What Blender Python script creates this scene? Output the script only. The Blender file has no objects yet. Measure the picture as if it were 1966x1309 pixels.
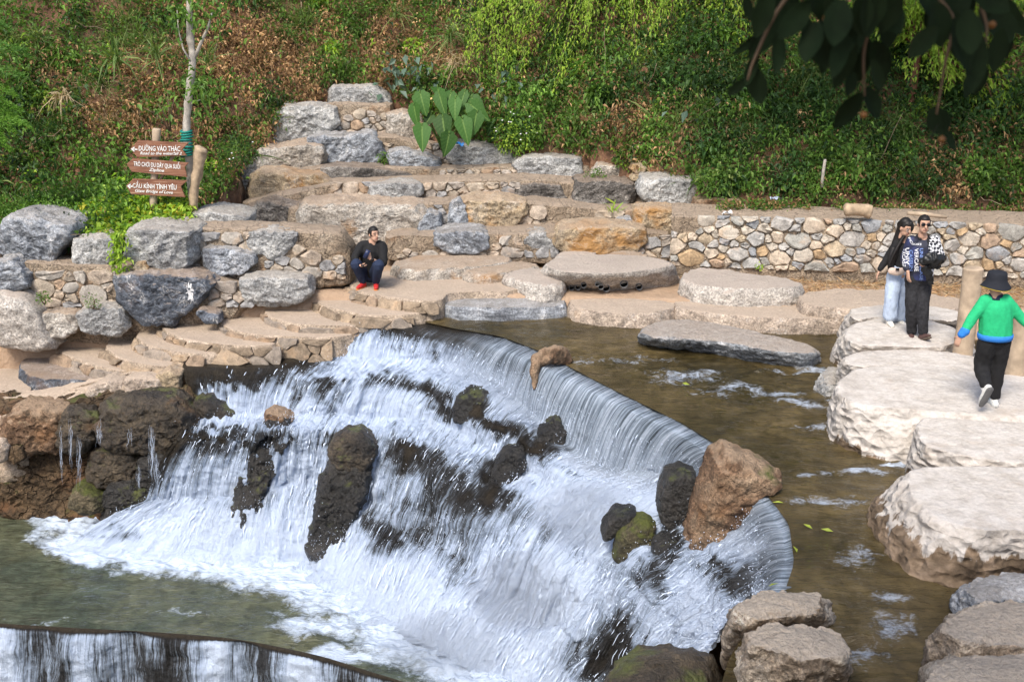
import bpy, math, random
import numpy as np
from mathutils import Vector, Matrix
from mathutils.bvhtree import BVHTree

# ------------------------------------------------------------------ camera, sky, sun, exposure
sc = bpy.context.scene
COL = sc.collection
F = 2000.0; PITCH = math.radians(17.7); H = 4.9; W0, H0 = 1966, 1309
cam = bpy.data.cameras.new('camera'); cam.sensor_width = 36; cam.lens = 36 * F / W0
cam.clip_end = 2000; cam.clip_start = 0.05
cam.dof.use_dof = True; cam.dof.focus_distance = 14.5; cam.dof.aperture_fstop = 2.8
camo = bpy.data.objects.new('camera', cam); COL.objects.link(camo)
camo.location = (0, 0, H); camo.rotation_euler = (math.pi / 2 - PITCH, 0, 0)
sc.camera = camo
SUN_EL, SUN_AZ = math.radians(52), math.radians(205)      # azimuth: where the sun stands, clockwise from +Y
wd = bpy.data.worlds.new('World'); sc.world = wd; wd.use_nodes = True
bg = wd.node_tree.nodes['Background']
sky = wd.node_tree.nodes.new('ShaderNodeTexSky'); sky.sky_type = 'NISHITA'; sky.sun_disc = False
sky.sun_elevation = SUN_EL; sky.sun_rotation = SUN_AZ; sky.dust_density = 3.0; sky.air_density = 1.0
wd.node_tree.links.new(sky.outputs[0], bg.inputs[0]); bg.inputs[1].default_value = 0.10
sl = bpy.data.lights.new('sun', 'SUN'); sl.energy = 1.5; sl.angle = math.radians(18); sl.color = (1, .94, .85)
so = bpy.data.objects.new('sun', sl); COL.objects.link(so); so.location = (0, 0, 30)
sd = Vector((math.sin(SUN_AZ) * math.cos(SUN_EL), math.cos(SUN_AZ) * math.cos(SUN_EL), math.sin(SUN_EL)))
so.rotation_euler = sd.to_track_quat('Z', 'Y').to_euler()
sc.view_settings.view_transform = 'Standard'; sc.view_settings.look = 'None'
sc.view_settings.exposure = 1.35; sc.view_settings.gamma = 1.0

# ------------------------------------------------------------------ helpers
rng = np.random.default_rng(7)
def ray(u, v):
    a = (u - 983) / F; b = -(v - 654.5) / F
    return np.array([a, math.cos(PITCH) + b * math.sin(PITCH), -math.sin(PITCH) + b * math.cos(PITCH)])
def PZ(u, v, z):                       # the point of the place seen at (u, v) that lies at height z
    d = ray(u, v); t = (z - H) / d[2]; return np.array([d[0] * t, d[1] * t, z])
def PY(u, v, y):                       # the same at distance y
    d = ray(u, v); t = y / d[1]; return np.array([d[0] * t, y, H + d[2] * t])
def proj(P):
    q = P - np.array([0, 0, H]); f = q[:, 1] * math.cos(PITCH) - q[:, 2] * math.sin(PITCH)
    up = q[:, 1] * math.sin(PITCH) + q[:, 2] * math.cos(PITCH); f = np.maximum(f, .1)
    return 983 + F * q[:, 0] / f, 654.5 - F * up / f

_prm = np.random.default_rng(3).permutation(256); _prm = np.concatenate([_prm, _prm, _prm])
_grd = np.random.default_rng(4).normal(size=(256, 3)); _grd /= np.linalg.norm(_grd, axis=1)[:, None]
def noise(P):
    P = np.asarray(P, float); i = np.floor(P).astype(int); f = P - i; i &= 255
    w = f * f * f * (f * (f * 6 - 15) + 10); out = np.zeros(len(P))
    for dx in (0, 1):
        for dy in (0, 1):
            for dz in (0, 1):
                h = _prm[_prm[_prm[(i[:, 0] + dx) & 255] + ((i[:, 1] + dy) & 255)] + ((i[:, 2] + dz) & 255)]
                d = f - np.array([dx, dy, dz]); g = (_grd[h] * d).sum(1)
                out += g * (w[:, 0] if dx else 1 - w[:, 0]) * (w[:, 1] if dy else 1 - w[:, 1]) * (w[:, 2] if dz else 1 - w[:, 2])
    return out * 1.5
def fbm(P, o=4, lac=2.1, g=.5):
    s = 0; a = 1; P = np.asarray(P, float)
    for k in range(o): s = s + a * noise(P + 17.3 * k); P = P * lac; a *= g
    return s
def ridge(P, o=3):
    s = 0; a = 1; P = np.asarray(P, float)
    for k in range(o): s = s + a * (.5 - np.abs(noise(P + 9.1 * k))); P = P * 2.1; a *= .5
    return s
def sstep(x, a, b): t = np.clip((x - a) / (b - a), 0, 1); return t * t * (3 - 2 * t)

def mesh(name, V, Q=None, T=None, uv=None, attrs=None, smooth=True, sharp=None, mats=None, fmat=None):
    me = bpy.data.meshes.new(name); V = np.asarray(V, np.float32)
    Q = np.zeros((0, 4), int) if Q is None or len(Q) == 0 else np.asarray(Q, int)
    T = np.zeros((0, 3), int) if T is None or len(T) == 0 else np.asarray(T, int)
    me.vertices.add(len(V)); me.vertices.foreach_set('co', V.ravel())
    nl = Q.size + T.size; me.loops.add(nl); me.polygons.add(len(Q) + len(T))
    lv = np.concatenate([Q.ravel(), T.ravel()]).astype(np.int32); me.loops.foreach_set('vertex_index', lv)
    st = np.concatenate([np.arange(len(Q)) * 4, Q.size + np.arange(len(T)) * 3]).astype(np.int32)
    me.polygons.foreach_set('loop_start', st)
    me.update(calc_edges=True)
    me.polygons.foreach_set('use_smooth', np.full(len(me.polygons), smooth))
    if uv is not None:
        l = me.uv_layers.new(name='UVMap'); l.data.foreach_set('uv', np.asarray(uv, np.float32)[lv].ravel())
    for k, a in (attrs or {}).items():
        a = np.asarray(a, np.float32)
        if a.ndim == 1:
            t = me.attributes.new(k, 'FLOAT', 'POINT'); t.data.foreach_set('value', a)
        else:
            t = me.attributes.new(k, 'FLOAT_COLOR', 'POINT')
            t.data.foreach_set('color', np.concatenate([a, np.ones((len(a), 1), np.float32)], 1).ravel())
    for m in (mats or []): me.materials.append(m)
    if fmat is not None: me.polygons.foreach_set('material_index', np.asarray(fmat, np.int32))
    if sharp: me.set_sharp_from_angle(angle=sharp)
    me.validate(); return me
def link(name, me, parent=None, loc=(0, 0, 0), **props):
    o = bpy.data.objects.new(name, me); COL.objects.link(o); o.location = loc
    if parent is not None: o.parent = parent
    for k, v in props.items():
        if v: o[k] = v
    return o
def obj(name, V, Q=None, T=None, mat=None, parent=None, origin=None, **kw):
    pr = {k: kw.pop(k) for k in ('label', 'category', 'group', 'kind') if k in kw}
    V = np.asarray(V, float)
    if origin is None:
        origin = (V.min(0) + V.max(0)) / 2; origin[2] = V[:, 2].min()
    origin = np.asarray(origin, float)
    me = mesh(name, V - origin, Q, T, mats=[mat] if mat else None, **kw)
    if parent is not None:
        po = np.array(parent.location)
        q = parent.parent
        while q is not None: po = po + np.array(q.location); q = q.parent
        return link(name, me, parent, tuple(origin - po), **pr)
    return link(name, me, None, tuple(origin), **pr)
def empty(name, loc, label, category, group=None):
    o = bpy.data.objects.new(name, None); COL.objects.link(o); o.location = loc; o.empty_display_size = .1
    o['label'] = label; o['category'] = category
    if group: o['group'] = group
    return o
def normals(V, Q, T):
    n = np.zeros_like(V)
    for Fc in (Q, T):
        if Fc is None or len(Fc) == 0: continue
        a = V[Fc[:, 0]]; b = V[Fc[:, 1]]; c = V[Fc[:, 2]]
        fn = np.cross(b - a, c - a)
        if Fc.shape[1] == 4: fn = fn + np.cross(c - a, V[Fc[:, 3]] - a)
        for k in range(Fc.shape[1]): np.add.at(n, Fc[:, k], fn)
    return n / (np.linalg.norm(n, axis=1)[:, None] + 1e-9)
def ringmesh(R, cap0=True, cap1=True):
    R = np.asarray(R); m, n, _ = R.shape; V = R.reshape(-1, 3)
    i = np.arange(m - 1)[:, None] * n; j = np.arange(n)[None]; j2 = (j + 1) % n
    Q = np.stack([i + j, i + j2, i + n + j2, i + n + j], -1).reshape(-1, 4); T = []
    if cap0: V = np.vstack([V, R[0].mean(0)]); k = len(V) - 1; T += [(k, (a + 1) % n, a) for a in range(n)]
    if cap1: V = np.vstack([V, R[-1].mean(0)]); k = len(V) - 1; b = (m - 1) * n; T += [(k, b + a, b + (a + 1) % n) for a in range(n)]
    return V, Q, np.array(T, int).reshape(-1, 3)
def tube(pts, rad, n=8, ry=None, frame=None):
    """a tapered round bar through pts"""
    pts = np.asarray(pts, float); rad = np.broadcast_to(np.asarray(rad, float), (len(pts),))
    ry = rad if ry is None else np.broadcast_to(np.asarray(ry, float), (len(pts),))
    t = np.gradient(pts, axis=0); t /= np.linalg.norm(t, axis=1)[:, None] + 1e-9
    ref = np.array(frame if frame is not None else ([1., 0, 0] if abs(t[:, 0]).mean() < .8 else [0, 1., 0]))
    a = np.arange(n) / n * 2 * math.pi; R = []
    for p, d, r, r2 in zip(pts, t, rad, ry):
        x = ref - d * (ref @ d); x /= np.linalg.norm(x) + 1e-9; y = np.cross(d, x)
        R.append(p + r * np.cos(a)[:, None] * x + r2 * np.sin(a)[:, None] * y)
    return ringmesh(R)
def join(parts):
    Vs, Qs, Ts, k = [], [], [], 0
    for V, Q, T in parts:
        Vs.append(V)
        if Q is not None and len(Q): Qs.append(np.asarray(Q) + k)
        if T is not None and len(T): Ts.append(np.asarray(T) + k)
        k += len(V)
    return np.vstack(Vs), (np.vstack(Qs) if Qs else None), (np.vstack(Ts) if Ts else None)
def box(c, s, rot=None):
    c = np.array(c, float); s = np.array(s, float) / 2
    V = np.array([[x, y, z] for x in (-1, 1) for y in (-1, 1) for z in (-1, 1)], float) * s
    if rot is not None: V = V @ np.array(rot).T
    Q = np.array([[0, 1, 3, 2], [4, 6, 7, 5], [0, 4, 5, 1], [2, 3, 7, 6], [0, 2, 6, 4], [1, 5, 7, 3]])
    return V + c, Q, None
def chaikin(P, k=1, w=.25, closed=True):
    P = np.asarray(P, float)
    for _ in range(k):
        if closed:
            B = np.roll(P, -1, 0); P = np.stack([P * (1 - w) + B * w, P * w + B * (1 - w)], 1).reshape(-1, P.shape[1])
        else:
            A, B = P[:-1], P[1:]; M = np.stack([A * (1 - w) + B * w, A * w + B * (1 - w)], 1).reshape(-1, P.shape[1]); P = np.vstack([P[:1], M, P[-1:]])
    return P
def resample(P, n, closed=True, U=None):
    P = np.asarray(P, float); C = np.vstack([P, P[:1]]) if closed else P
    if U is None:
        d = np.linalg.norm(np.diff(C, axis=0), axis=1); U = np.concatenate([[0], np.cumsum(d)]); U = U / U[-1]
    t = np.arange(n) / n if closed else np.linspace(0, 1, n)
    return np.stack([np.interp(t, U, C[:, k]) for k in range(P.shape[1])], 1), U
def catmull(K, n):
    """K (k,d) control points -> n points on a Catmull-Rom curve through them"""
    K = np.asarray(K, float); k = len(K); E = np.vstack([2 * K[0] - K[1], K, 2 * K[-1] - K[-2]])
    t = np.linspace(0, k - 1, n); i = np.minimum(t.astype(int), k - 2); f = (t - i)[:, None] if K.ndim == 2 else (t - i)[:, None, None]
    a, b, c, d = E[i], E[i + 1], E[i + 2], E[i + 3]
    return .5 * (2 * b + (c - a) * f + (2 * a - 5 * b + 4 * c - d) * f * f + (3 * b - a - 3 * c + d) * f ** 3)
def inside(px, poly):
    x, y = px; r = False; n = len(poly); j = n - 1
    for i in range(n):
        xi, yi = poly[i][:2]; xj, yj = poly[j][:2]
        if (yi > y) != (yj > y) and x < (xj - xi) * (y - yi) / (yj - yi) + xi: r = not r
        j = i
    return r

# ------------------------------------------------------------------ materials
def new_mat(name):
    m = bpy.data.materials.new(name); m.use_nodes = True; nt = m.node_tree; nt.nodes.clear()
    out = nt.nodes.new('ShaderNodeOutputMaterial'); b = nt.nodes.new('ShaderNodeBsdfPrincipled')
    nt.links.new(b.outputs[0], out.inputs[0]); return m, nt, b, out
def nd(nt, typ, ins=None, **props):
    n = nt.nodes.new('ShaderNode' + typ)
    for k, v in props.items(): setattr(n, k, v)
    for k, v in (ins or {}).items():
        s = n.inputs[k]
        if isinstance(v, bpy.types.NodeSocket): nt.links.new(v, s)
        elif isinstance(v, bpy.types.Node): nt.links.new(v.outputs[0], s)
        else: s.default_value = v
    return n
def c4(c): return (c[0], c[1], c[2], 1)
def ramp(nt, fac, stops, interp='LINEAR'):
    n = nt.nodes.new('ShaderNodeValToRGB'); n.color_ramp.interpolation = interp; e = n.color_ramp.elements
    while len(e) < len(stops): e.new(.5)
    for q, (p, c) in zip(e, stops): q.position = p; q.color = c4(c) if hasattr(c, '__len__') else (c, c, c, 1)
    nt.links.new(fac if isinstance(fac, bpy.types.NodeSocket) else fac.outputs[0], n.inputs[0]); return n.outputs[0]
def mix(nt, f, a, b, mode='MIX'):
    n = nt.nodes.new('ShaderNodeMix'); n.data_type = 'RGBA'; n.blend_type = mode
    for s, v in ((n.inputs[0], f), (n.inputs[6], a), (n.inputs[7], b)):
        if isinstance(v, bpy.types.NodeSocket): nt.links.new(v, s)
        elif hasattr(v, '__len__'): s.default_value = c4(v)
        else: s.default_value = v
    return n.outputs[2]
def math_(nt, op, a, b=0.0, c=None, clamp=False):
    n = nt.nodes.new('ShaderNodeMath'); n.operation = op; n.use_clamp = clamp
    for k, v in enumerate((a, b) if c is None else (a, b, c)):
        if isinstance(v, bpy.types.NodeSocket): nt.links.new(v, n.inputs[k])
        else: n.inputs[k].default_value = v
    return n.outputs[0]
def nz(nt, vec, scale, detail=5, rough=.55, dist=0.0):
    return nd(nt, 'TexNoise', {'Vector': vec, 'Scale': scale, 'Detail': detail, 'Roughness': rough, 'Distortion': dist}).outputs[0]
def objvec(nt):
    tc = nd(nt, 'TexCoord'); oi = nd(nt, 'ObjectInfo')
    r = nd(nt, 'VectorMath', {0: (41.3, 17.7, 29.1), 3: math_(nt, 'MULTIPLY', oi.outputs['Random'], 3.0)}, operation='SCALE')
    return nd(nt, 'VectorMath', {0: tc.outputs['Object'], 1: r.outputs[0]}, operation='ADD').outputs[0], oi.outputs['Random']
def rock_mat(name, cols, stain=(.3, .16, .07), stain_at=.6, dust=(.5, .37, .26), dust_amt=.8, rough=.9, vein=.5, strata=.5, bump=.5, white=0.0, pit=.1, moss=0.0, spec=.3, dark=(.05, .05, .05), dark_at=.66):
    g_ = .84; cols = [tuple(q * g_ for q in c) for c in cols]; dust = tuple(q * g_ for q in dust); stain = tuple(q * g_ for q in stain)
    m, nt, b, out = new_mat(name); vec, rnd = objvec(nt)
    n1 = nz(nt, vec, 1.7, 8, .62, .4); n2 = nz(nt, vec, 6.5, 7, .62); n3 = nz(nt, vec, 30, 4, .65)
    k = len(cols); col = ramp(nt, n1, [(.32 + .36 * i / (k - 1), c) for i, c in enumerate(cols)])
    col = mix(nt, .55, col, ramp(nt, n2, [(.3, .25), (.5, .52), (.7, .8)]), 'OVERLAY')
    col = mix(nt, .65, col, ramp(nt, n3, [(.32, .12), (.5, .5), (.68, .9)]), 'OVERLAY')
    n4 = nz(nt, vec, 85, 3, .7); col = mix(nt, .5, col, ramp(nt, n4, [(.33, .15), (.67, .85)]), 'OVERLAY')
    if strata:
        vr = nd(nt, 'VectorRotate', {0: vec, 'Axis': (.75, .6, .1), 'Angle': math_(nt, 'MULTIPLY_ADD', rnd, 1.8, -.7)}); mp = nd(nt, 'Mapping', {0: vr.outputs[0], 2: (.5, .35, .2), 3: (1.2, 1.2, 7)})
        s = nz(nt, mp.outputs[0], 2.2, 6, .6, .8); col = mix(nt, strata, col, ramp(nt, s, [(.32, .15), (.5, .5), (.66, .85)]), 'OVERLAY')
    dk = ramp(nt, nz(nt, vec, 2.9, 6, .65, .6), [(dark_at, 0.), (dark_at + .1, .75)]); col = mix(nt, dk, col, dark)
    st = ramp(nt, nz(nt, vec, 1.25, 6, .6, .3), [(stain_at, 0.), (stain_at + .12, .85)]); col = mix(nt, st, col, stain)
    if vein:
        q = math_(nt, 'ABSOLUTE', math_(nt, 'SUBTRACT', nz(nt, vec, 3.1, 5, .65, .5), .5)); vf = ramp(nt, q, [(.002, vein), (.014, 0.)]); vf = math_(nt, 'MULTIPLY', vf, ramp(nt, n1, [(.45, 0.), (.6, 1.)]))
        col = mix(nt, vf, col, (.62, .6, .57))
    ge = nd(nt, 'NewGeometry'); nzv = nd(nt, 'SeparateXYZ', {0: ge.outputs['Normal']}).outputs[2]
    if dust_amt:
        up = ramp(nt, math_(nt, 'ADD', nzv, math_(nt, 'MULTIPLY', math_(nt, 'SUBTRACT', n2, .5), .9)), [(.55, 0.), (.9, dust_amt)])
        dc = mix(nt, ramp(nt, n3, [(.35, 0.), (.65, 1.)]), [q * .78 for q in dust], [q * 1.06 for q in dust]); dc = mix(nt, ramp(nt, n1, [(.4, .0), (.65, .5)]), dc, [q * .72 for q in dust]); col = mix(nt, up, col, dc)
    if moss:
        mm = ramp(nt, math_(nt, 'ADD', nz(nt, vec, 2.2, 5, .6), math_(nt, 'MULTIPLY', nzv, .16)), [(.72 - moss, 0.), (.84 - moss, 1.)])
        col = mix(nt, mm, col, mix(nt, n3, (.045, .055, .014), (.12, .13, .03)))
    nt.links.new(col, b.inputs['Base Color'])
    vo = nd(nt, 'TexVoronoi', {'Vector': nd(nt, 'VectorMath', {0: vec, 1: nd(nt, 'VectorMath', {0: nd(nt, 'TexNoise', {'Vector': vec, 'Scale': 3., 'Detail': 3.}).outputs[1], 3: .5}, operation='SCALE').outputs[0]}, operation='ADD').outputs[0], 'Scale': 3.4}, feature='DISTANCE_TO_EDGE').outputs[0]
    cr = ramp(nt, vo, [(0., 0.), (.045, 1.)])
    h = math_(nt, 'ADD', math_(nt, 'MULTIPLY', n2, .9), math_(nt, 'MULTIPLY', n3, .5)); h = math_(nt, 'ADD', h, math_(nt, 'ADD', math_(nt, 'MULTIPLY', cr, pit), math_(nt, 'MULTIPLY', n4, .12)))
    bp = nd(nt, 'Bump', {'Strength': min(1., bump * 1.35), 'Distance': .08, 'Height': h}); nt.links.new(bp.outputs[0], b.inputs['Normal'])
    if isinstance(rough, tuple): nt.links.new(ramp(nt, n2, [(.35, rough[0]), (.65, rough[1])]), b.inputs['Roughness'])
    else: b.inputs['Roughness'].default_value = rough
    b.inputs['Specular IOR Level'].default_value = spec
    return m
DUST = (.52, .37, .26)
M = {}
M['grey'] = rock_mat('grey_limestone', [(.2, .2, .2), (.35, .35, .34), (.5, .49, .46)], stain_at=.68, dust_amt=.55, dust=(.46, .4, .33))
M['blue'] = rock_mat('blue_grey_limestone', [(.15, .16, .18), (.28, .3, .325), (.42, .43, .45)], stain_at=.74, dust_amt=.5, dust=(.44, .39, .33), vein=.8, strata=.8)
M['tan'] = rock_mat('tan_grey_stone', [(.22, .19, .155), (.38, .34, .29), (.5, .47, .42)], stain_at=.57, stain=(.36, .2, .08), dust_amt=.7)
M['ochre'] = rock_mat('ochre_stone', [(.24, .2, .15), (.4, .31, .2), (.5, .42, .32)], stain_at=.5, stain=(.42, .22, .07), dust_amt=.6, strata=.25)
M['dark'] = rock_mat('dark_striated_stone', [(.07, .065, .06), (.16, .145, .13), (.3, .28, .25)], stain_at=.66, dust_amt=.45, strata=.9, bump=.8)
M['slate'] = rock_mat('slate_blue_stone', [(.035, .04, .05), (.1, .115, .14), (.22, .24, .27)], stain_at=.6, stain=(.14, .09, .06), dust_amt=.6, vein=.9, strata=.7)
M['bank'] = rock_mat('dusty_bank_stone', [(.28, .23, .18), (.42, .34, .27), (.5, .42, .34)], stain_at=.66, stain=(.34, .22, .12), dust=(.56, .45, .35), dust_amt=1., strata=.3, dark=(.2, .2, .2))
M['cement'] = rock_mat('pale_cement', [(.38, .34, .3), (.48, .44, .39), (.54, .5, .45)], stain_at=.7, stain=(.36, .27, .19), dust=(.54, .46, .39), dust_amt=1., vein=0, strata=.15, bump=.5, dark=(.32, .29, .26), dark_at=.7)
M['wet'] = rock_mat('wet_brown_rock', [(.02, .016, .012), (.06, .045, .028), (.12, .09, .055)], stain_at=.6, stain=(.17, .09, .03), dust_amt=0, rough=(.25, .7), vein=0, strata=.3, bump=.9, moss=.06, spec=.6)
M['wetblack'] = rock_mat('wet_black_rock', [(.008, .008, .008), (.025, .023, .02), (.05, .045, .04)], stain_at=.75, dust_amt=0, rough=(.2, .6), vein=0, strata=.2, bump=.9, moss=.03, spec=.6)
M['rust'] = rock_mat('rust_brown_rock', [(.09, .05, .03), (.22, .135, .08), (.36, .26, .17)], stain_at=.58, stain=(.26, .13, .055), dust=(.5, .36, .24), dust_amt=.75, rough=.75, vein=0, strata=.3, bump=.8, moss=.03, dark=(.05, .038, .025), dark_at=.54)
M['near'] = rock_mat('weathered_near_rock', [(.22, .165, .115), (.43, .35, .265), (.6, .53, .44)], stain_at=.56, stain=(.34, .24, .14), dust=(.64, .54, .43), dust_amt=.85, strata=.6, bump=.8, vein=.3, dark=(.12, .11, .1), dark_at=.6)
M['bluebank'] = rock_mat('dusty_blue_rock', [(.16, .17, .19), (.28, .3, .32), (.42, .43, .44)], stain_at=.62, stain=(.4, .32, .24), dust=(.56, .46, .37), dust_amt=.75, strata=.6, bump=.7)
M['mossy'] = rock_mat('mossy_rock', [(.03, .03, .02), (.08, .07, .04), (.16, .13, .08)], stain_at=.7, dust_amt=0, rough=.7, vein=0, strata=.2, bump=.7, moss=.2)
M['mortar'] = rock_mat('earthy_mortar', [(.22, .17, .12), (.36, .28, .2), (.45, .37, .28)], stain_at=.6, stain=(.36, .2, .1), dust=(.5, .39, .29), dust_amt=.9, vein=0, strata=0, bump=.8, pit=.3)
M['step'] = rock_mat('dusty_step', [(.28, .22, .16), (.4, .32, .24), (.48, .39, .31)], stain_at=.62, stain=(.27, .18, .1), dust=(.54, .43, .33), dust_amt=1., vein=0, strata=.1, bump=.35, pit=.12, dark=(.24, .19, .14))
M['mud'] = rock_mat('damp_earth', [(.05, .035, .02), (.12, .08, .045), (.2, .13, .07)], stain_at=.55, stain=(.2, .1, .045), dust_amt=0, rough=(.45, .9), vein=0, strata=0, bump=1., moss=.05, pit=.8)
def rubble_mat(name, stops, tint=.5, wet=False):
    m, nt, b, out = new_mat(name); vec, rnd = objvec(nt)
    base = ramp(nt, rnd, stops, 'CONSTANT'); n1 = nz(nt, vec, 7, 7, .65, .5); n2 = nz(nt, vec, 34, 5, .65)
    col = mix(nt, .8, base, ramp(nt, n1, [(.3, .22), (.5, .52), (.7, .8)]), 'OVERLAY'); col = mix(nt, .5, col, ramp(nt, n2, [(.3, .25), (.7, .75)]), 'OVERLAY')
    st = ramp(nt, nz(nt, vec, 3.5, 5, .6), [(.56, 0.), (.7, tint)]); col = mix(nt, st, col, (.38, .24, .13))
    nt.links.new(col, b.inputs['Base Color']); b.inputs['Roughness'].default_value = .45 if wet else .9; b.inputs['Specular IOR Level'].default_value = .3
    h = math_(nt, 'ADD', n1, math_(nt, 'MULTIPLY', n2, .5)); nt.links.new(nd(nt, 'Bump', {'Strength': .6, 'Distance': .04, 'Height': h}).outputs[0], b.inputs['Normal']); return m
M['rubble'] = rubble_mat('wall_stone', [(0, (.34, .33, .31)), (.14, (.42, .34, .24)), (.28, (.28, .29, .3)), (.42, (.48, .4, .31)), (.55, (.38, .36, .33)), (.66, (.38, .27, .16)), (.72, (.46, .41, .34)), (.86, (.31, .3, .27)), (.95, (.38, .28, .2))])
M['rubble_pale'] = rubble_mat('terrace_rubble', [(0, (.32, .28, .24)), (.2, (.38, .32, .25)), (.4, (.28, .275, .27)), (.6, (.4, .33, .26)), (.8, (.33, .3, .26)), (.92, (.35, .25, .17))])
M['stepstone'] = rubble_mat('shaded_step_face', [(0, (.27, .2, .14)), (.25, (.22, .17, .12)), (.5, (.3, .23, .16)), (.75, (.25, .21, .17))], tint=.4)  # palette darkened to stand in for shade on the step faces
def plain(name, col, rough=.8, spec=.3, var=.25, scale=12, bump=.2, sss=0, metal=0):
    m, nt, b, out = new_mat(name); vec, rnd = objvec(nt); n = nz(nt, vec, scale, 5, .6)
    c = mix(nt, 1.0, col, ramp(nt, n, [(.3, 1 - var), (.7, 1 + var)]), 'MULTIPLY'); nt.links.new(c, b.inputs['Base Color'])
    b.inputs['Roughness'].default_value = rough; b.inputs['Specular IOR Level'].default_value = spec; b.inputs['Metallic'].default_value = metal
    if bump: nt.links.new(nd(nt, 'Bump', {'Strength': bump, 'Distance': .02, 'Height': n}).outputs[0], b.inputs['Normal'])
    return m
def leaf_mat(name, trans=.35, rough=.55):
    m, nt, b, out = new_mat(name); at = nd(nt, 'Attribute', attribute_name='col')
    nt.links.new(at.outputs['Color'], b.inputs['Base Color']); b.inputs['Roughness'].default_value = rough; b.inputs['Specular IOR Level'].default_value = .35
    tr = nd(nt, 'BsdfTranslucent', {0: mix(nt, 1., at.outputs['Color'], (1.3, 1.35, .5), 'MULTIPLY')}); ms = nd(nt, 'MixShader', {0: trans, 1: b, 2: tr})
    nt.links.new(ms.outputs[0], out.inputs[0]); return m
M['leaf'] = leaf_mat('leaf'); M['dryleaf'] = leaf_mat('dry_leaf', .15, .9)
# ------------------------------------------------------------------ ground and hillside
HB = np.array([(-60, 17.6, 1.0, 1.8), (-11, 17.6, 1.0, 2.0), (-8.5, 17.6, 1.0, 2.5), (-7, 17.7, 1.05, 3.1), (-6.4, 18.4, 1.1, 3.0), (-5.9, 20.0, 1.4, 1.9), (-5.5, 21.8, 2.0, .8), (-5.0, 23.3, 2.75, 0.2), (-4, 24.3, 3.25, 0), (-2.6, 24.2, 3.1, 0), (-1.3, 22.8, 2.3, 0),
               (0, 22.1, 2.1, 0), (1.5, 21.8, 2.0, 0), (2.8, 20.8, 1.75, 0), (3.9, 19.6, 1.5, 0), (9.5, 19.0, 1.42, 0), (60, 18.5, 1.4, 0)])
ED = np.array([(-60, 16.9), (-1.2, 17.2), (2, 16.9), (5.3, 16.2), (6.2, 15.6), (9, 15.2), (12.2, 14.8), (13, 8), (60, 8)])
def groundz(x, y):
    yb = np.interp(x, HB[:, 0], HB[:, 1]); zb = np.interp(x, HB[:, 0], HB[:, 2]); d0 = np.interp(x, HB[:, 0], HB[:, 3]); d = y - yb
    n = fbm(np.stack([x * .5, y * .5, x * 0 + 3.3], 1), 4); n2 = fbm(np.stack([x * 2.3, y * 2.3, x * 0 + 8], 1), 3)
    dd = np.maximum(0, d - d0); rise = .92 * np.minimum(dd, 16) + .25 * np.maximum(0, dd - 16) * np.exp(-dd / 120)
    hill = zb + .15 * np.minimum(np.maximum(d, 0), 6) + rise + np.minimum(dd, 1.5) / 1.5 * n * .45 + n2 * .08 * np.minimum(np.maximum(d, 0), 1)
    ye = np.interp(x, ED[:, 0], ED[:, 1])
    low = -4.4 + 4.66 * sstep(y, ye - .7, ye) + n2 * .03
    z = np.where(d > 0, hill, low + (hill - low) * sstep(d, -.06, 0.))
    near = 3.2 - 7.6 * sstep(y, 1.0, 5.0); near = np.where(x > 12.5, np.maximum(near, .35), near)
    return np.maximum(z, np.where(y < 8, near, -9))
gx = np.unique(np.concatenate([np.linspace(-250, -16, 30), np.arange(-16, 16, .14), np.linspace(16, 250, 30)]))
gy = np.unique(np.concatenate([np.linspace(-120, 1, 22), np.arange(1, 14, .4), np.arange(14, 30, .11), np.linspace(30, 300, 40)]))
X, Yg = np.meshgrid(gx, gy); V = np.stack([X.ravel(), Yg.ravel(), groundz(X.ravel(), Yg.ravel())], 1)
def gridq(ny, nx):
    i = np.arange(ny - 1)[:, None] * nx; j = np.arange(nx - 1)[None]
    return np.stack([i + j, i + j + 1, i + nx + j + 1, i + nx + j], -1).reshape(-1, 4)
m, nt, b, out = new_mat('hill_soil'); tc = nd(nt, 'TexCoord').outputs['Object']
n1 = nz(nt, tc, .9, 8, .65, .4); n2 = nz(nt, tc, 14, 6, .65); n3 = nz(nt, tc, 3.3, 6, .6)
col = ramp(nt, n1, [(.35, (.09, .055, .032)), (.5, (.16, .085, .048)), (.65, (.25, .13, .075))]); col = mix(nt, .7, col, ramp(nt, n2, [(.3, .2), (.7, .8)]), 'OVERLAY')
sep = nd(nt, 'SeparateXYZ', {0: tc}).outputs
fl = ramp(nt, nd(nt, 'SeparateXYZ', {0: nd(nt, 'NewGeometry').outputs['Normal']}).outputs[2], [(.86, 0.), (.97, 1.)])
lowz = ramp(nt, math_(nt, 'MULTIPLY', sep[2], .5), [(.22, 1.), (.3, 0.)]); fl = math_(nt, 'MAXIMUM', fl, lowz)
col = mix(nt, fl, col, mix(nt, n3, (.27, .18, .11), (.5, .36, .25)))
nt.links.new(col, b.inputs['Base Color']); b.inputs['Roughness'].default_value = .95
nt.links.new(nd(nt, 'Bump', {'Strength': .8, 'Distance': .06, 'Height': math_(nt, 'ADD', n2, n3)}).outputs[0], b.inputs['Normal'])
M['soil'] = m
obj('ground', V, gridq(len(gy), len(gx)), mat=M['soil'], origin=(0, 0, 0), kind='structure')

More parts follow.
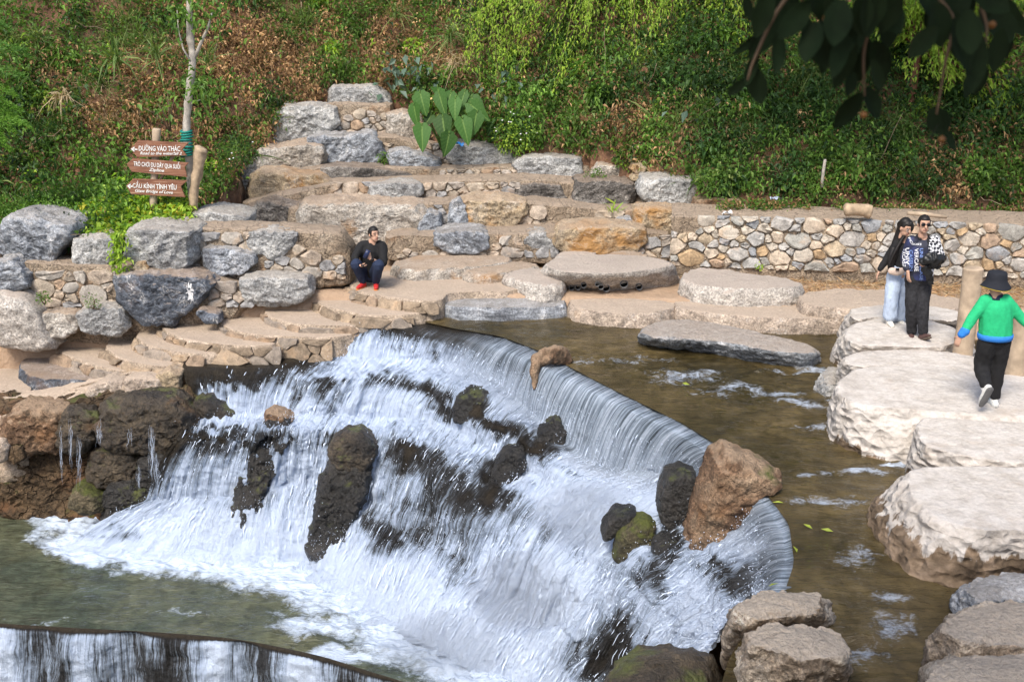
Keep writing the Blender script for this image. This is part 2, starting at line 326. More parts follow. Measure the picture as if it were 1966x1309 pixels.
# ------------------------------------------------------------------ water
def water_mat(name, deep, shallow, kind):
    m, nt, b, out = new_mat(name)
    tc = nd(nt, 'TexCoord').outputs['Object']; uv = nd(nt, 'UVMap').outputs[0]
    A = lambda k: nd(nt, 'Attribute', attribute_name=k).outputs['Fac']
    white = A('white')
    if kind == 'pool':
        mp = nd(nt, 'Mapping', {0: tc, 2: (0, 0, .5), 3: (1, 3.2, 1)}).outputs[0]
        r1 = nz(nt, mp, 2.6, 5, .6, .6); r2 = nz(nt, mp, 9, 4, .6, .3); big = nz(nt, tc, .55, 4, .6)
        col = mix(nt, ramp(nt, big, [(.38, 0.), (.62, 1.)]), deep, shallow); col = mix(nt, .6, col, ramp(nt, nz(nt, tc, 4.5, 5, .6, .6), [(.35, .2), (.65, .75)]), 'OVERLAY')
        fn = math_(nt, 'ADD', math_(nt, 'MULTIPLY', nz(nt, tc, 7, 7, .7, 1.2), .6), math_(nt, 'MULTIPLY', nz(nt, mp, 16, 5, .7, .5), .4))
        f = math_(nt, 'ADD', fn, math_(nt, 'SUBTRACT', math_(nt, 'MULTIPLY', white, .62), .62)); fm = ramp(nt, f, [(.14, 0.), (.42, .9)])
        h = math_(nt, 'ADD', math_(nt, 'MULTIPLY', r1, 1.), math_(nt, 'MULTIPLY', r2, .3))
        bs, bd = .8, .07
    else:
        mp = nd(nt, 'Mapping', {0: uv, 3: (15, 1.0, 1)}).outputs[0]; mq = nd(nt, 'Mapping', {0: uv, 3: (52, 2.4, 1)}).outputs[0]
        s1 = nz(nt, mp, 1., 5, .65, .5); s2 = nz(nt, mq, 1., 6, .7, .5); s3 = nz(nt, tc, 15, 7, .72, .5); s4 = nz(nt, tc, 1.3, 4, .6)
        cur = A('curtain')
        fn = math_(nt, 'ADD', math_(nt, 'ADD', math_(nt, 'MULTIPLY', s1, .36), math_(nt, 'MULTIPLY', s2, .40)), math_(nt, 'ADD', math_(nt, 'MULTIPLY', s3, .15), math_(nt, 'MULTIPLY', s4, .09)))
        f = math_(nt, 'ADD', fn, math_(nt, 'SUBTRACT', math_(nt, 'MULTIPLY', white, .46), .42)); fm = ramp(nt, f, [(.28, 0.), (.42, 1.)])
        col = mix(nt, ramp(nt, s3, [(.35, 0.), (.65, 1.)]), deep, shallow)
        # the smooth sheet over the weir: fine vertical threads of clear and white water
        mc = nd(nt, 'Mapping', {0: uv, 3: (34, .8, 1)}).outputs[0]; th = nz(nt, mc, 1., 5, .7, .25); me2 = nd(nt, 'Mapping', {0: uv, 3: (5, 1.1, 1)}).outputs[0]; th = math_(nt, 'ADD', math_(nt, 'MULTIPLY', th, .7), math_(nt, 'MULTIPLY', nz(nt, me2, 1., 5, .65, .5), .3))
        cc = ramp(nt, th, [(.36, (.035, .045, .05)), (.46, (.2, .25, .31)), (.54, (.42, .5, .6)), (.62, (.68, .76, .88))])  # blue cast of the skylight put into the thread colours
        col = mix(nt, cur, col, cc); fm = math_(nt, 'MULTIPLY', fm, math_(nt, 'SUBTRACT', 1., math_(nt, 'MULTIPLY', cur, .85)))
        h = math_(nt, 'ADD', math_(nt, 'MULTIPLY', s2, .8), math_(nt, 'MULTIPLY', s3, .9)); bs, bd = 1., .06
    if kind == 'pool': col = mix(nt, fm, col, (.5, .585, .71))  # pool foam carries the skylight's blue cast in its colour
    else: col = mix(nt, math_(nt, 'SUBTRACT', 1., cur), col, ramp(nt, f, [(.2, (.018, .017, .016)), (.285, (.05, .052, .055)), (.345, (.22, .27, .34)), (.40, (.42, .51, .66)), (.49, (.6, .7, .86))]))  # white water tinted blue for the skylight falling on it
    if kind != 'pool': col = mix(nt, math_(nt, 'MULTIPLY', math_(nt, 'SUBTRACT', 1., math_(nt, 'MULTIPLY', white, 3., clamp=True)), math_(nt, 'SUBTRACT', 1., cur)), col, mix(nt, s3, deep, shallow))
    nt.links.new(col, b.inputs['Base Color'])
    nt.links.new(ramp(nt, fm, [(0., .04 if kind == 'pool' else .2), (1., .75)]), b.inputs['Roughness']); b.inputs['IOR'].default_value = 1.33
    b.inputs['Specular IOR Level'].default_value = .5
    nt.links.new(nd(nt, 'Bump', {'Strength': bs, 'Distance': bd, 'Height': h}).outputs[0], b.inputs['Normal']); return m
M['pool'] = water_mat('upper_pool_water', (.038, .029, .011), (.095, .07, .031), 'pool')
M['lowpool'] = water_mat('lower_pool_water', (.05, .062, .042), (.085, .088, .05), 'pool')
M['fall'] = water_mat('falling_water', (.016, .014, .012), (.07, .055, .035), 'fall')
M['foam'] = plain('skyblue_foam', (.62, .71, .85), rough=.6, var=.08, bump=0)  # white foam with the blue of the skylight painted in

C = [
 [(352,692,-.5),(352,694,-.5),(352,697,-.5),(350,705,-.52),(365,790,-1.15),(340,842,-1.25),(280,960,-2.2),(130,1045,-2.82),(90,1062,-2.95)],
 [(430,690,-.5),(430,692,-.5),(430,696,-.5),(430,705,-.52),(420,794,-1.15),(400,840,-1.24),(360,958,-2.2),(290,1058,-2.82),(270,1080,-2.95)],
 [(560,690,-.5),(560,692,-.5),(560,695,-.5),(560,708,-.53),(520,800,-1.15),(490,842,-1.22),(470,950,-2.1),(430,1065,-2.82),(420,1092,-2.95)],
 [(725,612,0),(712,620,-.02),(690,690,-.5),(640,725,-.55),(590,800,-1.1),(560,822,-1.15),(545,930,-2.0),(530,1072,-2.82),(520,1100,-2.95)],
 [(790,612,0),(765,624,-.03),(740,690,-.48),(700,725,-.57),(660,800,-1.1),(640,828,-1.17),(620,940,-2.0),(590,1078,-2.82),(580,1112,-2.95)],
 [(870,630,0),(850,645,-.02),(820,690,-.4),(780,725,-.58),(740,805,-1.15),(720,840,-1.25),(680,960,-2.1),(620,1092,-2.82),(600,1130,-2.95)],
 [(960,645,0),(940,660,-.01),(912,708,-.42),(868,744,-.5),(836,812,-1.05),(805,845,-1.13),(750,990,-2.15),(680,1140,-2.82),(640,1170,-2.95)],
 [(1040,675,0),(1015,693,-.01),(990,768,-.52),(948,802,-.6),(924,852,-1.0),(888,884,-1.08),(820,1030,-2.15),(740,1190,-2.82),(690,1200,-2.95)],
 [(1120,718,0),(1100,731,-.01),(1060,832,-.72),(1026,852,-.78),(1000,905,-1.18),(964,938,-1.27),(880,1090,-2.2),(800,1225,-2.83),(740,1215,-2.95)],
 [(1215,766,0),(1195,778,-.01),(1140,895,-.85),(1100,905,-.95),(1070,935,-1.15),(1030,990,-1.4),(950,1140,-2.25),(860,1262,-2.85),(800,1245,-2.97)],
 [(1310,812,0),(1290,824,-.01),(1240,908,-.72),(1180,935,-.95),(1140,965,-1.15),(1090,1020,-1.4),(1020,1170,-2.3),(930,1300,-2.9),(880,1300,-2.92)],
 [(1395,865,0),(1375,878,-.01),(1315,915,-.5),(1260,950,-.75),(1200,1000,-1.1),(1150,1060,-1.4),(1080,1210,-2.3),(1010,1335,-2.95),(960,1345,-2.97)],
 [(1460,932,0),(1445,942,-.01),(1390,1000,-.45),(1330,1050,-.7),(1260,1090,-1.0),(1210,1130,-1.3),(1130,1260,-2.2),(1060,1375,-2.95),(1010,1385,-2.97)],
 [(1515,1005,0),(1500,1012,-.01),(1440,1040,-.33),(1390,1080,-.6),(1330,1130,-.9),(1280,1170,-1.2),(1190,1300,-2.1),(1110,1420,-2.95),(1060,1430,-2.97)],
 [(1525,1080,0),(1511,1086,-.01),(1460,1108,-.28),(1410,1140,-.5),(1370,1180,-.8),(1330,1215,-1.1),(1240,1340,-2.0),(1160,1460,-2.95),(1100,1470,-2.97)],
 [(1505,1138,0),(1488,1142,-.01),(1448,1158,-.25),(1405,1195,-.5),(1372,1232,-.8),(1340,1262,-1.1),(1270,1370,-2),(1200,1480,-2.95),(1150,1490,-2.97)],
]
WH = np.tile(np.array([0., .2, .92, .72, .9, .74, .72, .98, .95]), (16, 1)); CU = np.zeros((16, 9))
for c in (0, 1, 2): WH[c, :4] = 0.0; WH[c, 4] = .9; WH[c, 5] = .4; WH[c, 6] = .78; WH[c, 7] = .95
WH[0, 3] = .15; WH[1, 3] = .34; WH[2, 3] = .42; WH[1, 5] = WH[2, 5] = .6
for c in (6, 7, 8, 9, 10, 11, 12, 13, 14, 15): CU[c, 0] = .75; CU[c, 1] = 1.; CU[c, 2] = .55; WH[c, 1] = .1
for c in (8, 9, 10): CU[c, 2] = .8
CU[5, 1] = .3
for c in (3, 4, 5): WH[c, 1] = .45
NC = 430
K = np.array([[PZ(*k) for k in c] for c in C])                                   # 16 x 9 x 3
def across(A):
    t = np.linspace(0, 15, NC); B = np.stack([np.interp(t, np.arange(16), A.reshape(16, -1)[:, k]) for k in range(A[0].size)], 1)
    w = np.exp(-.5 * (np.arange(-18, 19) / 8.) ** 2); w /= w.sum(); Bp = np.concatenate([np.repeat(B[:1], 18, 0) + (B[:1] - B[1:2]) * np.arange(18, 0, -1)[:, None], B, np.repeat(B[-1:], 18, 0) + (B[-1:] - B[-2:-1]) * np.arange(1, 19)[:, None]])
    return np.stack([np.convolve(Bp[:, k], w, 'valid') for k in range(B.shape[1])], 1).reshape((NC,) + A.shape[1:])
K2, W2, U2 = across(K), across(WH), across(CU)
_ct = np.linspace(0, 15, NC)
for s_, am_ in ((1, .03), (2, .08), (3, .13), (4, .12), (5, .16), (6, .26)):
    fd = K2[:, s_ + 1] - K2[:, s_ - 1]; fd[:, 2] = 0; fd /= np.linalg.norm(fd, axis=1)[:, None] + 1e-6; q_ = fbm(np.stack([_ct * 1.5, _ct * 0 + s_ * 7.7, _ct * 0], 1), 4) * sstep(_ct, 1.5, 3)
    K2[:, s_] += fd * (am_ * q_)[:, None]; K2[:, s_, 2] += -.4 * am_ * q_ * (s_ > 2)
_fd0 = K2[:, 1] - K2[:, 0]; _fd0[:, 2] = 0; _fd0 /= np.linalg.norm(_fd0, axis=1)[:, None] + 1e-6; _k0 = sstep(_ct, 2.6, 3.2); K2[:, 0] -= _fd0 * (.22 * _k0)[:, None]; K2[:, 0, 2] -= .035 * _k0
SEG = [(6, 0), (64, 1), (26, 0), (56, 1), (30, 0), (84, .9), (84, .75), (18, 0)]
P, Wh, Cu = [], [], []; colt = np.linspace(0, 15, NC); lside = 1 - sstep(colt, 9, 12)
for s, (n, fall) in enumerate(SEG):
    for t in np.arange(n) / n:
        q = K2[:, s] * (1 - t) + K2[:, s + 1] * t
        if fall: tz = t * (1 - .62 * fall) + t * t * .62 * fall; q[:, 2] = K2[:, s, 2] * (1 - tz) + K2[:, s + 1, 2] * tz
        dipf = {1: .22, 3: .3, 5: .28, 6: .16}.get(s, 0) * math.exp(-((t - .22) / .24) ** 2) * lside * (sstep(colt, 2.2, 3.4) if s == 3 else 1) * np.clip(.75 + 1.1 * fbm(np.stack([colt * 1.7, colt * 0 + s * 3.3, colt * 0 + t * 1.5], 1), 3), 0, 1.7)
        P.append(q); Wh.append(W2[:, s] * (1 - t) + W2[:, s + 1] * t - dipf); Cu.append(U2[:, s] * (1 - t) + U2[:, s + 1] * t)
P, Wh, Cu = np.array(P), np.array(Wh), np.clip(np.array(Cu), 0, 1); NR = len(P)
w = np.array([1, 2, 3, 4, 3, 2, 1]) / 16.; Pp = np.concatenate([P[:3], P, P[-3:]]); P = sum(w[k] * Pp[k:k + NR] for k in range(7))
dv = np.concatenate([np.zeros((1, NC)), np.cumsum(np.linalg.norm(np.diff(P, axis=0), axis=2), 0)])
du = np.concatenate([[0], np.cumsum(np.linalg.norm(np.diff(K2[:, 2:6].mean(1), axis=0), axis=1))]) * 1.15
UV = np.stack([np.broadcast_to(du, (NR, NC)), dv], -1).reshape(-1, 2)
FV = P.reshape(-1, 3); FQ = gridq(NR, NC)
n0 = normals(FV, FQ, None); n0 *= np.sign(n0[:, 2:3] + 1e-9)
cu = Cu.ravel(); wh = Wh.ravel(); row = np.repeat(np.arange(NR), NC)
calm = sstep(row, 6, 40) * (1 - cu)
U3 = np.concatenate([UV, np.zeros((len(UV), 1))], 1)
left = np.repeat(1 - sstep(np.linspace(0, 15, NC), 2., 3.2)[None], NR, 0).ravel()           # the quiet left tier
calm = calm * (1 - left * (1 - sstep(row, 96, 120)))
fallm = np.isin(np.repeat(np.repeat(np.arange(8), [q[0] for q in SEG]), NC), [1, 3, 5, 6]).astype(float)
d = calm * (.10 * fbm(FV * 1.5, 3) + (.022 + .045 * (1 - fallm)) * ridge(FV * 5., 2) + .012 * fbm(FV * 14, 2) + .065 * fbm(U3 * np.array([6, .8, 0]) + 5, 2) + .03 * fbm(U3 * np.array([20, 2.2, 0]) + 9, 2)) + cu * (.012 * fbm(U3 * np.array([20, .7, 0]), 2) + .05 * fbm(U3 * np.array([2.2, .2, 0]), 3))
edge = sstep(np.linspace(0, 15, NC), 0, .6)
FV0 = FV; FV = FV + n0 * d[:, None]
pu, pv = proj(FV); wq = FV * np.array([1.3, 1.3, 1.3]); pu = pu + 55 * fbm(wq + 3, 4) + 25 * noise(FV * 7); pv = pv + 45 * fbm(wq + 40, 4) + 25 * noise(FV * 7 + 9)
for (a, b_, ra, rb, k) in [(430,725,110,24,-.4),(620,760,25,40,-.3),(900,785,60,30,-.55),(800,690,30,22,-.3),(1060,855,38,38,-.6),(965,905,55,60,-.6),(800,880,60,40,-.4),(850,960,45,50,-.3),(1290,1075,80,60,-.55),(1420,1085,60,38,-.5),(1190,1215,60,80,-.35),(740,1020,35,60,-.35),
                            (900,1050,110,50,-.2),(215,1030,80,30,-.5),(1080,800,40,20,.3),(1150,960,110,50,.35),(1050,1130,130,90,.3),(860,1240,120,60,.4),(330,1010,60,40,.25),(420,850,90,14,-.4),(650,840,60,14,-.3),(720,640,30,20,.2),(660,705,60,10,.3),(700,1150,80,60,.3),(1220,950,80,30,.3),(1350,1080,40,70,.3),(1250,1180,60,60,.15),(1160,1290,60,60,-.35),(880,640,60,14,-.2),(560,880,20,60,.1)]:
    wh = wh + k * np.exp(-((pu - a) / ra) ** 2 - ((pv - b_) / rb) ** 2)
ef = np.repeat((.25 + .75 * edge)[None], NR, 0).ravel(); wh = wh * np.where(row > 200, ef + (1 - ef) * sstep(row, 200, 300), ef); wh = np.maximum(wh, sstep(row, NR - 50, NR - 20))
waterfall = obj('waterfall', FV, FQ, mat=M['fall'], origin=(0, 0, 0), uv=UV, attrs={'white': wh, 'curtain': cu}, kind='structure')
FN = normals(FV, FQ, None); FN *= np.sign(FN[:, 2:3] + 1e-9)

# upper pool
lip = np.vstack([K[3:, 0], [PZ(*p) for p in ((1455,1180,0),(1400,1260,0),(1380,1330,0),(1370,1500,0))]])
far = np.array([(-2.4,17.6),(-1.5,17.6),(0,17.6),(1.5,17.4),(3.5,17),(6,16.5),(9,16),(13,15),(13,12.5),(13,10),(13,8.5),(13,7),(13,6),(12,5),(11,4),(10,3),(9,2)])
far = np.concatenate([far, np.zeros((len(far), 1))], 1)
A_, B_ = resample(lip, 420, False)[0], catmull(far, 420)
w_ = np.exp(-.5 * (np.arange(-6, 7) / 3.) ** 2); w_ /= w_.sum()
A_ = np.stack([np.convolve(np.concatenate([np.repeat(A_[:1, k], 6), A_[:, k], np.repeat(A_[-1:, k], 6)]), w_, 'valid') for k in range(3)], 1)
tt = np.linspace(0, 1, 300)[:, None, None] ** 1.25
PV = (A_[None] * (1 - tt) + B_[None] * tt); PV[..., 2] = 0; sh = PV.shape[:2]; PV = PV.reshape(-1, 3)
pu, pv = proj(PV); pu = pu + 70 * fbm(PV * 1.1 + 5, 4); pv = pv + 14 * fbm(PV * 1.7 + 50, 4); wt = np.zeros(len(PV))
for (a, b_, ra, rb, k) in [(1330,722,120,16,.56),(1420,748,120,14,.57),(1540,772,100,14,.72),(1500,752,90,8,.68),(1560,712,80,8,.7),(1690,905,60,9,.72),(1610,912,60,8,.62),(1690,1205,90,50,.6),(1640,1070,90,30,.56),(1600,960,90,18,.54),(1120,690,90,12,.45),(1500,1000,30,60,.4),(1700,1145,80,12,.6),(1740,890,60,5,.9),(1560,820,90,12,.52),(1230,690,90,12,.5),(1650,1260,80,30,.56)]:
    wt = np.maximum(wt, k * np.exp(-((pu - a) / ra) ** 2 - ((pv - b_) / rb) ** 2))
lipd = np.repeat(tt[:, 0, 0], sh[1])
amp = .02 + .07 * wt
PV[:, 2] += sstep(lipd, 0.0, .06) * (amp * fbm(PV * np.array([2.2, 4.2, 1]) + 3, 3) + .02 * wt * fbm(PV * 13, 2)) - .004 * (1 - sstep(lipd, 0, .05))
obj('pool_water', PV, gridq(*sh), mat=M['pool'], origin=(0, 0, 0), uv=PV[:, :2], attrs={'white': wt}, kind='structure')

# lower pool and the low weir in front of it
ll = catmull(np.array([PZ(u, v, -2.86) for u, v in ((-260,1185),(-90,1189),(0,1196),(150,1205),(300,1213),(450,1226),(600,1255),(700,1285),(800,1318),(900,1370),(1000,1440))]), 300)
bk = ll.copy(); bk[:, 1] = 15.3; tt = np.linspace(0, 1, 220)[:, None, None]
LV = (ll[None] * (1 - tt) + bk[None] * tt); sh = LV.shape[:2]; LV = LV.reshape(-1, 3); pu, pv = proj(LV); pu = pu + 50 * fbm(LV * 1.1 + 5, 4); pv = pv + 22 * fbm(LV * 1.6 + 50, 4); wt = np.zeros(len(LV))
foot = np.array([(60,1050),(150,1062),(300,1080),(430,1090),(560,1110),(640,1150),(700,1195),(800,1240),(900,1300)])
fy = np.interp(pu, foot[:, 0], foot[:, 1]); dist = pv - fy
wt = sstep(pu, 20, 140) * np.where(pu > 0, np.exp(-np.maximum(dist, 0) / np.interp(pu, [0, 200, 450, 650, 900], [10, 14, 32, 60, 90])), 0) * 1.02
for (a, b_, ra, rb, k) in [(430,1082,140,22,.95),(620,1200,110,30,.9),(760,1235,120,50,1.),(540,1175,60,16,.62),(350,1180,120,14,.5),(100,1185,120,8,.5),(230,1085,60,12,.6),(640,1255,120,22,.9)]:
    wt = np.maximum(wt, k * np.exp(-((pu - a) / ra) ** 2 - ((pv - b_) / rb) ** 2))
lipd = np.repeat(tt[:, 0, 0], sh[1])
LV[:, 2] += sstep(lipd, 0, .08) * ((.012 + .05 * wt) * fbm(LV * np.array([2.5, 4, 1]), 3) + .03 * wt * fbm(LV * 9, 2))
obj('lower_pool_water', LV, gridq(*sh), mat=M['lowpool'], origin=(0, 0, 0), uv=LV[:, :2], attrs={'white': wt}, kind='structure')
t = np.linspace(0, 1, 130)[:, None, None]; wv = fbm(np.stack([ll[:, 0] * 1.3, ll[:, 1] * 0, ll[:, 0] * 0], 1), 3)
prof = np.concatenate([np.zeros_like(t), -.10 * np.sqrt(np.minimum(t / .12, 1)) - .28 * t - .1 * t * wv[None, :, None] if False else (-.05 * np.sqrt(np.minimum(t / .1, 1)) - .3 * t), -.03 * np.minimum(t / .06, 1) - 1.2 * np.maximum(0, t - .05)], 2)
LF = ll[None] + prof; LF[..., 1] += (.16 * wv)[None] * np.minimum(t[..., 0] / .1, 1); sh = LF.shape[:2]
uvl = np.stack([np.broadcast_to(ll[:, 0], sh), np.broadcast_to(t[..., 0] * 1.25, sh)], -1).reshape(-1, 2); LF = LF.reshape(-1, 3)
nn = normals(LF, gridq(*sh), None); u3 = np.concatenate([uvl, np.zeros((len(uvl), 1))], 1); tl = np.repeat(t[:, 0, 0], sh[1])
LF = LF + nn * (sstep(tl, .04, .2) * (.07 * fbm(LF * 3, 3) + .03 * fbm(u3 * np.array([16, 2, 0]), 2)))[:, None]
wl = sstep(tl, .02, .07) * (.66 + .5 * fbm(np.stack([uvl[:, 0] * 1.7, uvl[:, 1] * .3, tl * 0], 1), 3))
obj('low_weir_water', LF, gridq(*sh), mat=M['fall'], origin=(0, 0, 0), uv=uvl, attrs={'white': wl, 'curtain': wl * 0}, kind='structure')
gxx, gyy = np.meshgrid(np.linspace(-12, 4, 60), np.linspace(6.2, 12, 40)); SV = np.stack([gxx.ravel(), gyy.ravel(), gxx.ravel() * 0 - 4.05], 1)
obj('stream_water', SV, gridq(40, 60), mat=M['lowpool'], origin=(0, 0, 0), uv=SV[:, :2], attrs={'white': np.full(len(SV), .45)}, kind='structure')

# white threads of water and flying drops over the cascade
def threads(n):
    prob = np.clip(wh, 0, 1.1) ** 1.5 * (1 - cu * .9) * (row > 30) * (row < NR - 40); prob = prob / prob.sum()
    idx = rng.choice(len(FV), n, p=prob); i, j = idx // NC, idx % NC
    ln = rng.integers(3, 14, n); wd = rng.uniform(.002, .006, n) * (1 + .8 * (rng.random(n) < .1)); off = rng.uniform(.0, .05, n) ** 1.3; dr = rng.normal(0, .3, n)
    S = 5; V = np.zeros((n, S, 2, 3)); G = (FV0 + (FV - FV0) * .45).reshape(NR, NC, 3); GN = FN.reshape(NR, NC, 3)
    for s in range(S):
        q = s / (S - 1); ii = np.minimum(i + (ln * q).astype(int), NR - 2); jj = np.clip(j + np.round(dr * q).astype(int), 0, NC - 2)
        p = G[ii, jj] + GN[ii, jj] * (off * (1 + .7 * math.sin(q * 3.1)) + .004)[:, None]
        side = G[ii, jj + 1] - G[ii, jj]; side /= np.linalg.norm(side, axis=1)[:, None] + 1e-9
        wq = (wd * (.25 + 1.0 * math.sin(math.pi * (.08 + .84 * q))))[:, None]
        V[:, s, 0] = p - side * wq; V[:, s, 1] = p + side * wq
    b0 = np.arange(n)[:, None] * S * 2 + np.arange(S - 1)[None] * 2
    return V.reshape(-1, 3), np.stack([b0, b0 + 1, b0 + 3, b0 + 2], -1).reshape(-1, 4)
tv, tq = threads(3500)
obj('water_threads', tv, tq, mat=M['foam'], origin=(0, 0, 0), kind='stuff')
def drops(n):
    prob = np.clip(wh - .3, 0, 1) * (1 - cu * .5) * (row > 30); prob = prob / prob.sum(); idx = rng.choice(len(FV), n, p=prob)
    p = FV[idx] + FN[idx] * (rng.exponential(.045, n) + .005)[:, None] + rng.normal(0, .02, (n, 3)); p[:, 2] += rng.exponential(.02, n)
    r = rng.uniform(.0018, .006, n) * np.where(rng.random(n) < .06, 1.7, 1)
    o = np.array([(1, 0, 0), (-1, 0, 0), (0, 1, 0), (0, -1, 0), (0, 0, 1.8), (0, 0, -1.8)]); f = np.array([(0, 2, 4), (2, 1, 4), (1, 3, 4), (3, 0, 4), (2, 0, 5), (1, 2, 5), (3, 1, 5), (0, 3, 5)])
    return (p[:, None] + r[:, None, None] * o[None]).reshape(-1, 3), (np.arange(n)[:, None, None] * 6 + f[None]).reshape(-1, 3)
tv, tq = drops(26000)
obj('spray_drops', tv, T=tq, mat=M['foam'], origin=(0, 0, 0), kind='stuff')

_fp = np.stack(proj(FV), 1); _fd = FV[:, 1]
def surf_y(u, v, r=6):
    """distance of the water surface seen at a pixel"""
    k = (np.abs(_fp[:, 0] - u) < r) & (np.abs(_fp[:, 1] - v) < r); return float(_fd[k].min()) if k.any() else 13.

# fine spray hanging over the foot of the main fall
m = bpy.data.materials.new('spray_mist'); m.use_nodes = True; nt = m.node_tree; nt.nodes.clear(); out = nt.nodes.new('ShaderNodeOutputMaterial')
pv_ = nd(nt, 'VolumePrincipled', {'Color': (.86, .92, 1, 1), 'Density': .55, 'Anisotropy': .2}); nt.links.new(pv_.outputs[0], out.inputs['Volume']); M['mist'] = m
for (u, v, rx, ry_, rz) in [(1130, 985, .75, .6, .38), (1010, 1130, .8, .6, .45), (860, 1230, .9, .6, .3)]:
    y = surf_y(u, v, 10) - .1; c = PY(u, v, y); a = np.arange(24) / 24 * 2 * math.pi
    R = [np.stack([c[0] + rx * math.sqrt(1 - p * p) * np.cos(a), c[1] + ry_ * math.sqrt(1 - p * p) * np.sin(a), np.full(24, c[2] + rz * p)], 1) for p in np.linspace(-.98, .98, 13)]
    V, Q, T = ringmesh(R); obj('mist', V, Q, T, mat=M['mist'], kind='stuff')
# ------------------------------------------------------------------ stones
def roughen(V, Q, T, seed, size, amp=1.0, chops=6, r=None, keep_top=False, fine=1.0):
    r = r or np.random.default_rng(seed); c = V.mean(0); V = V.copy()
    for _ in range(chops):
        d = r.normal(size=3); d[2] *= .6 if not keep_top else .25; d /= np.linalg.norm(d); p = (V - c) @ d; mx = p.max(); lim = mx * (1 - r.uniform(.02, .2))
        V -= np.maximum(0, p - lim)[:, None] * d * .96
    n = normals(V, Q, T); s = seed * 3.71; k = min(1.0, size / .7)
    h = amp * k * (.04 * fbm(V * 1.9 / max(k, .4) + s, 3) + .042 * ridge(V * 4.2 / max(k, .5) + s, 3) + .028 * fine * fbm(V * 11 + s, 3))
    q = np.floor((V @ np.array([.3, .2, .95]) + .12 * fbm(V * 2 + s, 2)) / .13)            # bedding ledges
    h = h + amp * k * .016 * (noise(np.stack([q * 1.7, q * 0 + s, q * 0], 1)))
    if keep_top: h = h * (1 - .75 * sstep(n[:, 2], .6, .95))
    return V + n * h[:, None]
ROCKS = []                                  # outlines of the big stones, so that rubble is not laid inside them
def prof_interp(pr, m):
    pr = np.array(pr); d = np.concatenate([[0], np.cumsum(np.hypot(np.diff(pr[:, 0]), np.diff(pr[:, 1]) * .8) + .02)]); t = np.linspace(0, d[-1], m)
    return np.stack([np.interp(t, d, pr[:, k]) for k in range(pr.shape[1])], 1)
def FR(name, label, poly, y, depth, mat, cat='rock', seed=None, bulge=.13, n=72, rings=30, amp=1.0, chops=6, parent=None, group=None, lean=0.0, round_=1, sharp_=.7, **kw):
    """a stone whose near face fills the outline at distance y, going back by depth; lean tips the top away"""
    seed = seed if seed is not None else (hash_(label) % 1000); ROCKS.append(poly)
    P = np.array([PY(u, v, y)[[0, 2]] for u, v in poly]); P, _ = resample(chaikin(P, round_, .07), n)
    c = P.mean(0); sz = P.max(0) - P.min(0); size = min(sz[0], sz[1]); b = bulge * min(size, depth)
    pr = prof_interp([(.04, -b), (.35, -b * .95), (.6, -.9 * b), (.8, -.8 * b), (.92, -.55 * b), (.985, -.1 * b), (1.02, .1 * depth), (1.03, .5 * depth), (.96, .8 * depth), (.85, depth)], rings)
    R = []
    for s, dy in pr:
        q = c + (P - c) * s; R.append(np.stack([q[:, 0], y + dy + lean * (q[:, 1] - P[:, 1].min()), q[:, 1]], 1))
    V, Q, T = ringmesh(R); V = roughen(V, Q, T, seed, size, amp, chops)
    if parent is not None: return obj(name, V, Q, T, mat=M[mat], parent=parent, sharp=sharp_, **kw)
    return obj(name, V, Q, T, mat=M[mat], sharp=sharp_, label=label, category=cat, group=group, **kw)
def hash_(s):
    h = 7
    for ch in s: h = (h * 31 + ord(ch)) & 0xffffff
    return h
def pts3(poly, z):
    return np.array([PZ(p[0], p[1], p[2] if len(p) > 2 else z) for p in poly])
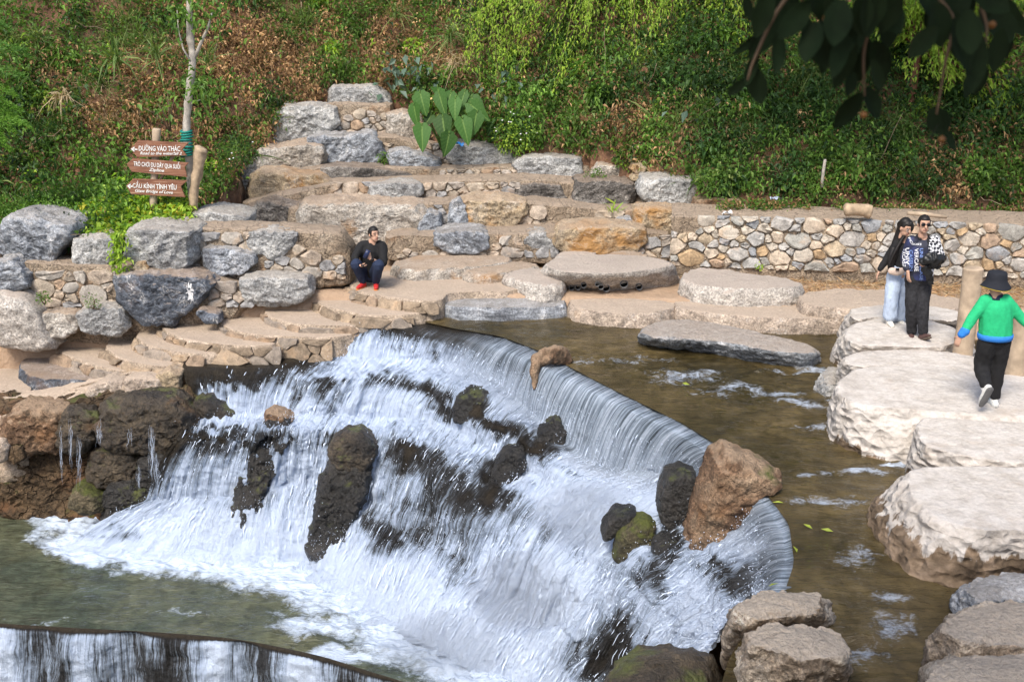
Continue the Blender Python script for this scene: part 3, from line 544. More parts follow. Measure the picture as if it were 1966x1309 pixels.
def SL(name, label, top, z, zb, mat, bottom=None, flare=.04, cat='rock', seed=None, n=84, rings=34, amp=.8, chops=0, dome=.02, edge=.1, parent=None, group=None, round_=1, kind=None, back=0.0, fine=1.0, **kw):
    """a slab: its top face fills the outline at height z, its sides go down to zb"""
    seed = seed if seed is not None else (hash_(label) % 1000)
    A = chaikin(pts3(top, z), round_, .22)
    A0, U = resample(A, n)
    if bottom is not None: B0, _ = resample(chaikin(pts3(bottom, zb), round_, .22), n, U=U)
    else:
        c = A0.mean(0); d = A0 - c; d[:, 2] = 0; d /= np.linalg.norm(d, axis=1)[:, None] + 1e-6; B0 = A0 + d * flare; B0[:, 2] = zb
    c = A0.mean(0); sz = A0.max(0) - A0.min(0); e = edge * min(1, sz[1]); R = []
    dd0 = c - A0; dd0[:, 2] = 0; rd0 = np.linalg.norm(dd0, axis=1)[:, None]; dd0 /= rd0 + 1e-6; A1 = A0 + dd0 * np.minimum(e, .3 * rd0) * .5
    hgt = (A0[:, 2] - B0[:, 2])[:, None]
    rad = np.linalg.norm((A0 - c)[:, :2], axis=1)[:, None]
    nt_ = rings // 2
    for s in np.concatenate([np.linspace(.05, .85, nt_ - 4), [.9, .94, .97, .985]]):
        q = c + (A1 - c) * s; q[:, 2:3] += dome * (1 - s * s) * 1.0; R.append(q)
    for t in np.linspace(0, 1, rings - nt_):
        k = t; q = A0 * (1 - k) + B0 * k
        sh = np.minimum(e, .3 * rad) * math.exp(-t * 14) * .5; dd = (c - q); dd[:, 2] = 0; dd /= np.linalg.norm(dd, axis=1)[:, None] + 1e-6
        q = q + dd * sh; q[:, 2:3] -= np.minimum(e, hgt * .4) * .3 * (1 - math.exp(-t * 20)) * math.exp(-t * 4) + (np.minimum(.006, hgt * .1) if t == 0 else 0); R.append(q)
    V, Q, T = ringmesh(R); V = roughen(V, Q, T, seed, max(.35, min(1, float(hgt.mean()) * 1.6)), amp, chops, keep_top=True, fine=fine)
    if parent is not None: return obj(name, V, Q, T, mat=M[mat], parent=parent, sharp=.75, **kw)
    if kind: return obj(name, V, Q, T, mat=M[mat], sharp=.75, kind=kind, **kw)
    return obj(name, V, Q, T, mat=M[mat], sharp=.75, label=label, category=cat, group=group, **kw)
def clip(poly, p, nrm):
    out = []; k = len(poly)
    for i in range(k):
        a, b = poly[i], poly[(i + 1) % k]; da, db = (a - p) @ nrm, (b - p) @ nrm
        if da <= 0: out.append(a)
        if da * db < 0: out.append(a + (b - a) * da / (da - db))
    return out
def voronoi(w, h, cell, r, aspect=1.35, mixs=.5):
    pts = []; tries = 0; target = int(w * h / (cell * cell) * 1.7)
    while len(pts) < target and tries < target * 25:
        tries += 1; p = np.array([r.uniform(-.02, w + .02), r.uniform(0, h)]); rad = cell * (r.uniform(1 - mixs, 1 + mixs))
        if all(math.hypot((p[0] - q[0]) / aspect, p[1] - q[1]) > .5 * (rad + q[2]) * .98 for q in pts): pts.append((p[0], p[1], rad))
    P = np.array([(a, b) for a, b, _ in pts]); Rd = np.array([c for _, _, c in pts]); cells = []
    for i in range(len(P)):
        poly = [np.array(q, float) for q in ((0, 0), (w, 0), (w, h), (0, h))]
        dd = np.hypot((P[:, 0] - P[i, 0]) / aspect, P[:, 1] - P[i, 1]); order = np.argsort(dd)[1:16]
        for j in order:
            dv = P[j] - P[i]; t = .5 + .5 * (Rd[i] ** 2 - Rd[j] ** 2) / (dd[j] ** 2 + 1e-6) * .35; t = min(max(t, .3), .7); nn = dv / np.array([aspect ** 2, 1]); nn /= np.linalg.norm(nn) + 1e-9
            poly = clip(poly, P[i] + dv * t, nn)
            if len(poly) < 3: break
        if len(poly) >= 3: cells.append(np.array(poly))
    return cells
def facing(parent, name, fmap, w, h, cell, mat, seed, proud=.05, gap=.012, skip=None, mixs=.5, aspect=1.35, n=9, rough=.012, ch=.16):
    """loose stones laid as a facing; fmap(s, t) gives the point of the wall at s metres along, t metres up, and its outward normal"""
    r = np.random.default_rng(seed); cnt = 0
    for poly in voronoi(w, h, cell, r, aspect, mixs):
        c = poly.mean(0); ext = np.linalg.norm(poly - c, axis=1).mean()
        if ext < .03: continue
        p0, nn = fmap(c[0], c[1])
        if skip is not None:
            uv = proj(p0[None]); 
            if skip(uv[0][0], uv[1][0]): continue
        q = c + (poly - c) * (1 - gap / ext); q, _ = resample(chaikin(q, 1, ch), n); q = q + r.normal(0, ext * .04, q.shape)
        pr = proud * r.uniform(.5, 1.35); tilt = r.normal(0, .12, 2); R = []
        for s, dep in ((1.0, -.05), (.98, pr * .55), (.78, pr)):
            ring = []
            for a in q:
                b = c + (a - c) * s; pt, nv = fmap(b[0], b[1]); ring.append(pt + nv * (dep + (tilt @ (b - c) if dep > 0 else 0) + r.normal(0, rough)))
            R.append(ring)
        V, Q, T = ringmesh(np.array(R), cap1=True, cap0=False)
        obj(name, V, Q, T, mat=M[mat], parent=parent, sharp=.6); cnt += 1
    return cnt
def pathmap(pts, lean=0.0):
    """bottom line of a facing (world points) -> fmap"""
    pts = np.asarray(pts, float); d = np.linalg.norm(np.diff(pts[:, :2], axis=0), axis=1); U = np.concatenate([[0], np.cumsum(d)])
    def f(s, t):
        p = np.array([np.interp(s, U, pts[:, k]) for k in range(3)]); e = .06; a = np.array([np.interp(s - e, U, pts[:, k]) for k in range(2)]); b = np.array([np.interp(s + e, U, pts[:, k]) for k in range(2)])
        tg = (b - a) / (np.linalg.norm(b - a) + 1e-9); nn = np.array([tg[1], -tg[0], 0.])
        return p + np.array([0, 0, t]) - nn * lean * t, nn
    return f, U[-1]

# --- terraces of mortared rubble that carry the boulders
def in_rocks(u, v): return any(inside((u, v), p) for p in ROCKS)
def tier(name, label, poly, y, depth, bands, mat='mortar', cell=.2, seed=1, cat='stone wall', lean=.04):
    t = FR(name, label, poly, y, depth, mat, cat=cat, bulge=.02, n=90, rings=22, amp=.7, chops=0, round_=1, seed=seed); ROCKS.pop()
    return t
def rubble(parent, y, u0, u1, v0, v1, cell, seed, mat='rubble_pale', proud=.032, lean=0.0, mixs=.55, skip=None, v1b=None, v0b=None, yb=None):
    """facing stones over the outline u0..u1 (across), v0 (top) .. v1 (bottom), on the wall at distance y (yb at the right end)"""
    a = PY(u0, v1, y); b = PY(u1, v1b or v1, yb or y); f, w = pathmap([a, b], lean); ht = PY(u0, v0, y)[2] - a[2]; h2 = PY(u1, v0b or v0, yb or y)[2] - b[2]
    def g(s, t):
        k = s / w; p, nn = f(s, t * ((1 - k) + k * h2 / ht)); return p, nn
    return facing(parent, 'stone', g, w, ht, cell, mat, seed, proud, gap=.008, skip=skip or in_rocks, mixs=mixs, ch=.07, n=10)
# big boulders of the terraced bank: outline in the photograph, distance, depth, stone
BIG = [
 ('pale grey block crowning the terraced stone bank', [(627,178),(640,168),(715,168),(735,182),(748,200),(745,222),(690,215),(640,222),(628,200)], 23.6, .9, 'grey'),
 ('grey boulder with a pinkish stripe, left of the crowning block', [(513,262),(525,225),(545,205),(600,204),(640,208),(645,240),(620,262),(575,275),(530,278)], 23.0, .9, 'grey'),
 ('large slanting slate-blue boulder under the crowning block', [(592,268),(610,262),(665,264),(705,256),(730,280),(738,312),(690,318),(640,316),(612,295)], 22.2, .8, 'blue'),
 ('brown-stained upright block behind the big green leaves', [(743,222),(765,218),(800,225),(822,260),(815,285),(780,290),(748,282)], 22.9, .8, 'tan'),
 ('long rough grey-brown boulder on the left of the upper tier', [(478,315),(500,288),(560,280),(612,283),(622,305),(625,330),(560,338),(490,335)], 21.9, 1.2, 'tan'),
 ('ochre-sided boulder at the left end of the middle tier', [(476,345),(495,332),(560,334),(612,338),(634,352),(636,380),(600,390),(540,392),(495,388),(480,370)], 21.1, 1.3, 'ochre'),
 ('grey boulder jutting out at the left foot of the ochre boulder', [(458,350),(470,322),(486,316),(498,345),(485,372),(466,368)], 21.7, .8, 'grey'),
 ('flat grey seat slab below the slanting slate boulder', [(617,325),(640,321),(720,324),(795,338),(790,347),(720,350),(640,351),(622,344)], 21.4, .9, 'dark'),
 ('blue-grey boulder to the right of the slanting slate boulder', [(742,298),(770,288),(805,298),(838,312),(845,330),(820,342),(780,336),(750,318)], 21.9, .8, 'blue'),
 ('long pale boulder just right of the big green leaves', [(858,290),(880,278),(930,280),(975,286),(985,308),(978,324),(930,326),(880,318),(862,308)], 22.0, 1.0, 'grey'),
 ('weathered pale boulder next along the upper tier', [(988,318),(1000,302),(1050,302),(1110,305),(1126,316),(1115,342),(1060,350),(1005,348)], 21.5, 1.0, 'grey'),
 ('low dark boulder right under the weathered pale one', [(988,375),(1000,356),(1045,354),(1085,358),(1098,388),(1060,397),(1000,396)], 20.7, .8, 'dark'),
 ('dark brown layered boulder with a spiky plant at its foot', [(1098,368),(1110,350),(1160,348),(1212,354),(1222,378),(1205,398),(1160,404),(1115,394)], 20.5, 1.0, 'dark'),
 ('reddish-brown wedge boulder leaning on the green slope', [(1135,335),(1152,316),(1185,320),(1207,330),(1195,348),(1150,350)], 21.3, .7, 'tan'),
 ('pale grey block standing alone at the right of the upper tier', [(1230,372),(1240,346),(1280,343),(1336,347),(1337,365),(1322,392),(1280,396),(1245,390)], 20.0, .9, 'grey'),
 ('white-grey boulder in the middle of the rubble tier', [(705,375),(712,358),(760,352),(805,354),(808,372),(790,386),(740,392),(712,388)], 20.4, .7, 'grey'),
 ('huge banded grey rock face behind the squatting man', [(572,470),(570,420),(585,394),(700,392),(800,398),(820,415),(822,450),(800,478),(700,492),(610,490)], 19.7, 1.2, 'tan'),
 ('tall grey slab set on end beside the huge banded rock', [(802,478),(806,430),(822,408),(842,416),(846,448),(835,476)], 19.5, .5, 'blue'),
 ('rounded dark grey boulder lying at the foot of the tiers', [(833,470),(836,450),(870,445),(920,446),(940,458),(938,474),(910,486),(865,485)], 18.9, .8, 'blue'),
 ('big orange-faced block with a broken lower corner', [(888,420),(884,392),(905,384),(970,384),(1008,390),(1010,412),(990,430),(965,444),(900,442)], 19.8, .9, 'ochre'),
 ('grey-blue standing stone left of the orange-faced block', [(860,430),(866,392),(880,384),(894,398),(897,430),(880,442)], 19.75, .4, 'blue'),
 ('grey seat boulder right of the orange-faced block', [(1040,430),(1045,402),(1090,400),(1140,408),(1152,424),(1130,436),(1070,440)], 20.0, .8, 'tan'),
 ('small grey boulder low in the front tier', [(1002,470),(1010,450),(1040,446),(1060,456),(1062,478),(1030,484)], 19.0, .5, 'grey'),
 ('long ochre-grey boulder closing the front tier', [(1068,470),(1078,442),(1120,436),(1190,438),(1236,442),(1242,466),(1220,482),(1150,488),(1090,486)], 18.8, .9, 'ochre'),
 ('orange boulder with a grey wedge, before the stone wall', [(1222,440),(1225,405),(1260,400),(1330,404),(1345,418),(1335,440),(1280,450),(1240,452)], 19.4, .8, 'ochre'),
 ('small blue-grey stone between the tiers', [(1182,428),(1190,420),(1210,418),(1216,430),(1208,437),(1188,437)], 19.6, .3, 'blue'),
 ('reddish flat block at the left end above the stone wall', [(1335,405),(1340,386),(1380,383),(1425,386),(1430,405),(1400,410)], 19.3, .6, 'rust'),
 ('pale yellow stone on the slope edge, larger of the two', [(1211,325),(1216,316),(1230,315),(1241,322),(1236,333),(1222,334)], 20.9, .3, 'ochre'),
 ('pale yellow stone on the slope edge, smaller of the two', [(1210,342),(1216,336),(1227,336),(1231,343),(1222,348),(1213,347)], 20.8, .25, 'ochre'),
 ('flat pale boulder on top of the left rubble wall', [(360,432),(366,412),(400,407),(450,413),(472,420),(471,437),(430,441),(385,440)], 18.2, .9, 'grey'),
 ('grey-blue boulder in the middle of the left rubble wall', [(384,500),(395,478),(440,478),(482,492),(486,508),(460,526),(420,526),(395,516)], 17.2, .5, 'blue'),
 ('notched grey boulder near the top of the left rubble wall', [(474,470),(480,446),(520,443),(562,448),(572,472),(550,488),(528,500),(508,492),(490,484)], 17.4, .6, 'grey'),
 ('dark rough boulder in shade below the ochre boulder', [(468,425),(475,400),(510,388),(545,395),(570,400),(572,440),(520,442)], 20.2, .8, 'dark'),
 ('big square grey boulder beside the yellow-green ground cover', [(238,490),(244,448),(262,440),(330,444),(368,450),(366,500),(345,522),(320,524),(290,510),(262,512)], 17.0, 1.1, 'grey'),
 ('smaller grey boulder between the two largest on the left', [(138,495),(146,462),(180,456),(218,462),(220,500),(205,522),(170,526),(148,515)], 17.1, .9, 'grey'),
 ('large blue-grey boulder at the left edge of the upper row', [(-14,480),(4,430),(24,415),(70,424),(130,436),(136,455),(110,480),(95,500),(40,502)], 17.1, 1.2, 'blue'),
 ('dark slate boulder splashed with white paint', [(213,542),(225,530),(300,528),(395,536),(405,550),(375,585),(340,605),(330,628),(290,630),(250,600),(225,570)], 16.7, .9, 'slate'),
 ('grey boulder at the left edge below the upper row', [(-20,545),(-10,505),(20,500),(48,530),(50,550),(20,562)], 16.7, .8, 'blue'),
 ('low grey boulder above the stepped ledges on the left', [(145,630),(150,600),(190,590),(235,596),(242,625),(225,645),(180,642)], 16.55, .5, 'grey'),
 ('rounded grey boulder at the left of that low boulder', [(55,625),(65,604),(100,600),(140,606),(150,632),(120,648),(80,645)], 16.6, .4, 'tan'),
 ('grey flat-faced block at the back of the stone steps', [(462,560),(466,538),(500,533),(560,536),(600,540),(590,572),(545,588),(500,586),(470,580)], 16.9, .6, 'grey'),
 ('small dark wedge stone under the slate boulder', [(375,600),(385,595),(418,604),(420,620),(395,622)], 16.5, .3, 'slate'),
 ('small tan stone wedged under the square grey boulder', [(256,515),(262,504),(278,503),(284,518),(270,526)], 16.9, .2, 'ochre'),
]
def grow(poly, k):
    a = np.array(poly, float); c = a.mean(0); return [tuple(q) for q in c + (a - c) * k]
for lab, poly, y, dp, mt in BIG: FR('boulder', lab, grow(poly, 1.04), y, dp * 1.15, mt, chops=5, n=96, rings=40, sharp_=.5, bulge=.07)
# pink-white sloping slab at the left edge
FR('boulder', 'pinkish-white sloping slab of rock at the left edge', [(-25,660),(-25,560),(40,570),(70,600),(85,640),(105,668),(60,672),(10,668)], 16.5, .9, 'cement', bulge=.1, amp=.7)

A1 = tier('stone_tier', 'lowest rubble tier of the stone bank behind the dusty terrace', [(740,500),(745,455),(835,452),(1000,449),(1180,445),(1285,452),(1290,500),(1100,505),(900,502)], 19.0, 1.3, None, seed=11)
rubble(A1, 18.98, 760, 1290, 452, 495, .2, 21)
A2 = tier('stone_tier', 'second rubble tier, running behind the orange-faced block', [(555,505),(560,398),(820,392),(1010,390),(1150,402),(1345,408),(1345,460),(1000,470),(800,500)], 19.95, 1.2, None, seed=12)
rubble(A2, 19.9, 760, 1050, 394, 442, .2, 22); rubble(A2, 19.9, 1140, 1240, 404, 440, .2, 122)
A3 = tier('stone_tier', 'third rubble tier, with the white-grey boulder in it', [(465,450),(470,390),(640,352),(800,350),(1000,346),(1110,350),(1235,356),(1238,420),(900,420)], 20.75, 1.2, None, seed=13)
rubble(A3, 20.7, 635, 1000, 350, 392, .17, 23); rubble(A3, 20.7, 1080, 1240, 352, 402, .17, 123)
A4 = tier('stone_tier', 'fourth rubble tier, below the long pale boulder', [(470,400),(480,345),(620,322),(850,326),(1000,320),(1130,322),(1135,380),(800,380)], 21.6, 1.0, None, seed=14)
rubble(A4, 21.55, 790, 1010, 326, 352, .15, 24)
A5 = tier('stone_tier', 'fifth rubble tier, holding up the slate-blue boulders', [(480,360),(500,300),(600,266),(740,262),(860,286),(990,305),(990,350),(700,350)], 22.5, .9, None, seed=15)
rubble(A5, 22.45, 735, 880, 275, 326, .17, 25)
A6 = tier('stone_tier', 'topmost rubble tier under the crowning block', [(512,300),(520,230),(640,200),(745,202),(752,235),(822,235),(835,300),(700,310)], 23.25, .9, None, seed=16)
rubble(A6, 23.2, 560, 745, 208, 272, .18, 26)
A7 = tier('stone_tier', 'rubble wall rising at the left behind the stone steps', [(330,560),(345,445),(380,438),(500,440),(600,446),(650,450),(670,480),(672,548),(560,560)], 17.45, .9, None, seed=17)
rubble(A7, 17.4, 350, 665, 446, 536, .2, 27)
A8 = tier('stone_tier', 'earthy bank under the left row of boulders', [(-60,640),(-60,500),(60,505),(240,515),(345,520),(480,560),(430,640),(200,660)], 16.95, .8, None, seed=18)
rubble(A8, 16.9, -40, 240, 520, 590, .24, 28, proud=.03)
rubble(A8, 16.9, 400, 560, 540, 590, .2, 29, proud=.03)

# --- the stone wall on the right
wl0, wl1 = PY(1285, 510, 18.35), PY(2120, 540, 17.3); zt0, zt1 = PY(1285, 414, 18.35)[2], PY(2120, 436, 17.3)[2]
nw = 80; pts = [wl0 * (1 - t) + wl1 * t for t in np.linspace(0, 1, nw)]; dirw = (wl1 - wl0)[:2]; dirw /= np.linalg.norm(dirw); nw_ = np.array([dirw[1], -dirw[0], 0])
V = []
for k, p in enumerate(pts):
    t = k / (nw - 1); zt = zt0 * (1 - t) + zt1 * t + .03 * noise(np.array([[k * .31, 0, 0]]))[0]
    for q in ((p - nw_ * .0 + [0, 0, -.4]), p, np.array([p[0], p[1], zt - .03]), np.array([p[0], p[1], zt]) - nw_ * .05, np.array([p[0], p[1], zt + .04]) - nw_ * 1.05, np.array([p[0], p[1], p[2] - .4]) - nw_ * 1.05): V.append(q)
V = np.array(V); i = np.arange(nw - 1)[:, None] * 6; j = np.arange(6)[None]; Q = np.stack([i + j, i + (j + 1) % 6, i + 6 + (j + 1) % 6, i + 6 + j], -1).reshape(-1, 4)
stone_wall = obj('stone_wall', V, Q, mat=M['mortar'], sharp=.6, label='dry-looking wall of mixed grey and tan stones along the right bank', category='stone wall')
rubble(stone_wall, 18.35, 1285, 2120, 412, 510, .2, 31, mat='rubble', proud=.05, mixs=.62, skip=lambda u, v: u > 1990 or inside((u, v), BIG[24][1]), v1b=540, v0b=435, yb=17.3)

# --- dusty slabs of the far bank and the steps that go down on the left
def steps_face(parent, edge, z, hgt, cell, seed, mat='stepstone', proud=.016, lean=-.15):
    e = np.array([PZ(u, v, z) for u, v in edge]); e = resample(chaikin(e, 1, .25, closed=False), 30, False)[0]; e[:, 2] = z - hgt
    f, w = pathmap(e, 0.0)
    def g(s, t): p, nn = f(s, t); return p + nn * (.035 + .07 * (1 - t / hgt)), nn
    facing(parent, 'stone', g, w, hgt - .03, cell, mat, seed, proud, gap=.005, mixs=.6, aspect=1.7, rough=.006, ch=.08)
STEPS = [
 ('dusty landing where the man squats', [(668,548),(672,534),(700,526),(760,518),(850,525),(1000,535),(1000,560),(862,560),(846,580),(760,573),(685,560)], .33, -.6, [(668,546),(685,560),(760,573),(846,580)], .2),
 ('curved stone step just below the squatting man', [(603,566),(625,556),(690,558),(760,572),(846,580),(850,592),(795,604),(720,607),(650,596),(610,582)], .15, -.7, [(603,566),(610,582),(650,596),(720,607),(795,604)], .2),
 ('broad rounded stone step, second below the squatting man', [(505,596),(525,582),(600,574),(650,594),(722,606),(712,622),(640,626),(560,622),(518,610)], 0.0, -.8, [(505,596),(518,610),(560,622),(640,626),(712,622)], .5),
 ('stone step with a cracked face over the water', [(418,614),(440,600),(512,598),(528,614),(600,628),(690,640),(640,648),(560,646),(480,642),(432,630)], -.12, -.9, [(418,614),(432,630),(480,642),(560,646),(640,648)], .4),
 ('stone step in the middle of the left flight', [(306,626),(330,606),(420,604),(436,632),(500,650),(540,662),(450,664),(380,656),(330,644)], -.22, -.9, [(306,626),(330,644),(380,656),(450,664),(540,662)], .3),
 ('small rounded step below the middle one', [(256,645),(275,630),(320,632),(388,657),(440,672),(395,680),(340,676),(280,664)], -.34, -1., [(256,645),(280,664),(340,676),(395,680)], .22),
 ('rounded step with a grey lip, lower left flight', [(198,668),(215,648),(262,646),(300,668),(395,686),(330,704),(290,702),(240,692)], -.5, -1.1, [(198,668),(240,692),(290,702),(330,704)], .25),
 ('long step running down to the ledge', [(105,672),(130,652),(200,650),(212,672),(290,702),(335,704),(240,716),(160,696)], -.64, -1.2, [(105,672),(160,696),(240,716)], .25),
 ('dark-edged step near the left edge', [(32,700),(60,676),(112,680),(165,700),(245,720),(205,732),(130,728),(62,728)], -.82, -1.4, [(32,700),(62,728),(130,728),(205,732)], .28),
 ('lowest step at the left edge', [(-90,720),(-50,690),(20,688),(38,704),(66,744),(40,765),(0,762),(-60,752)], -1.0, -1.6, [(-60,752),(0,762),(40,765),(66,744)], .25),
]
for k, (lab, top, z, zb, edge, h) in enumerate(STEPS):
    t = SL('stone_step', lab, top, z, zb, 'step' if k != 8 else 'slate', cat='step', flare=.1, amp=.45, dome=.0, edge=.05, n=110, rings=34, seed=40 + k)
    if k != 8: steps_face(t, edge, z, h, .24, 60 + k)
SL('step_bank', 'earth', [(-120,770),(-100,600),(240,600),(480,590),(700,560),(722,606),(690,640),(600,668),(420,668),(300,700),(120,735),(30,775)], -.62, -2.2, 'step', kind='structure', flare=.0, amp=.6, n=120, seed=5) if False else None
SL('stone_ledge', 'sloping earthen ledge of the left bank above the wet rocks', [(-60,800,-1.2),(-60,765,-1.15),(60,752,-1.0),(160,732,-.8),(250,716,-.62),(340,694,-.5),(352,700,-.52),(340,712,-.56),(250,740,-.72),(160,772,-.98),(60,790,-1.1),(0,808,-1.2)], -1.0, -2.2, 'step', cat='ledge', flare=.05, amp=.9, n=110, dome=.03, seed=77)
for k, (lab, poly, y, mt) in enumerate([
 ('flat tan stone set in the ledge end over the dark rocks', [(160,768),(170,745),(205,728),(240,735),(245,765),(200,775)], 15.35, 'bank'),
 ('cracked tan stone in the middle of the ledge end', [(232,762),(238,730),(275,722),(310,728),(315,752),(280,766)], 15.35, 'bank'),
 ('mossy ochre stone at the tip of the ledge beside the water', [(295,760),(300,720),(325,710),(346,718),(346,750),(325,764)], 15.4, 'ochre'),
]): FR('stone', lab, poly, y, .5, mt, amp=.8)

SLABS = [
 ('blue-grey bank rock at the far edge of the pool', [(843,578),(865,556),(930,546),(1000,550),(1086,572),(1088,588),(1000,592),(920,592),(855,590)], .2, -.5, 'blue', None),
 ('tan bank rock in the middle of the far edge of the pool', [(1084,578),(1110,564),(1180,562),(1290,566),(1306,590),(1255,602),(1180,604),(1110,594)], .22, -.5, 'bank', None),
 ('long dusty bank rock at the far edge of the pool, right part', [(1288,580),(1320,564),(1420,560),(1540,574),(1628,598),(1625,614),(1480,612),(1380,604),(1305,594)], .24, -.5, 'bank', None),
 ('pale cement slab with black pipes in its face', [(1040,512),(1062,494),(1120,488),(1210,488),(1286,498),(1296,512),(1180,526),(1090,524)], .68, .1, 'cement', [(1018,555),(1050,520),(1120,510),(1210,510),(1300,530),(1312,560),(1180,570),(1075,564)]),
 ('low cement slab tucked against the left of the pipe slab', [(962,528),(990,516),(1050,514),(1086,532),(1078,546),(1040,550),(1000,540)], .48, .1, 'cement', None),
 ('pale flat slab right of the pipe slab', [(1303,532),(1330,516),(1400,518),(1546,540),(1535,554),(1420,556),(1330,548)], .54, .1, 'cement', None),
 ('knobbly dusty rock beyond the stepping stones', [(1528,572),(1550,558),(1640,554),(1740,558),(1860,575),(1860,595),(1700,592),(1600,592),(1545,586)], .42, -.3, 'bank', None),
 ('small pale rock ledge behind the pipe slab', [(1060,492),(1080,482),(1130,480),(1150,488),(1110,496)], .62, .1, 'cement', None),
 ('small lumpy rock behind the pipe slab, right one', [(1160,494),(1175,484),(1220,482),(1250,492),(1210,498)], .66, .1, 'tan', None),
 ('rough ledge of natural rock right of the squatting man', [(745,505),(790,492),(860,486),(960,488),(990,500),(930,512),(850,516),(780,520)], .52, .1, 'tan', None),
 ('second low rock ledge running to the pipe slab', [(880,520),(930,508),(1010,500),(1040,508),(990,522),(930,530)], .48, .1, 'tan', None),
]
pipe_slab = None
for k, (lab, top, z, zb, mt, bot) in enumerate(SLABS):
    o = SL('bank_rock', lab, top, z, zb, mt, bottom=bot, amp=.8, seed=80 + k, n=100, rings=40)
    if k == 3: pipe_slab = o
SL('flat_rock', 'long flat grey rock lying like an island in the upper pool', [(1224,644),(1240,620),(1300,610),(1380,620),(1480,642),(1560,662),(1576,674),(1550,680),(1470,672),(1390,658),(1320,652)], .27, -.1, 'bluebank', bottom=[(1222,668),(1240,640),(1300,636),(1380,645),(1480,662),(1570,684),(1582,700),(1560,716),(1470,708),(1390,692),(1310,678)], amp=1.0, seed=91, n=130, rings=50)
STEPPING = [
 ('farthest white stepping slab, behind the woman', [(1630,606),(1640,590),(1700,584),(1780,586),(1850,598),(1850,616),(1760,612),(1680,610),(1640,614)], .47, -.1, [(1600,640),(1640,606),(1700,600),(1780,600),(1880,612),(1880,640),(1760,650),(1680,650),(1610,660)]),
 ('white stepping slab under the woman and the man', [(1618,648),(1632,622),(1690,608),(1780,612),(1836,630),(1850,655),(1800,668),(1700,664),(1640,662)], .5, -.1, [(1585,690),(1625,640),(1690,625),(1780,630),(1870,650),(1880,700),(1800,720),(1700,720),(1610,720)]),
 ('narrow white stepping slab in front of the man', [(1616,695),(1630,676),(1700,670),(1800,672),(1900,688),(1945,704),(1930,722),(1820,712),(1720,702),(1640,704)], .52, -.1, [(1590,745),(1620,700),(1700,690),(1800,695),(1920,715),(1975,740),(1950,770),(1820,770),(1720,760),(1610,765)]),
 ('largest white stepping slab, where the person in green walks', [(1602,752),(1622,714),(1680,700),(1780,702),(1900,716),(2080,730),(2080,800),(1960,800),(1860,796),(1740,786),(1640,778)], .56, -.1, [(1578,850),(1600,770),(1680,740),(1780,740),(1900,760),(2100,780),(2100,920),(1960,920),(1860,925),(1745,908),(1640,888)]),
 ('round white stepping slab partly behind the nearest one', [(1758,822),(1775,800),(1830,790),(1960,794),(2080,800),(2080,900),(1960,892),(1850,876),(1772,858)], .5, -.1, [(1735,900),(1760,850),(1830,830),(1960,830),(2100,840),(2100,990),(1960,990),(1850,975),(1742,935)]),
 ('nearest white stepping slab with a brown rough rock base', [(1735,922),(1750,898),(1820,892),(1960,894),(2080,900),(2080,1040),(1960,1018),(1870,1020),(1790,995),(1748,955)], .52, -.1, [(1645,1000),(1690,945),(1800,930),(1960,930),(2100,940),(2100,1140),(1960,1130),(1850,1150),(1750,1135),(1685,1065)]),
]
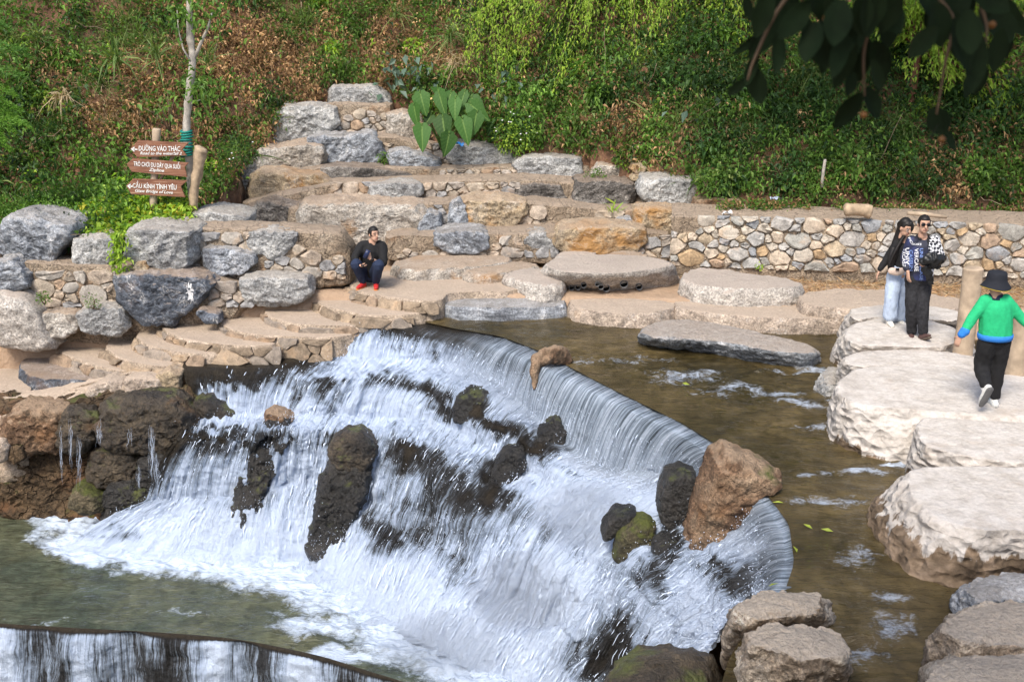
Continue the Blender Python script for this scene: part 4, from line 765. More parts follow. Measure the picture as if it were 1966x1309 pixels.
# white cement cap over brown rock
def cap_mat(thr):
    m, nt, b, out = new_mat('cement_cap_over_rock'); vec, rnd = objvec(nt); tc = nd(nt, 'TexCoord').outputs['Object']
    n1 = nz(nt, vec, 5, 7, .62); n2 = nz(nt, vec, 26, 5, .65); n0_ = nz(nt, nd(nt, 'Mapping', {0: vec, 3: (1, 1, .25)}).outputs[0], 6, 5, .6)
    zz = nd(nt, 'SeparateXYZ', {0: tc}).outputs[2]; capf = ramp(nt, math_(nt, 'ADD', zz, math_(nt, 'MULTIPLY', math_(nt, 'SUBTRACT', n0_, .5), .75)), [(thr, 0.), (thr + .04, 1.)])
    rk = ramp(nt, nz(nt, vec, 2.2, 8, .65, .5), [(.35, (.065, .046, .03)), (.5, (.16, .115, .075)), (.62, (.27, .2, .14))]); rk = mix(nt, .7, rk, ramp(nt, n1, [(.3, .2), (.7, .8)]), 'OVERLAY')
    wet = ramp(nt, math_(nt, 'ADD', zz, math_(nt, 'MULTIPLY', n1, .12)), [(.13, 1.), (.22, 0.)]); rk = mix(nt, wet, rk, (.05, .04, .018))
    cp = ramp(nt, n1, [(.35, (.41, .37, .325)), (.55, (.51, .47, .425)), (.7, (.55, .515, .47))]); cp = mix(nt, .25, cp, ramp(nt, n2, [(.3, .2), (.7, .8)]), 'OVERLAY')
    cp = mix(nt, ramp(nt, nz(nt, vec, 1.6, 6, .65, .4), [(.58, 0.), (.72, .5)]), cp, (.38, .3, .23))
    nt.links.new(mix(nt, capf, rk, cp), b.inputs['Base Color']); b.inputs['Roughness'].default_value = .88; b.inputs['Specular IOR Level'].default_value = .25
    sc_ = nd(nt, 'Mapping', {0: vec, 3: (1, 1, 2.2)}).outputs[0]; vo = nd(nt, 'TexVoronoi', {'Vector': nd(nt, 'VectorMath', {0: sc_, 1: nd(nt, 'VectorMath', {0: nd(nt, 'TexNoise', {'Vector': vec, 'Scale': 4.}).outputs[1], 3: .4}, operation='SCALE').outputs[0]}, operation='ADD').outputs[0], 'Scale': 5.}, feature='F1').outputs[0]
    side = ramp(nt, nd(nt, 'SeparateXYZ', {0: nd(nt, 'NewGeometry').outputs['True Normal']}).outputs[2], [(.7, 1.), (.93, .12)])
    h = math_(nt, 'ADD', math_(nt, 'MULTIPLY', math_(nt, 'MULTIPLY', vo, side), 1.1), math_(nt, 'ADD', math_(nt, 'MULTIPLY', n1, .5), math_(nt, 'MULTIPLY', n2, .2)))
    nt.links.new(nd(nt, 'Bump', {'Strength': .7, 'Distance': .07, 'Height': h}).outputs[0], b.inputs['Normal']); return m
M['cap'] = cap_mat(.14); M['cap2'] = cap_mat(.36)
for k, (lab, top, z, zb, bot) in enumerate(STEPPING):
    SL('stepping_stone', lab, top, z, zb, 'cap2' if k == 5 else 'cap', bottom=bot, amp=.7, seed=100 + k, n=170, rings=72, group='white stepping slabs across the stream', cat='stepping stone', dome=.01, edge=.05, fine=1.2)
NEAR = [
 ('low grey-blue rock in the water by the nearest stepping slab', [(1822,1160),(1850,1125),(1920,1102),(2060,1090),(2060,1160),(1960,1160),(1880,1172)], .3, -.4, 'blue', [(1815,1190),(1850,1150),(1920,1130),(2080,1110),(2080,1200),(1960,1200),(1870,1200)]),
 ('big pale wedge-shaped rock at the lower right', [(1785,1230),(1840,1172),(1900,1156),(2060,1150),(2060,1262),(1960,1250),(1880,1246),(1830,1252)], .5, -.4, 'near', [(1755,1300),(1810,1220),(1900,1190),(2080,1180),(2080,1340),(1960,1330),(1880,1325),(1800,1330)]),
 ('flat pale rock in the lower right corner', [(1775,1290),(1820,1262),(1900,1250),(2060,1256),(2060,1400),(1900,1420),(1790,1400),(1765,1330)], .55, -.4, 'near', [(1745,1320),(1800,1285),(1900,1270),(2080,1275),(2080,1440),(1900,1460),(1770,1440),(1735,1370)]),
 ('tan rock holding the near end of the weir', [(1404,1178),(1430,1150),(1480,1134),(1550,1136),(1594,1152),(1596,1172),(1550,1184),(1490,1188),(1440,1196)], .34, -.9, 'near', [(1375,1270),(1400,1215),(1480,1180),(1550,1180),(1605,1190),(1610,1215),(1560,1230),(1490,1250),(1430,1280)]),
 ('large square-sided rock in front of the weir end', [(1425,1250),(1432,1215),(1480,1192),(1540,1205),(1600,1212),(1622,1235),(1628,1265),(1560,1282),(1470,1288)], .42, -.9, 'near', [(1385,1390),(1395,1290),(1480,1250),(1540,1255),(1610,1265),(1640,1300),(1645,1360),(1560,1400),(1460,1420)]),
 ('small grey rock in the water against the big stepping slab', [(1570,728),(1582,712),(1606,704),(1618,716),(1612,738),(1590,742)], .16, -.3, 'grey', None),
]
for k, (lab, top, z, zb, mt, bot) in enumerate(NEAR): SL('rock', lab, top, z, zb, mt, bottom=bot, amp=.95, seed=120 + k, n=170, rings=80, chops=8, dome=.06, edge=.1, fine=1.1)

# --- rocks in and around the falls
FALLS = [
 ('tall rust-brown rock standing on the weir', [(1326,1055),(1335,1000),(1352,950),(1372,890),(1400,874),(1440,892),(1488,912),(1498,928),(1470,940),(1452,960),(1440,1000),(1400,1040),(1360,1060)], 10.1, .6, 'rust', 1.0),
 ('black wet rock below the weir, beside the rust-brown rock', [(1268,1000),(1268,950),(1285,915),(1310,908),(1335,915),(1338,960),(1330,1010),(1305,1028),(1280,1020)], 10.75, .4, 'wetblack', .9),
 ('small dark rock just left of the mossy one', [(1157,1035),(1160,1005),(1180,988),(1220,984),(1222,1000),(1200,1015),(1180,1030)], 11.0, .3, 'wetblack', .8),
 ('dark rock with a mossy green top in the white water', [(1180,1075),(1190,1030),(1215,1004),(1245,1000),(1262,1020),(1250,1050),(1225,1078),(1205,1092)], 10.8, .35, 'mossy', .8),
 ('low dark rock under the black one', [(1252,1085),(1258,1050),(1285,1036),(1312,1050),(1308,1085),(1280,1098)], 10.4, .3, 'wetblack', .8),
 ('black stone at the bottom edge beside the brown boulder', [(1240,1330),(1250,1296),(1280,1284),(1312,1296),(1320,1330)], 8.7, .3, 'wetblack', 1.),
 ('brown-black rock at the left end of the second fall', [(370,795),(374,770),(400,764),(430,782),(455,800),(450,815),(410,814),(380,812)], 15.1, .4, 'wet', 1.),
 ('small ochre-brown rock between two falls', [(507,828),(506,798),(520,789),(548,797),(562,808),(550,826),(530,834)], 14.75, .35, 'rust', .8),
 ('round brown rock at the lip of the central fall', [(634,890),(638,850),(660,832),(690,832),(712,846),(722,870),(710,900),(680,912),(650,908)], 14.1, .45, 'wet', .8),
 ('dark wet rock rib between the two left falls', [(442,1005),(448,930),(470,870),(500,845),(530,845),(542,870),(520,920),(500,970),(480,1010),(460,1022)], 14.35, .5, 'wetblack', 1.),
 ('dark wet rock rib under the round brown rock', [(590,1068),(600,1000),(618,930),(645,895),(698,900),(694,950),(675,1000),(662,1050),(630,1080)], 13.95, .5, 'wetblack', 1.),
 ('greenish wet rock showing through the main fall', [(935,965),(945,915),(970,885),(1005,880),(1008,910),(985,945),(955,975)], 13.0, .3, 'wetblack', .8),
 ('dark wet rock under the smooth sheet of water', [(1030,880),(1040,835),(1070,818),(1090,830),(1086,860),(1060,885)], 13.5, .3, 'wetblack', .8),
 ('dark wet rock in the upper middle of the falls', [(868,810),(875,775),(905,760),(935,765),(940,790),(910,812)], 14.75, .3, 'wetblack', .8),
]
for lab, poly, y, dp, mt, am in FALLS:
    sunk = 'rib' in lab or 'upper middle' in lab or 'through' in lab or 'smooth sheet' in lab
    if sunk: c = np.array(poly).mean(0); sy = surf_y(c[0], c[1]); vs_ = [q[1] for q in poly]; y = sy + (.0 if 'rib' in lab else .12) - .21 * (PY(c[0], min(vs_), sy)[2] - PY(c[0], max(vs_), sy)[2])
    FR('rock', lab, poly, y, dp, mt, amp=am * (1.6 if sunk else 1), n=90, rings=40, chops=0 if 'post' in lab else 6, bulge=.12 if sunk else .3, lean=.42 if sunk else 0.)
SL('rock', 'wet brown boulder half under water at the bottom edge', [(1140,1300),(1190,1256),(1280,1230),(1365,1240),(1384,1262),(1370,1310),(1330,1360),(1200,1370)], -.95, -2.6, 'wet', amp=1.2, dome=.16, edge=.3, flare=.12, n=120, rings=50, seed=140)
wet_bank = FR('rock_bank', 'wet earthy rock bank under the left ledge', [(-80,1060),(-80,800),(60,790),(200,770),(345,765),(385,830),(350,900),(330,960),(300,1010),(240,1060)], 15.05, .9, 'mud', cat='rock bank', bulge=.05, n=140, rings=60, amp=1.8, chops=0, lean=.08)
LEFT = [
 ('smooth orange-brown rock at the left above the lower pool', [(0,850),(5,810),(40,785),(100,782),(140,800),(150,845),(110,865),(50,866)], 14.95, .5, 'rust', 1.),
 ('mossy brown rock beside the orange-brown one', [(110,850),(112,808),(135,790),(168,790),(185,808),(182,842),(160,866),(130,866)], 14.85, .5, 'wet', 1.),
 ('big dark wet boulder at the left edge of the falls', [(190,850),(185,800),(205,775),(260,768),(330,770),(360,795),(379,825),(360,850),(330,872),(280,866),(230,862)], 14.8, .7, 'wet', 1.2),
 ('dark mossy rock under the big wet boulder', [(162,915),(168,880),(195,862),(240,862),(268,880),(262,915),(230,930),(190,930)], 14.8, .5, 'wet', 1.),
 ('black wet rock behind the trickles', [(262,935),(268,880),(300,868),(335,880),(345,915),(310,945),(280,950)], 14.7, .5, 'wetblack', 1.),
 ('low rock with bright green moss over the lower pool', [(133,970),(138,945),(150,937),(180,950),(205,965),(200,980),(165,988)], 14.5, .4, 'mossy', .7),
 ('pale round stone cut by the left edge', [(-25,860),(-15,838),(8,836),(20,855),(16,880),(-5,890)], 14.8, .4, 'bank', .6),
 ('small brown stone in the earthy left bank', [(18,880),(22,855),(45,852),(48,878),(30,890)], 14.8, .3, 'mud', .8),
 ('long dark ledge rock at the foot of the left bank', [(195,1000),(210,930),(260,925),(300,945),(290,985),(240,1000)], 14.6, .5, 'wetblack', 1.),
]
for lab, poly, y, dp, mt, am in LEFT: FR('rock', lab, grow(poly, 1.04), y, dp, mt, amp=am * 1.25, n=90, rings=40, chops=8, bulge=.3)

# splash of white paint on the slate boulder
_sb = next(o for o in COL.objects if o.get('label') == 'dark slate boulder splashed with white paint'); vv = np.zeros(len(_sb.data.vertices) * 3, np.float32); _sb.data.vertices.foreach_get('co', vv); vv = vv.reshape(-1, 3) + np.array(_sb.location)
_bv = BVHTree.FromPolygons([tuple(q) for q in vv], [tuple(p.vertices) for p in _sb.data.polygons]); a = np.arange(26) / 26 * 2 * math.pi; Pp = []
for s_ in (.3, .65, 1.):
    for k in range(26):
        w_ = 1 + .35 * math.sin(k * 2.1) * (s_ == 1.); u, v = 365 + 6.5 * s_ * w_ * math.cos(a[k]) + 2 * s_ * math.sin(a[k]), 562 + 17 * s_ * w_ * math.sin(a[k]); h_ = _bv.ray_cast(Vector((0, 0, H)), Vector(ray(u, v)).normalized())
        Pp.append(np.array(h_[0] + h_[1] * .004) if h_[0] else PY(u, v, 16.7))
V, Q, T = ringmesh(np.array(Pp).reshape(3, 26, 3), cap0=True, cap1=False); obj('paint_splash', V, Q, T, mat=plain('spilt_white_paint', (.7, .7, .7), var=.15), parent=_sb)
# ------------------------------------------------------------------ plants
def unit(a): return a / (np.linalg.norm(a, axis=-1, keepdims=True) + 1e-9)
def leafcards(P, D, L, Wd, col, fold=.25, droop=.2, r=rng):
    """folded leaf-shaped cards: P base points, D directions, L lengths, Wd widths, col colours"""
    n = len(P); L = np.broadcast_to(L, (n,))[:, None]; Wd = np.broadcast_to(Wd, (n,))[:, None]; D = unit(D)
    side = unit(np.cross(D, r.normal(size=(n, 3)) * .45 + np.array([0, 0, 1.]))); up = np.cross(side, D)
    mid = P + D * L * .45 + up * L * .06; tip = P + D * L - np.array([0, 0, 1.]) * L * droop
    V = np.stack([P, mid - side * Wd * .5 + up * Wd * fold, tip, mid + side * Wd * .5 + up * Wd * fold], 1).reshape(-1, 3)
    b = np.arange(n)[:, None] * 4; T = np.concatenate([b + np.array([0, 2, 1]), b + np.array([0, 3, 2])]); c = np.repeat(col, 4, 0) * np.tile(np.array([.9, 1, 1.08, 1]), n)[:, None]
    return V, None, T, c
def blades(P, D, L, Wd, col, droop=.5, r=rng):
    n = len(P); L = np.broadcast_to(L, (n,))[:, None]; Wd = np.broadcast_to(Wd, (n,))[:, None]; D = unit(D); droop = np.broadcast_to(droop, (n,))[:, None]
    side = unit(np.cross(D, r.normal(size=(n, 3)) + np.array([0, -.5, .4]))); rows = []
    for q, w in ((0, .6), (.3, 1.), (.65, .8), (1., .05)):
        p = P + D * L * q - np.array([0, 0, 1.]) * droop * L * q * q; rows += [p - side * Wd * w * .5, p + side * Wd * w * .5]
    V = np.stack(rows, 1).reshape(-1, 3); b = np.arange(n)[:, None] * 8
    Q = np.concatenate([b + np.array([0, 1, 3, 2]) + 2 * k for k in range(3)]); return V, Q, None, np.repeat(col, 8, 0) * np.tile(np.repeat([.8, .95, 1.05, 1.1], 2), n)[:, None]
def joinc(parts):
    V, Q, T = join([(p[0], p[1], p[2]) for p in parts]); return V, Q, T, np.vstack([p[3] for p in parts])
def veg(name, parts, parent=None, mat='leaf', **kw):
    V, Q, T, c = joinc(parts); return obj(name, V, Q, T, mat=M[mat], parent=parent, attrs={'col': np.clip(c, 0, 1)}, smooth=False, **kw)
PAL = {'brown': ((.22, .125, .058), (.52, .34, .18)), 'green': ((.065, .145, .025), (.17, .29, .052)), 'lime': ((.23, .38, .045), (.42, .55, .08)), 'dark': ((.03, .075, .02), (.06, .125, .03)),
       'grass': ((.09, .17, .04), (.24, .3, .1)), 'straw': ((.34, .25, .14), (.5, .4, .26)), 'grey': ((.08, .14, .1), (.16, .23, .18)), 'yellow': ((.32, .34, .04), (.5, .45, .06))}
def pal(k, n, r=rng): a, b = np.array(PAL[k][0]), np.array(PAL[k][1]); return (a + (b - a) * r.random((n, 1)) ** 1.3) * r.normal(1, .1, (n, 1)).clip(.7, 1.3)
TYPES = ['green', 'brown', 'grass', 'dark', 'straw', 'lime', 'bare']
BASE = np.array([.5, .3, .22, .2, .05, .08, .12])
REG = [(480,130,150,120,{'brown':1.7,'straw':.15}),(250,215,140,80,{'brown':1.2,'straw':.25}),(120,50,150,60,{'green':.9,'grass':.5}),(270,90,110,70,{'grass':1.1,'dark':.5}),(50,280,90,90,{'green':1.,'dark':.8}),
       (150,330,140,60,{'green':.9,'lime':.6}),(700,60,130,80,{'green':.6,'brown':.8,'grass':.5}),(1000,255,150,50,{'green':1.2}),(1180,250,100,45,{'brown':1.6}),(1100,300,190,25,{'green':1.5,'lime':.6}),
       (1345,300,60,42,{'bare':3.2}),(1470,300,60,36,{'bare':2.0,'brown':.6}),(1350,160,150,100,{'dark':1.3,'grass':1.1}),(1620,230,260,110,{'dark':1.6,'green':.4,'grass':.5}),(1840,330,150,70,{'green':.4,'brown':.8,'dark':.5}),
       (1600,345,150,50,{'green':1.2}),(820,120,100,45,{'brown':.9,'straw':.5}),(430,300,60,60,{'green':.7,'brown':.8}),(640,20,150,40,{'green':.9,'grass':.6}),(1360,360,40,30,{'green':2.}),(1250,330,40,16,{'straw':1.0,'brown':.7})]
def hill_points(n, x0, x1, dmax, r=rng):
    x = r.uniform(x0, x1, n); d = r.random(n) ** 1.15 * dmax + .05; yb = np.interp(x, HB[:, 0], HB[:, 1]); y = yb + d
    return np.stack([x, y, groundz(x, y)], 1)
NP_ = 22000
hp = hill_points(NP_, -15, 14, 8.5); u_, v_ = proj(hp); sc_w = np.tile(BASE, (NP_, 1))
for (a, b_, ra, rb, w) in REG:
    g = np.exp(-((u_ - a) / ra) ** 2 - ((v_ - b_) / rb) ** 2)
    for k, q in w.items(): sc_w[:, TYPES.index(k)] += g * q
for k in range(7): sc_w[:, k] *= np.exp(1.6 * fbm(hp * .9 + 31 * k, 3))
typ = (sc_w ** 2.2 / (sc_w ** 2.2).sum(1, keepdims=True)).cumsum(1); typ = (rng.random((NP_, 1)) > typ).sum(1)
NH = np.array([0, -.66, .75])
groups = {}
def scatter(kind, idx, per, size, spread, height, asp=.5):
    n = len(idx) * per; c = np.repeat(hp[idx], per, 0); big = 1 + 1.6 * sstep(fbm(hp[idx] * 1.1 + 77, 2), .15, .5); hgt = np.repeat(rng.uniform(.3, 1.6, len(idx)) * big, per) * height
    P = c + rng.normal(0, spread, (n, 3)) * np.array([1, .7, .7]) + NH * (rng.random(n) * hgt)[:, None]
    D = rng.normal(0, 1, (n, 3)) + np.array([0, -.5, .15]); L = rng.uniform(.5, 1.3, n) * size; return leafcards(P, D, L, L * asp * rng.uniform(.7, 1.3, n), pal(kind, n) * np.repeat(rng.normal(1, .25, len(idx)) * (1 + .5 * fbm(hp[idx] * 1.6 + 5, 2)), per).clip(.45, 1.9)[:, None], droop=.35)
ix = [np.where(typ == k)[0] for k in range(7)]
parts = [scatter('green', ix[0], 16, .105, .13, .32), scatter('dark', ix[3], 17, .115, .15, .35), scatter('lime', ix[5], 15, .1, .13, .38)]
mixed = rng.random(NP_) < .25; parts.append(scatter('green', np.where(mixed & (typ != 6))[0], 6, .085, .15, .2))
mi = rng.choice(NP_, 230, replace=False)
for k_, kd in enumerate(['green', 'lime', 'dark', 'grass', 'green']):
    for c_ in hp[mi[k_::5]]:
        n = 130; R_ = rng.uniform(.18, .5); q = unit(rng.normal(size=(n, 3)) + np.array([0, -.4, .3])) * R_ * (.6 + .4 * rng.random((n, 1))) * np.array([1.1, .8, .9]); sz = rng.uniform(.09, .19)
        parts.append(leafcards(c_ + NH * R_ * .4 + q, q / R_ + rng.normal(0, .5, (n, 3)) + np.array([0, -.2, -.3]), rng.uniform(.6, 1.2, n) * sz, sz * rng.uniform(.3, .55), pal(kd, n) * rng.uniform(.7, 1.35), droop=.4))
veg('undergrowth_leaves', parts, kind='stuff', origin=(0, 0, 0))
parts = [scatter('brown', ix[1], 22, .1, .13, .18, .4), scatter('brown', np.where((rng.random(NP_) < .35))[0], 4, .07, .15, .06, .5)]
veg('dry_undergrowth', parts, mat='dryleaf', kind='stuff', origin=(0, 0, 0))
def tufts(idx, per, kind, L, Wd, drp, base=None):
    b0 = hp[idx] if base is None else base; n = len(b0) * per; c = np.repeat(b0, per, 0) + rng.normal(0, .04, (n, 3)) * np.array([1, 1, .3])
    D = rng.normal(0, .55, (n, 3)) + np.array([0, -.35, 1.]); return blades(c, D, rng.uniform(.5, 1.2, n) * L, Wd, pal(kind, n), rng.uniform(.2, 1., n) * drp)
veg('hill_grass', [tufts(ix[2], 12, 'grass', .6, .017, .7), tufts(ix[3][::3], 6, 'grass', .65, .014, .7), tufts(ix[0][::5], 5, 'grass', .5, .014, .7)], kind='stuff', origin=(0, 0, 0))
veg('dry_grass', [tufts(ix[4], 12, 'straw', .5, .014, .9), tufts(ix[1][::2], 5, 'straw', .35, .010, .9)], mat='dryleaf', kind='stuff', origin=(0, 0, 0))
ci = rng.choice(NP_, 75, replace=False); veg('cane_grass', [tufts(ci[:50], 14, 'grass', .95, .035, .75), tufts(ci[50:], 10, 'straw', .6, .03, 1.2)], kind='stuff', origin=(0, 0, 0))
tw = []
for c_ in hp[rng.choice(NP_, 170, replace=False)]:
    d_ = unit(rng.normal(size=3) + np.array([0, -.3, .5])); L_ = rng.uniform(.4, 1.3); tw.append(tube(c_ + np.outer(np.linspace(0, L_, 5), d_) + rng.normal(0, .03, (5, 3)), np.linspace(.011, .004, 5), 4))
V_, Q_, T_ = join(tw); obj('dead_sticks', V_, Q_, T_, mat=plain('dead_stick', (.3, .22, .15), var=.4), origin=(0, 0, 0), kind='stuff')
# dead grass and litter along the foot of the stone wall, and twigs on the slope edge
n = 5200; u = rng.uniform(1310, 1990, n); v = 516 + (u - 1310) * .05 + np.abs(rng.normal(0, 24, n)) * np.interp(u, [1310, 1500, 1990], [.35, 1., 1.1]) - 10
P = np.array([PZ(a, b_, .38) for a, b_ in zip(u, v)]); keep = (P[:, 1] > np.interp(P[:, 0], ED[:, 0], ED[:, 1]) + .1) & ~np.array([inside(q, SLABS[5][1]) or inside(q, SLABS[6][1]) for q in zip(u, v)]); P = P[keep]; n = len(P)
P[:, 2] = groundz(P[:, 0], P[:, 1]) + rng.uniform(0, .05, n); D = rng.normal(0, 1, (n, 3)) * np.array([1, 1, .25]) + np.array([0, 0, .25])
cc = np.where(rng.random((n, 1)) < .6, pal('brown', n) * 1.15, pal('straw', n) * .85)
veg('grass_litter', [blades(P, D, rng.uniform(.06, .2, n), .012, cc, .2)], mat='dryleaf', kind='stuff', origin=(0, 0, 0))

# broad yellow-green ground cover round the signpost
n = 5200; u = rng.uniform(60, 372, n); v = rng.uniform(376, 452, n); top = np.interp(u, [60, 120, 180, 240, 372], [425, 402, 384, 376, 380]); ok = (v > top) & (v < np.interp(u, [60, 140, 230, 245, 360, 372], [432, 460, 470, 446, 444, 415])); u, v = u[ok], v[ok]; n = len(u)
P = np.array([PY(a, b_, q) for a, b_, q in zip(u, v, np.interp(v, [376, 460], [18.9, 17.35]) + rng.normal(0, .12, n))])
P[:, 2] = np.maximum(P[:, 2], groundz(P[:, 0], P[:, 1]) + .03); D = rng.normal(0, .8, (n, 3)) + np.array([0, -.9, .1]); L = rng.uniform(.07, .16, n)
cc = np.where(rng.random((n, 1)) < .62, pal('lime', n) * 1.1, np.where(rng.random((n, 1)) < .4, pal('yellow', n), pal('green', n) * 1.4))
u2 = rng.normal(228, 9, 170); v2 = rng.uniform(445, 520, 170); P2 = np.array([PY(a, b_, 16.85 - rng.random() * .1) for a, b_ in zip(u2, v2)]); D2 = rng.normal(0, .7, (170, 3)) + np.array([0, -.8, -.4])
veg('ground_cover', [leafcards(P, D, L, L * .55, cc), leafcards(P2, D2, .1, .05, pal('lime', 170))], kind='stuff', origin=(0, 0, 0))
n = 5200; u = rng.uniform(1330, 2000, n); P = np.array([PY(a, np.interp(a, [1330, 2000], [398, 412]) - abs(rng.normal(0, 5)), 18.75 + rng.random() * .35) for a in u]); D = rng.normal(0, .8, (n, 3)) + np.array([0, -.7, .3]); clump = fbm(np.stack([u * .02, u * 0, u * 0], 1), 2) > -.05; P, D = P[clump], D[clump]; n = len(P)
veg('wall_top_herbs', [leafcards(P + rng.normal(0, .07, (n, 3)), D, .08, .04, np.where(rng.random((n, 1)) < .35, pal('brown', n), pal('green', n)))], kind='stuff', origin=(0, 0, 0))
n = 2600; u = rng.uniform(-20, 130, n); v = rng.uniform(395, 432, n); P = np.array([PY(a, b_, 18.2) for a, b_ in zip(u, v)]); D = rng.normal(0, .8, (n, 3)) + np.array([0, -.8, .2])
veg('low_herbs', [leafcards(P + rng.normal(0, .1, (n, 3)), D, .06, .03, pal('green', n) * 1.2)], kind='stuff', origin=(0, 0, 0))

def bush(name, label, u, v, y, rad, n, kinds, size, cat='plant', flowers=0, ground=None, squash=.8, stems=5, group=None):
    """a low leafy plant: stems and leaves"""
    c = PY(u, v, y); t = empty(name, tuple(c - np.array([0, 0, rad * squash])), label, cat, group); base = np.array(t.location)
    q = rng.normal(size=(n, 3)); q = unit(q) * (rng.random((n, 1)) ** .4) * rad * np.array([1, .8, squash]); P = c + q; D = q + rng.normal(0, rad * .6, (n, 3)) + np.array([0, -rad * .3, rad * .1])
    k = rng.choice(len(kinds), n); cc = np.zeros((n, 3))
    for i, kd in enumerate(kinds): cc[k == i] = pal(kd, (k == i).sum())
    veg('foliage', [leafcards(P, D, rng.uniform(.6, 1.2, n) * size, size * .5, cc)], parent=t)
    for s in range(stems):
        e = c + rng.normal(0, rad * .4, 3); V, Q, T = tube([base, (base + e) / 2 + rng.normal(0, .03, 3), e], [.012, .009, .004], 5); obj('stem', V, Q, T, mat=M['twig'], parent=t)
    for s in range(flowers):
        e = c + unit(rng.normal(size=3) + np.array([0, -1.2, .4])) * rad * 1.0; V, Q, T = tube([e - [0, 0, .01], e, e + [0, 0, .012]], [.01, .022, .008], 6); obj('flower', V, Q, T, mat=M['petal'], parent=t)
    return t
M['twig'] = plain('twig_bark', (.12, .08, .05)); M['petal'] = plain('white_petal', (.75, .75, .72), var=.05)
M['bark_pale'] = plain('pale_bark', (.42, .38, .33), var=.4, scale=9, bump=.5); M['bark_red'] = plain('red_brown_bark', (.17, .075, .045), var=.4, scale=14, bump=.6)
M['oldwood'] = plain('old_wood', (.36, .27, .18), var=.45, scale=7, bump=.6); M['post'] = plain('smooth_post_wood', (.4, .31, .22), var=.35, scale=5, bump=.4)
bush('bush', 'round dense green bush beside the lone pale grey block', 1365, 352, 19.4, .33, 420, ['green'], .07)
bush('bush', 'small green bush in the gap left of the reddish wedge boulder', 1143, 343, 20.8, .24, 260, ['green'], .06)
bush('bush', 'flowering green bush right of the big-leaved plant', 990, 262, 21.9, .5, 700, ['green', 'lime'], .08, flowers=12)
bush('bush', 'green bush at the slope edge above the yellow stones', 1212, 305, 21.3, .35, 420, ['green', 'lime'], .07, flowers=3)
bush('bush', 'leafy dark green bush left of the ochre boulder', 452, 290, 20.6, .42, 480, ['green', 'dark'], .07, flowers=4)
bush('bush', 'green bush hugging the right foot of the hill, below the white stake', 1560, 365, 19.3, .4, 480, ['green'], .07)
bush('bush', 'broad green bush behind the log on the wall', 1690, 335, 19.9, .5, 560, ['green', 'lime'], .08)
bush('weed', 'little weed growing between the slate-blue boulders', 738, 302, 22.0, .16, 80, ['green'], .07, stems=3)
bush('weed', 'weed on the earthy bank near the left edge', 84, 572, 16.6, .14, 90, ['green'], .05, stems=3)
bush('weed', 'creeping weed above the low grey boulder on the left', 178, 578, 16.5, .16, 90, ['green'], .045, stems=3)
bush('weed', 'tuft of weed by the low dark boulder in the third tier', 992, 388, 20.2, .12, 60, ['lime', 'green'], .07, stems=3)
bush('weed', 'small green weed on the brown strip by the wall', 1458, 512, 17.6, .08, 40, ['lime'], .05, stems=2)
def grassclump(label, u, v, y, L, n, kind='grass', wd=.02, drp=.9, cat='grass', spread=.6):
    c = PY(u, v, y); t = empty('grass_clump', tuple(c), label, cat, 'grass clumps on the hillside'); D = rng.normal(0, spread, (n, 3)) + np.array([0, -.4, 1.])
    veg('blades', [blades(c + rng.normal(0, .05, (n, 3)), D, rng.uniform(.5, 1.1, n) * L, wd, pal(kind, n), rng.uniform(.4, 1., n) * drp)], parent=t)
    return t
for a in [('tall bright grass clump in the dark right part of the hill', 1330, 190, 21.5, 1.3, 40), ('arching grass clump next to the tall bright one', 1375, 160, 21.6, 1.2, 34), ('grass clump low in the dark right part of the hill', 1500, 245, 20.8, .8, 34), ('long-bladed grass clump left of the red-barked tree', 1690, 280, 20.3, 1.0, 30),
          ('wide-bladed clump right of the red-barked tree', 1850, 235, 20.6, .9, 36), ('dense green grass clump near the top left corner', 75, 75, 22.3, .7, 60), ('broad-bladed cane clump left of the pale tree trunk', 225, 120, 21.7, 1.2, 46), ('reedy clump just left of the pale trunk', 300, 110, 21.5, 1.0, 50), ('reedy clump right of the pale trunk', 400, 120, 22.0, .8, 40), ('spiky grass clump above the big-leaved plant', 865, 70, 24.0, .9, 60), ('grass clump at the top edge left of centre', 760, 30, 25.2, .8, 50)]:
    grassclump(*a, wd=.035 if 'broad' in a[0] or 'wide' in a[0] else .02)
t = grassclump('heap of dead pale grass below the spiky clump', 875, 120, 23.0, .6, 70, 'straw', .018, 1.2); t = grassclump('hanging dead cane leaves left of the signpost tree', 120, 185, 20.8, .6, 40, 'straw', .03, 1.6)
grassclump('spiky palm-like tuft at the foot of the layered boulder', 1176, 402, 19.9, .28, 16, 'lime', .03, .3, cat='plant', spread=.9)

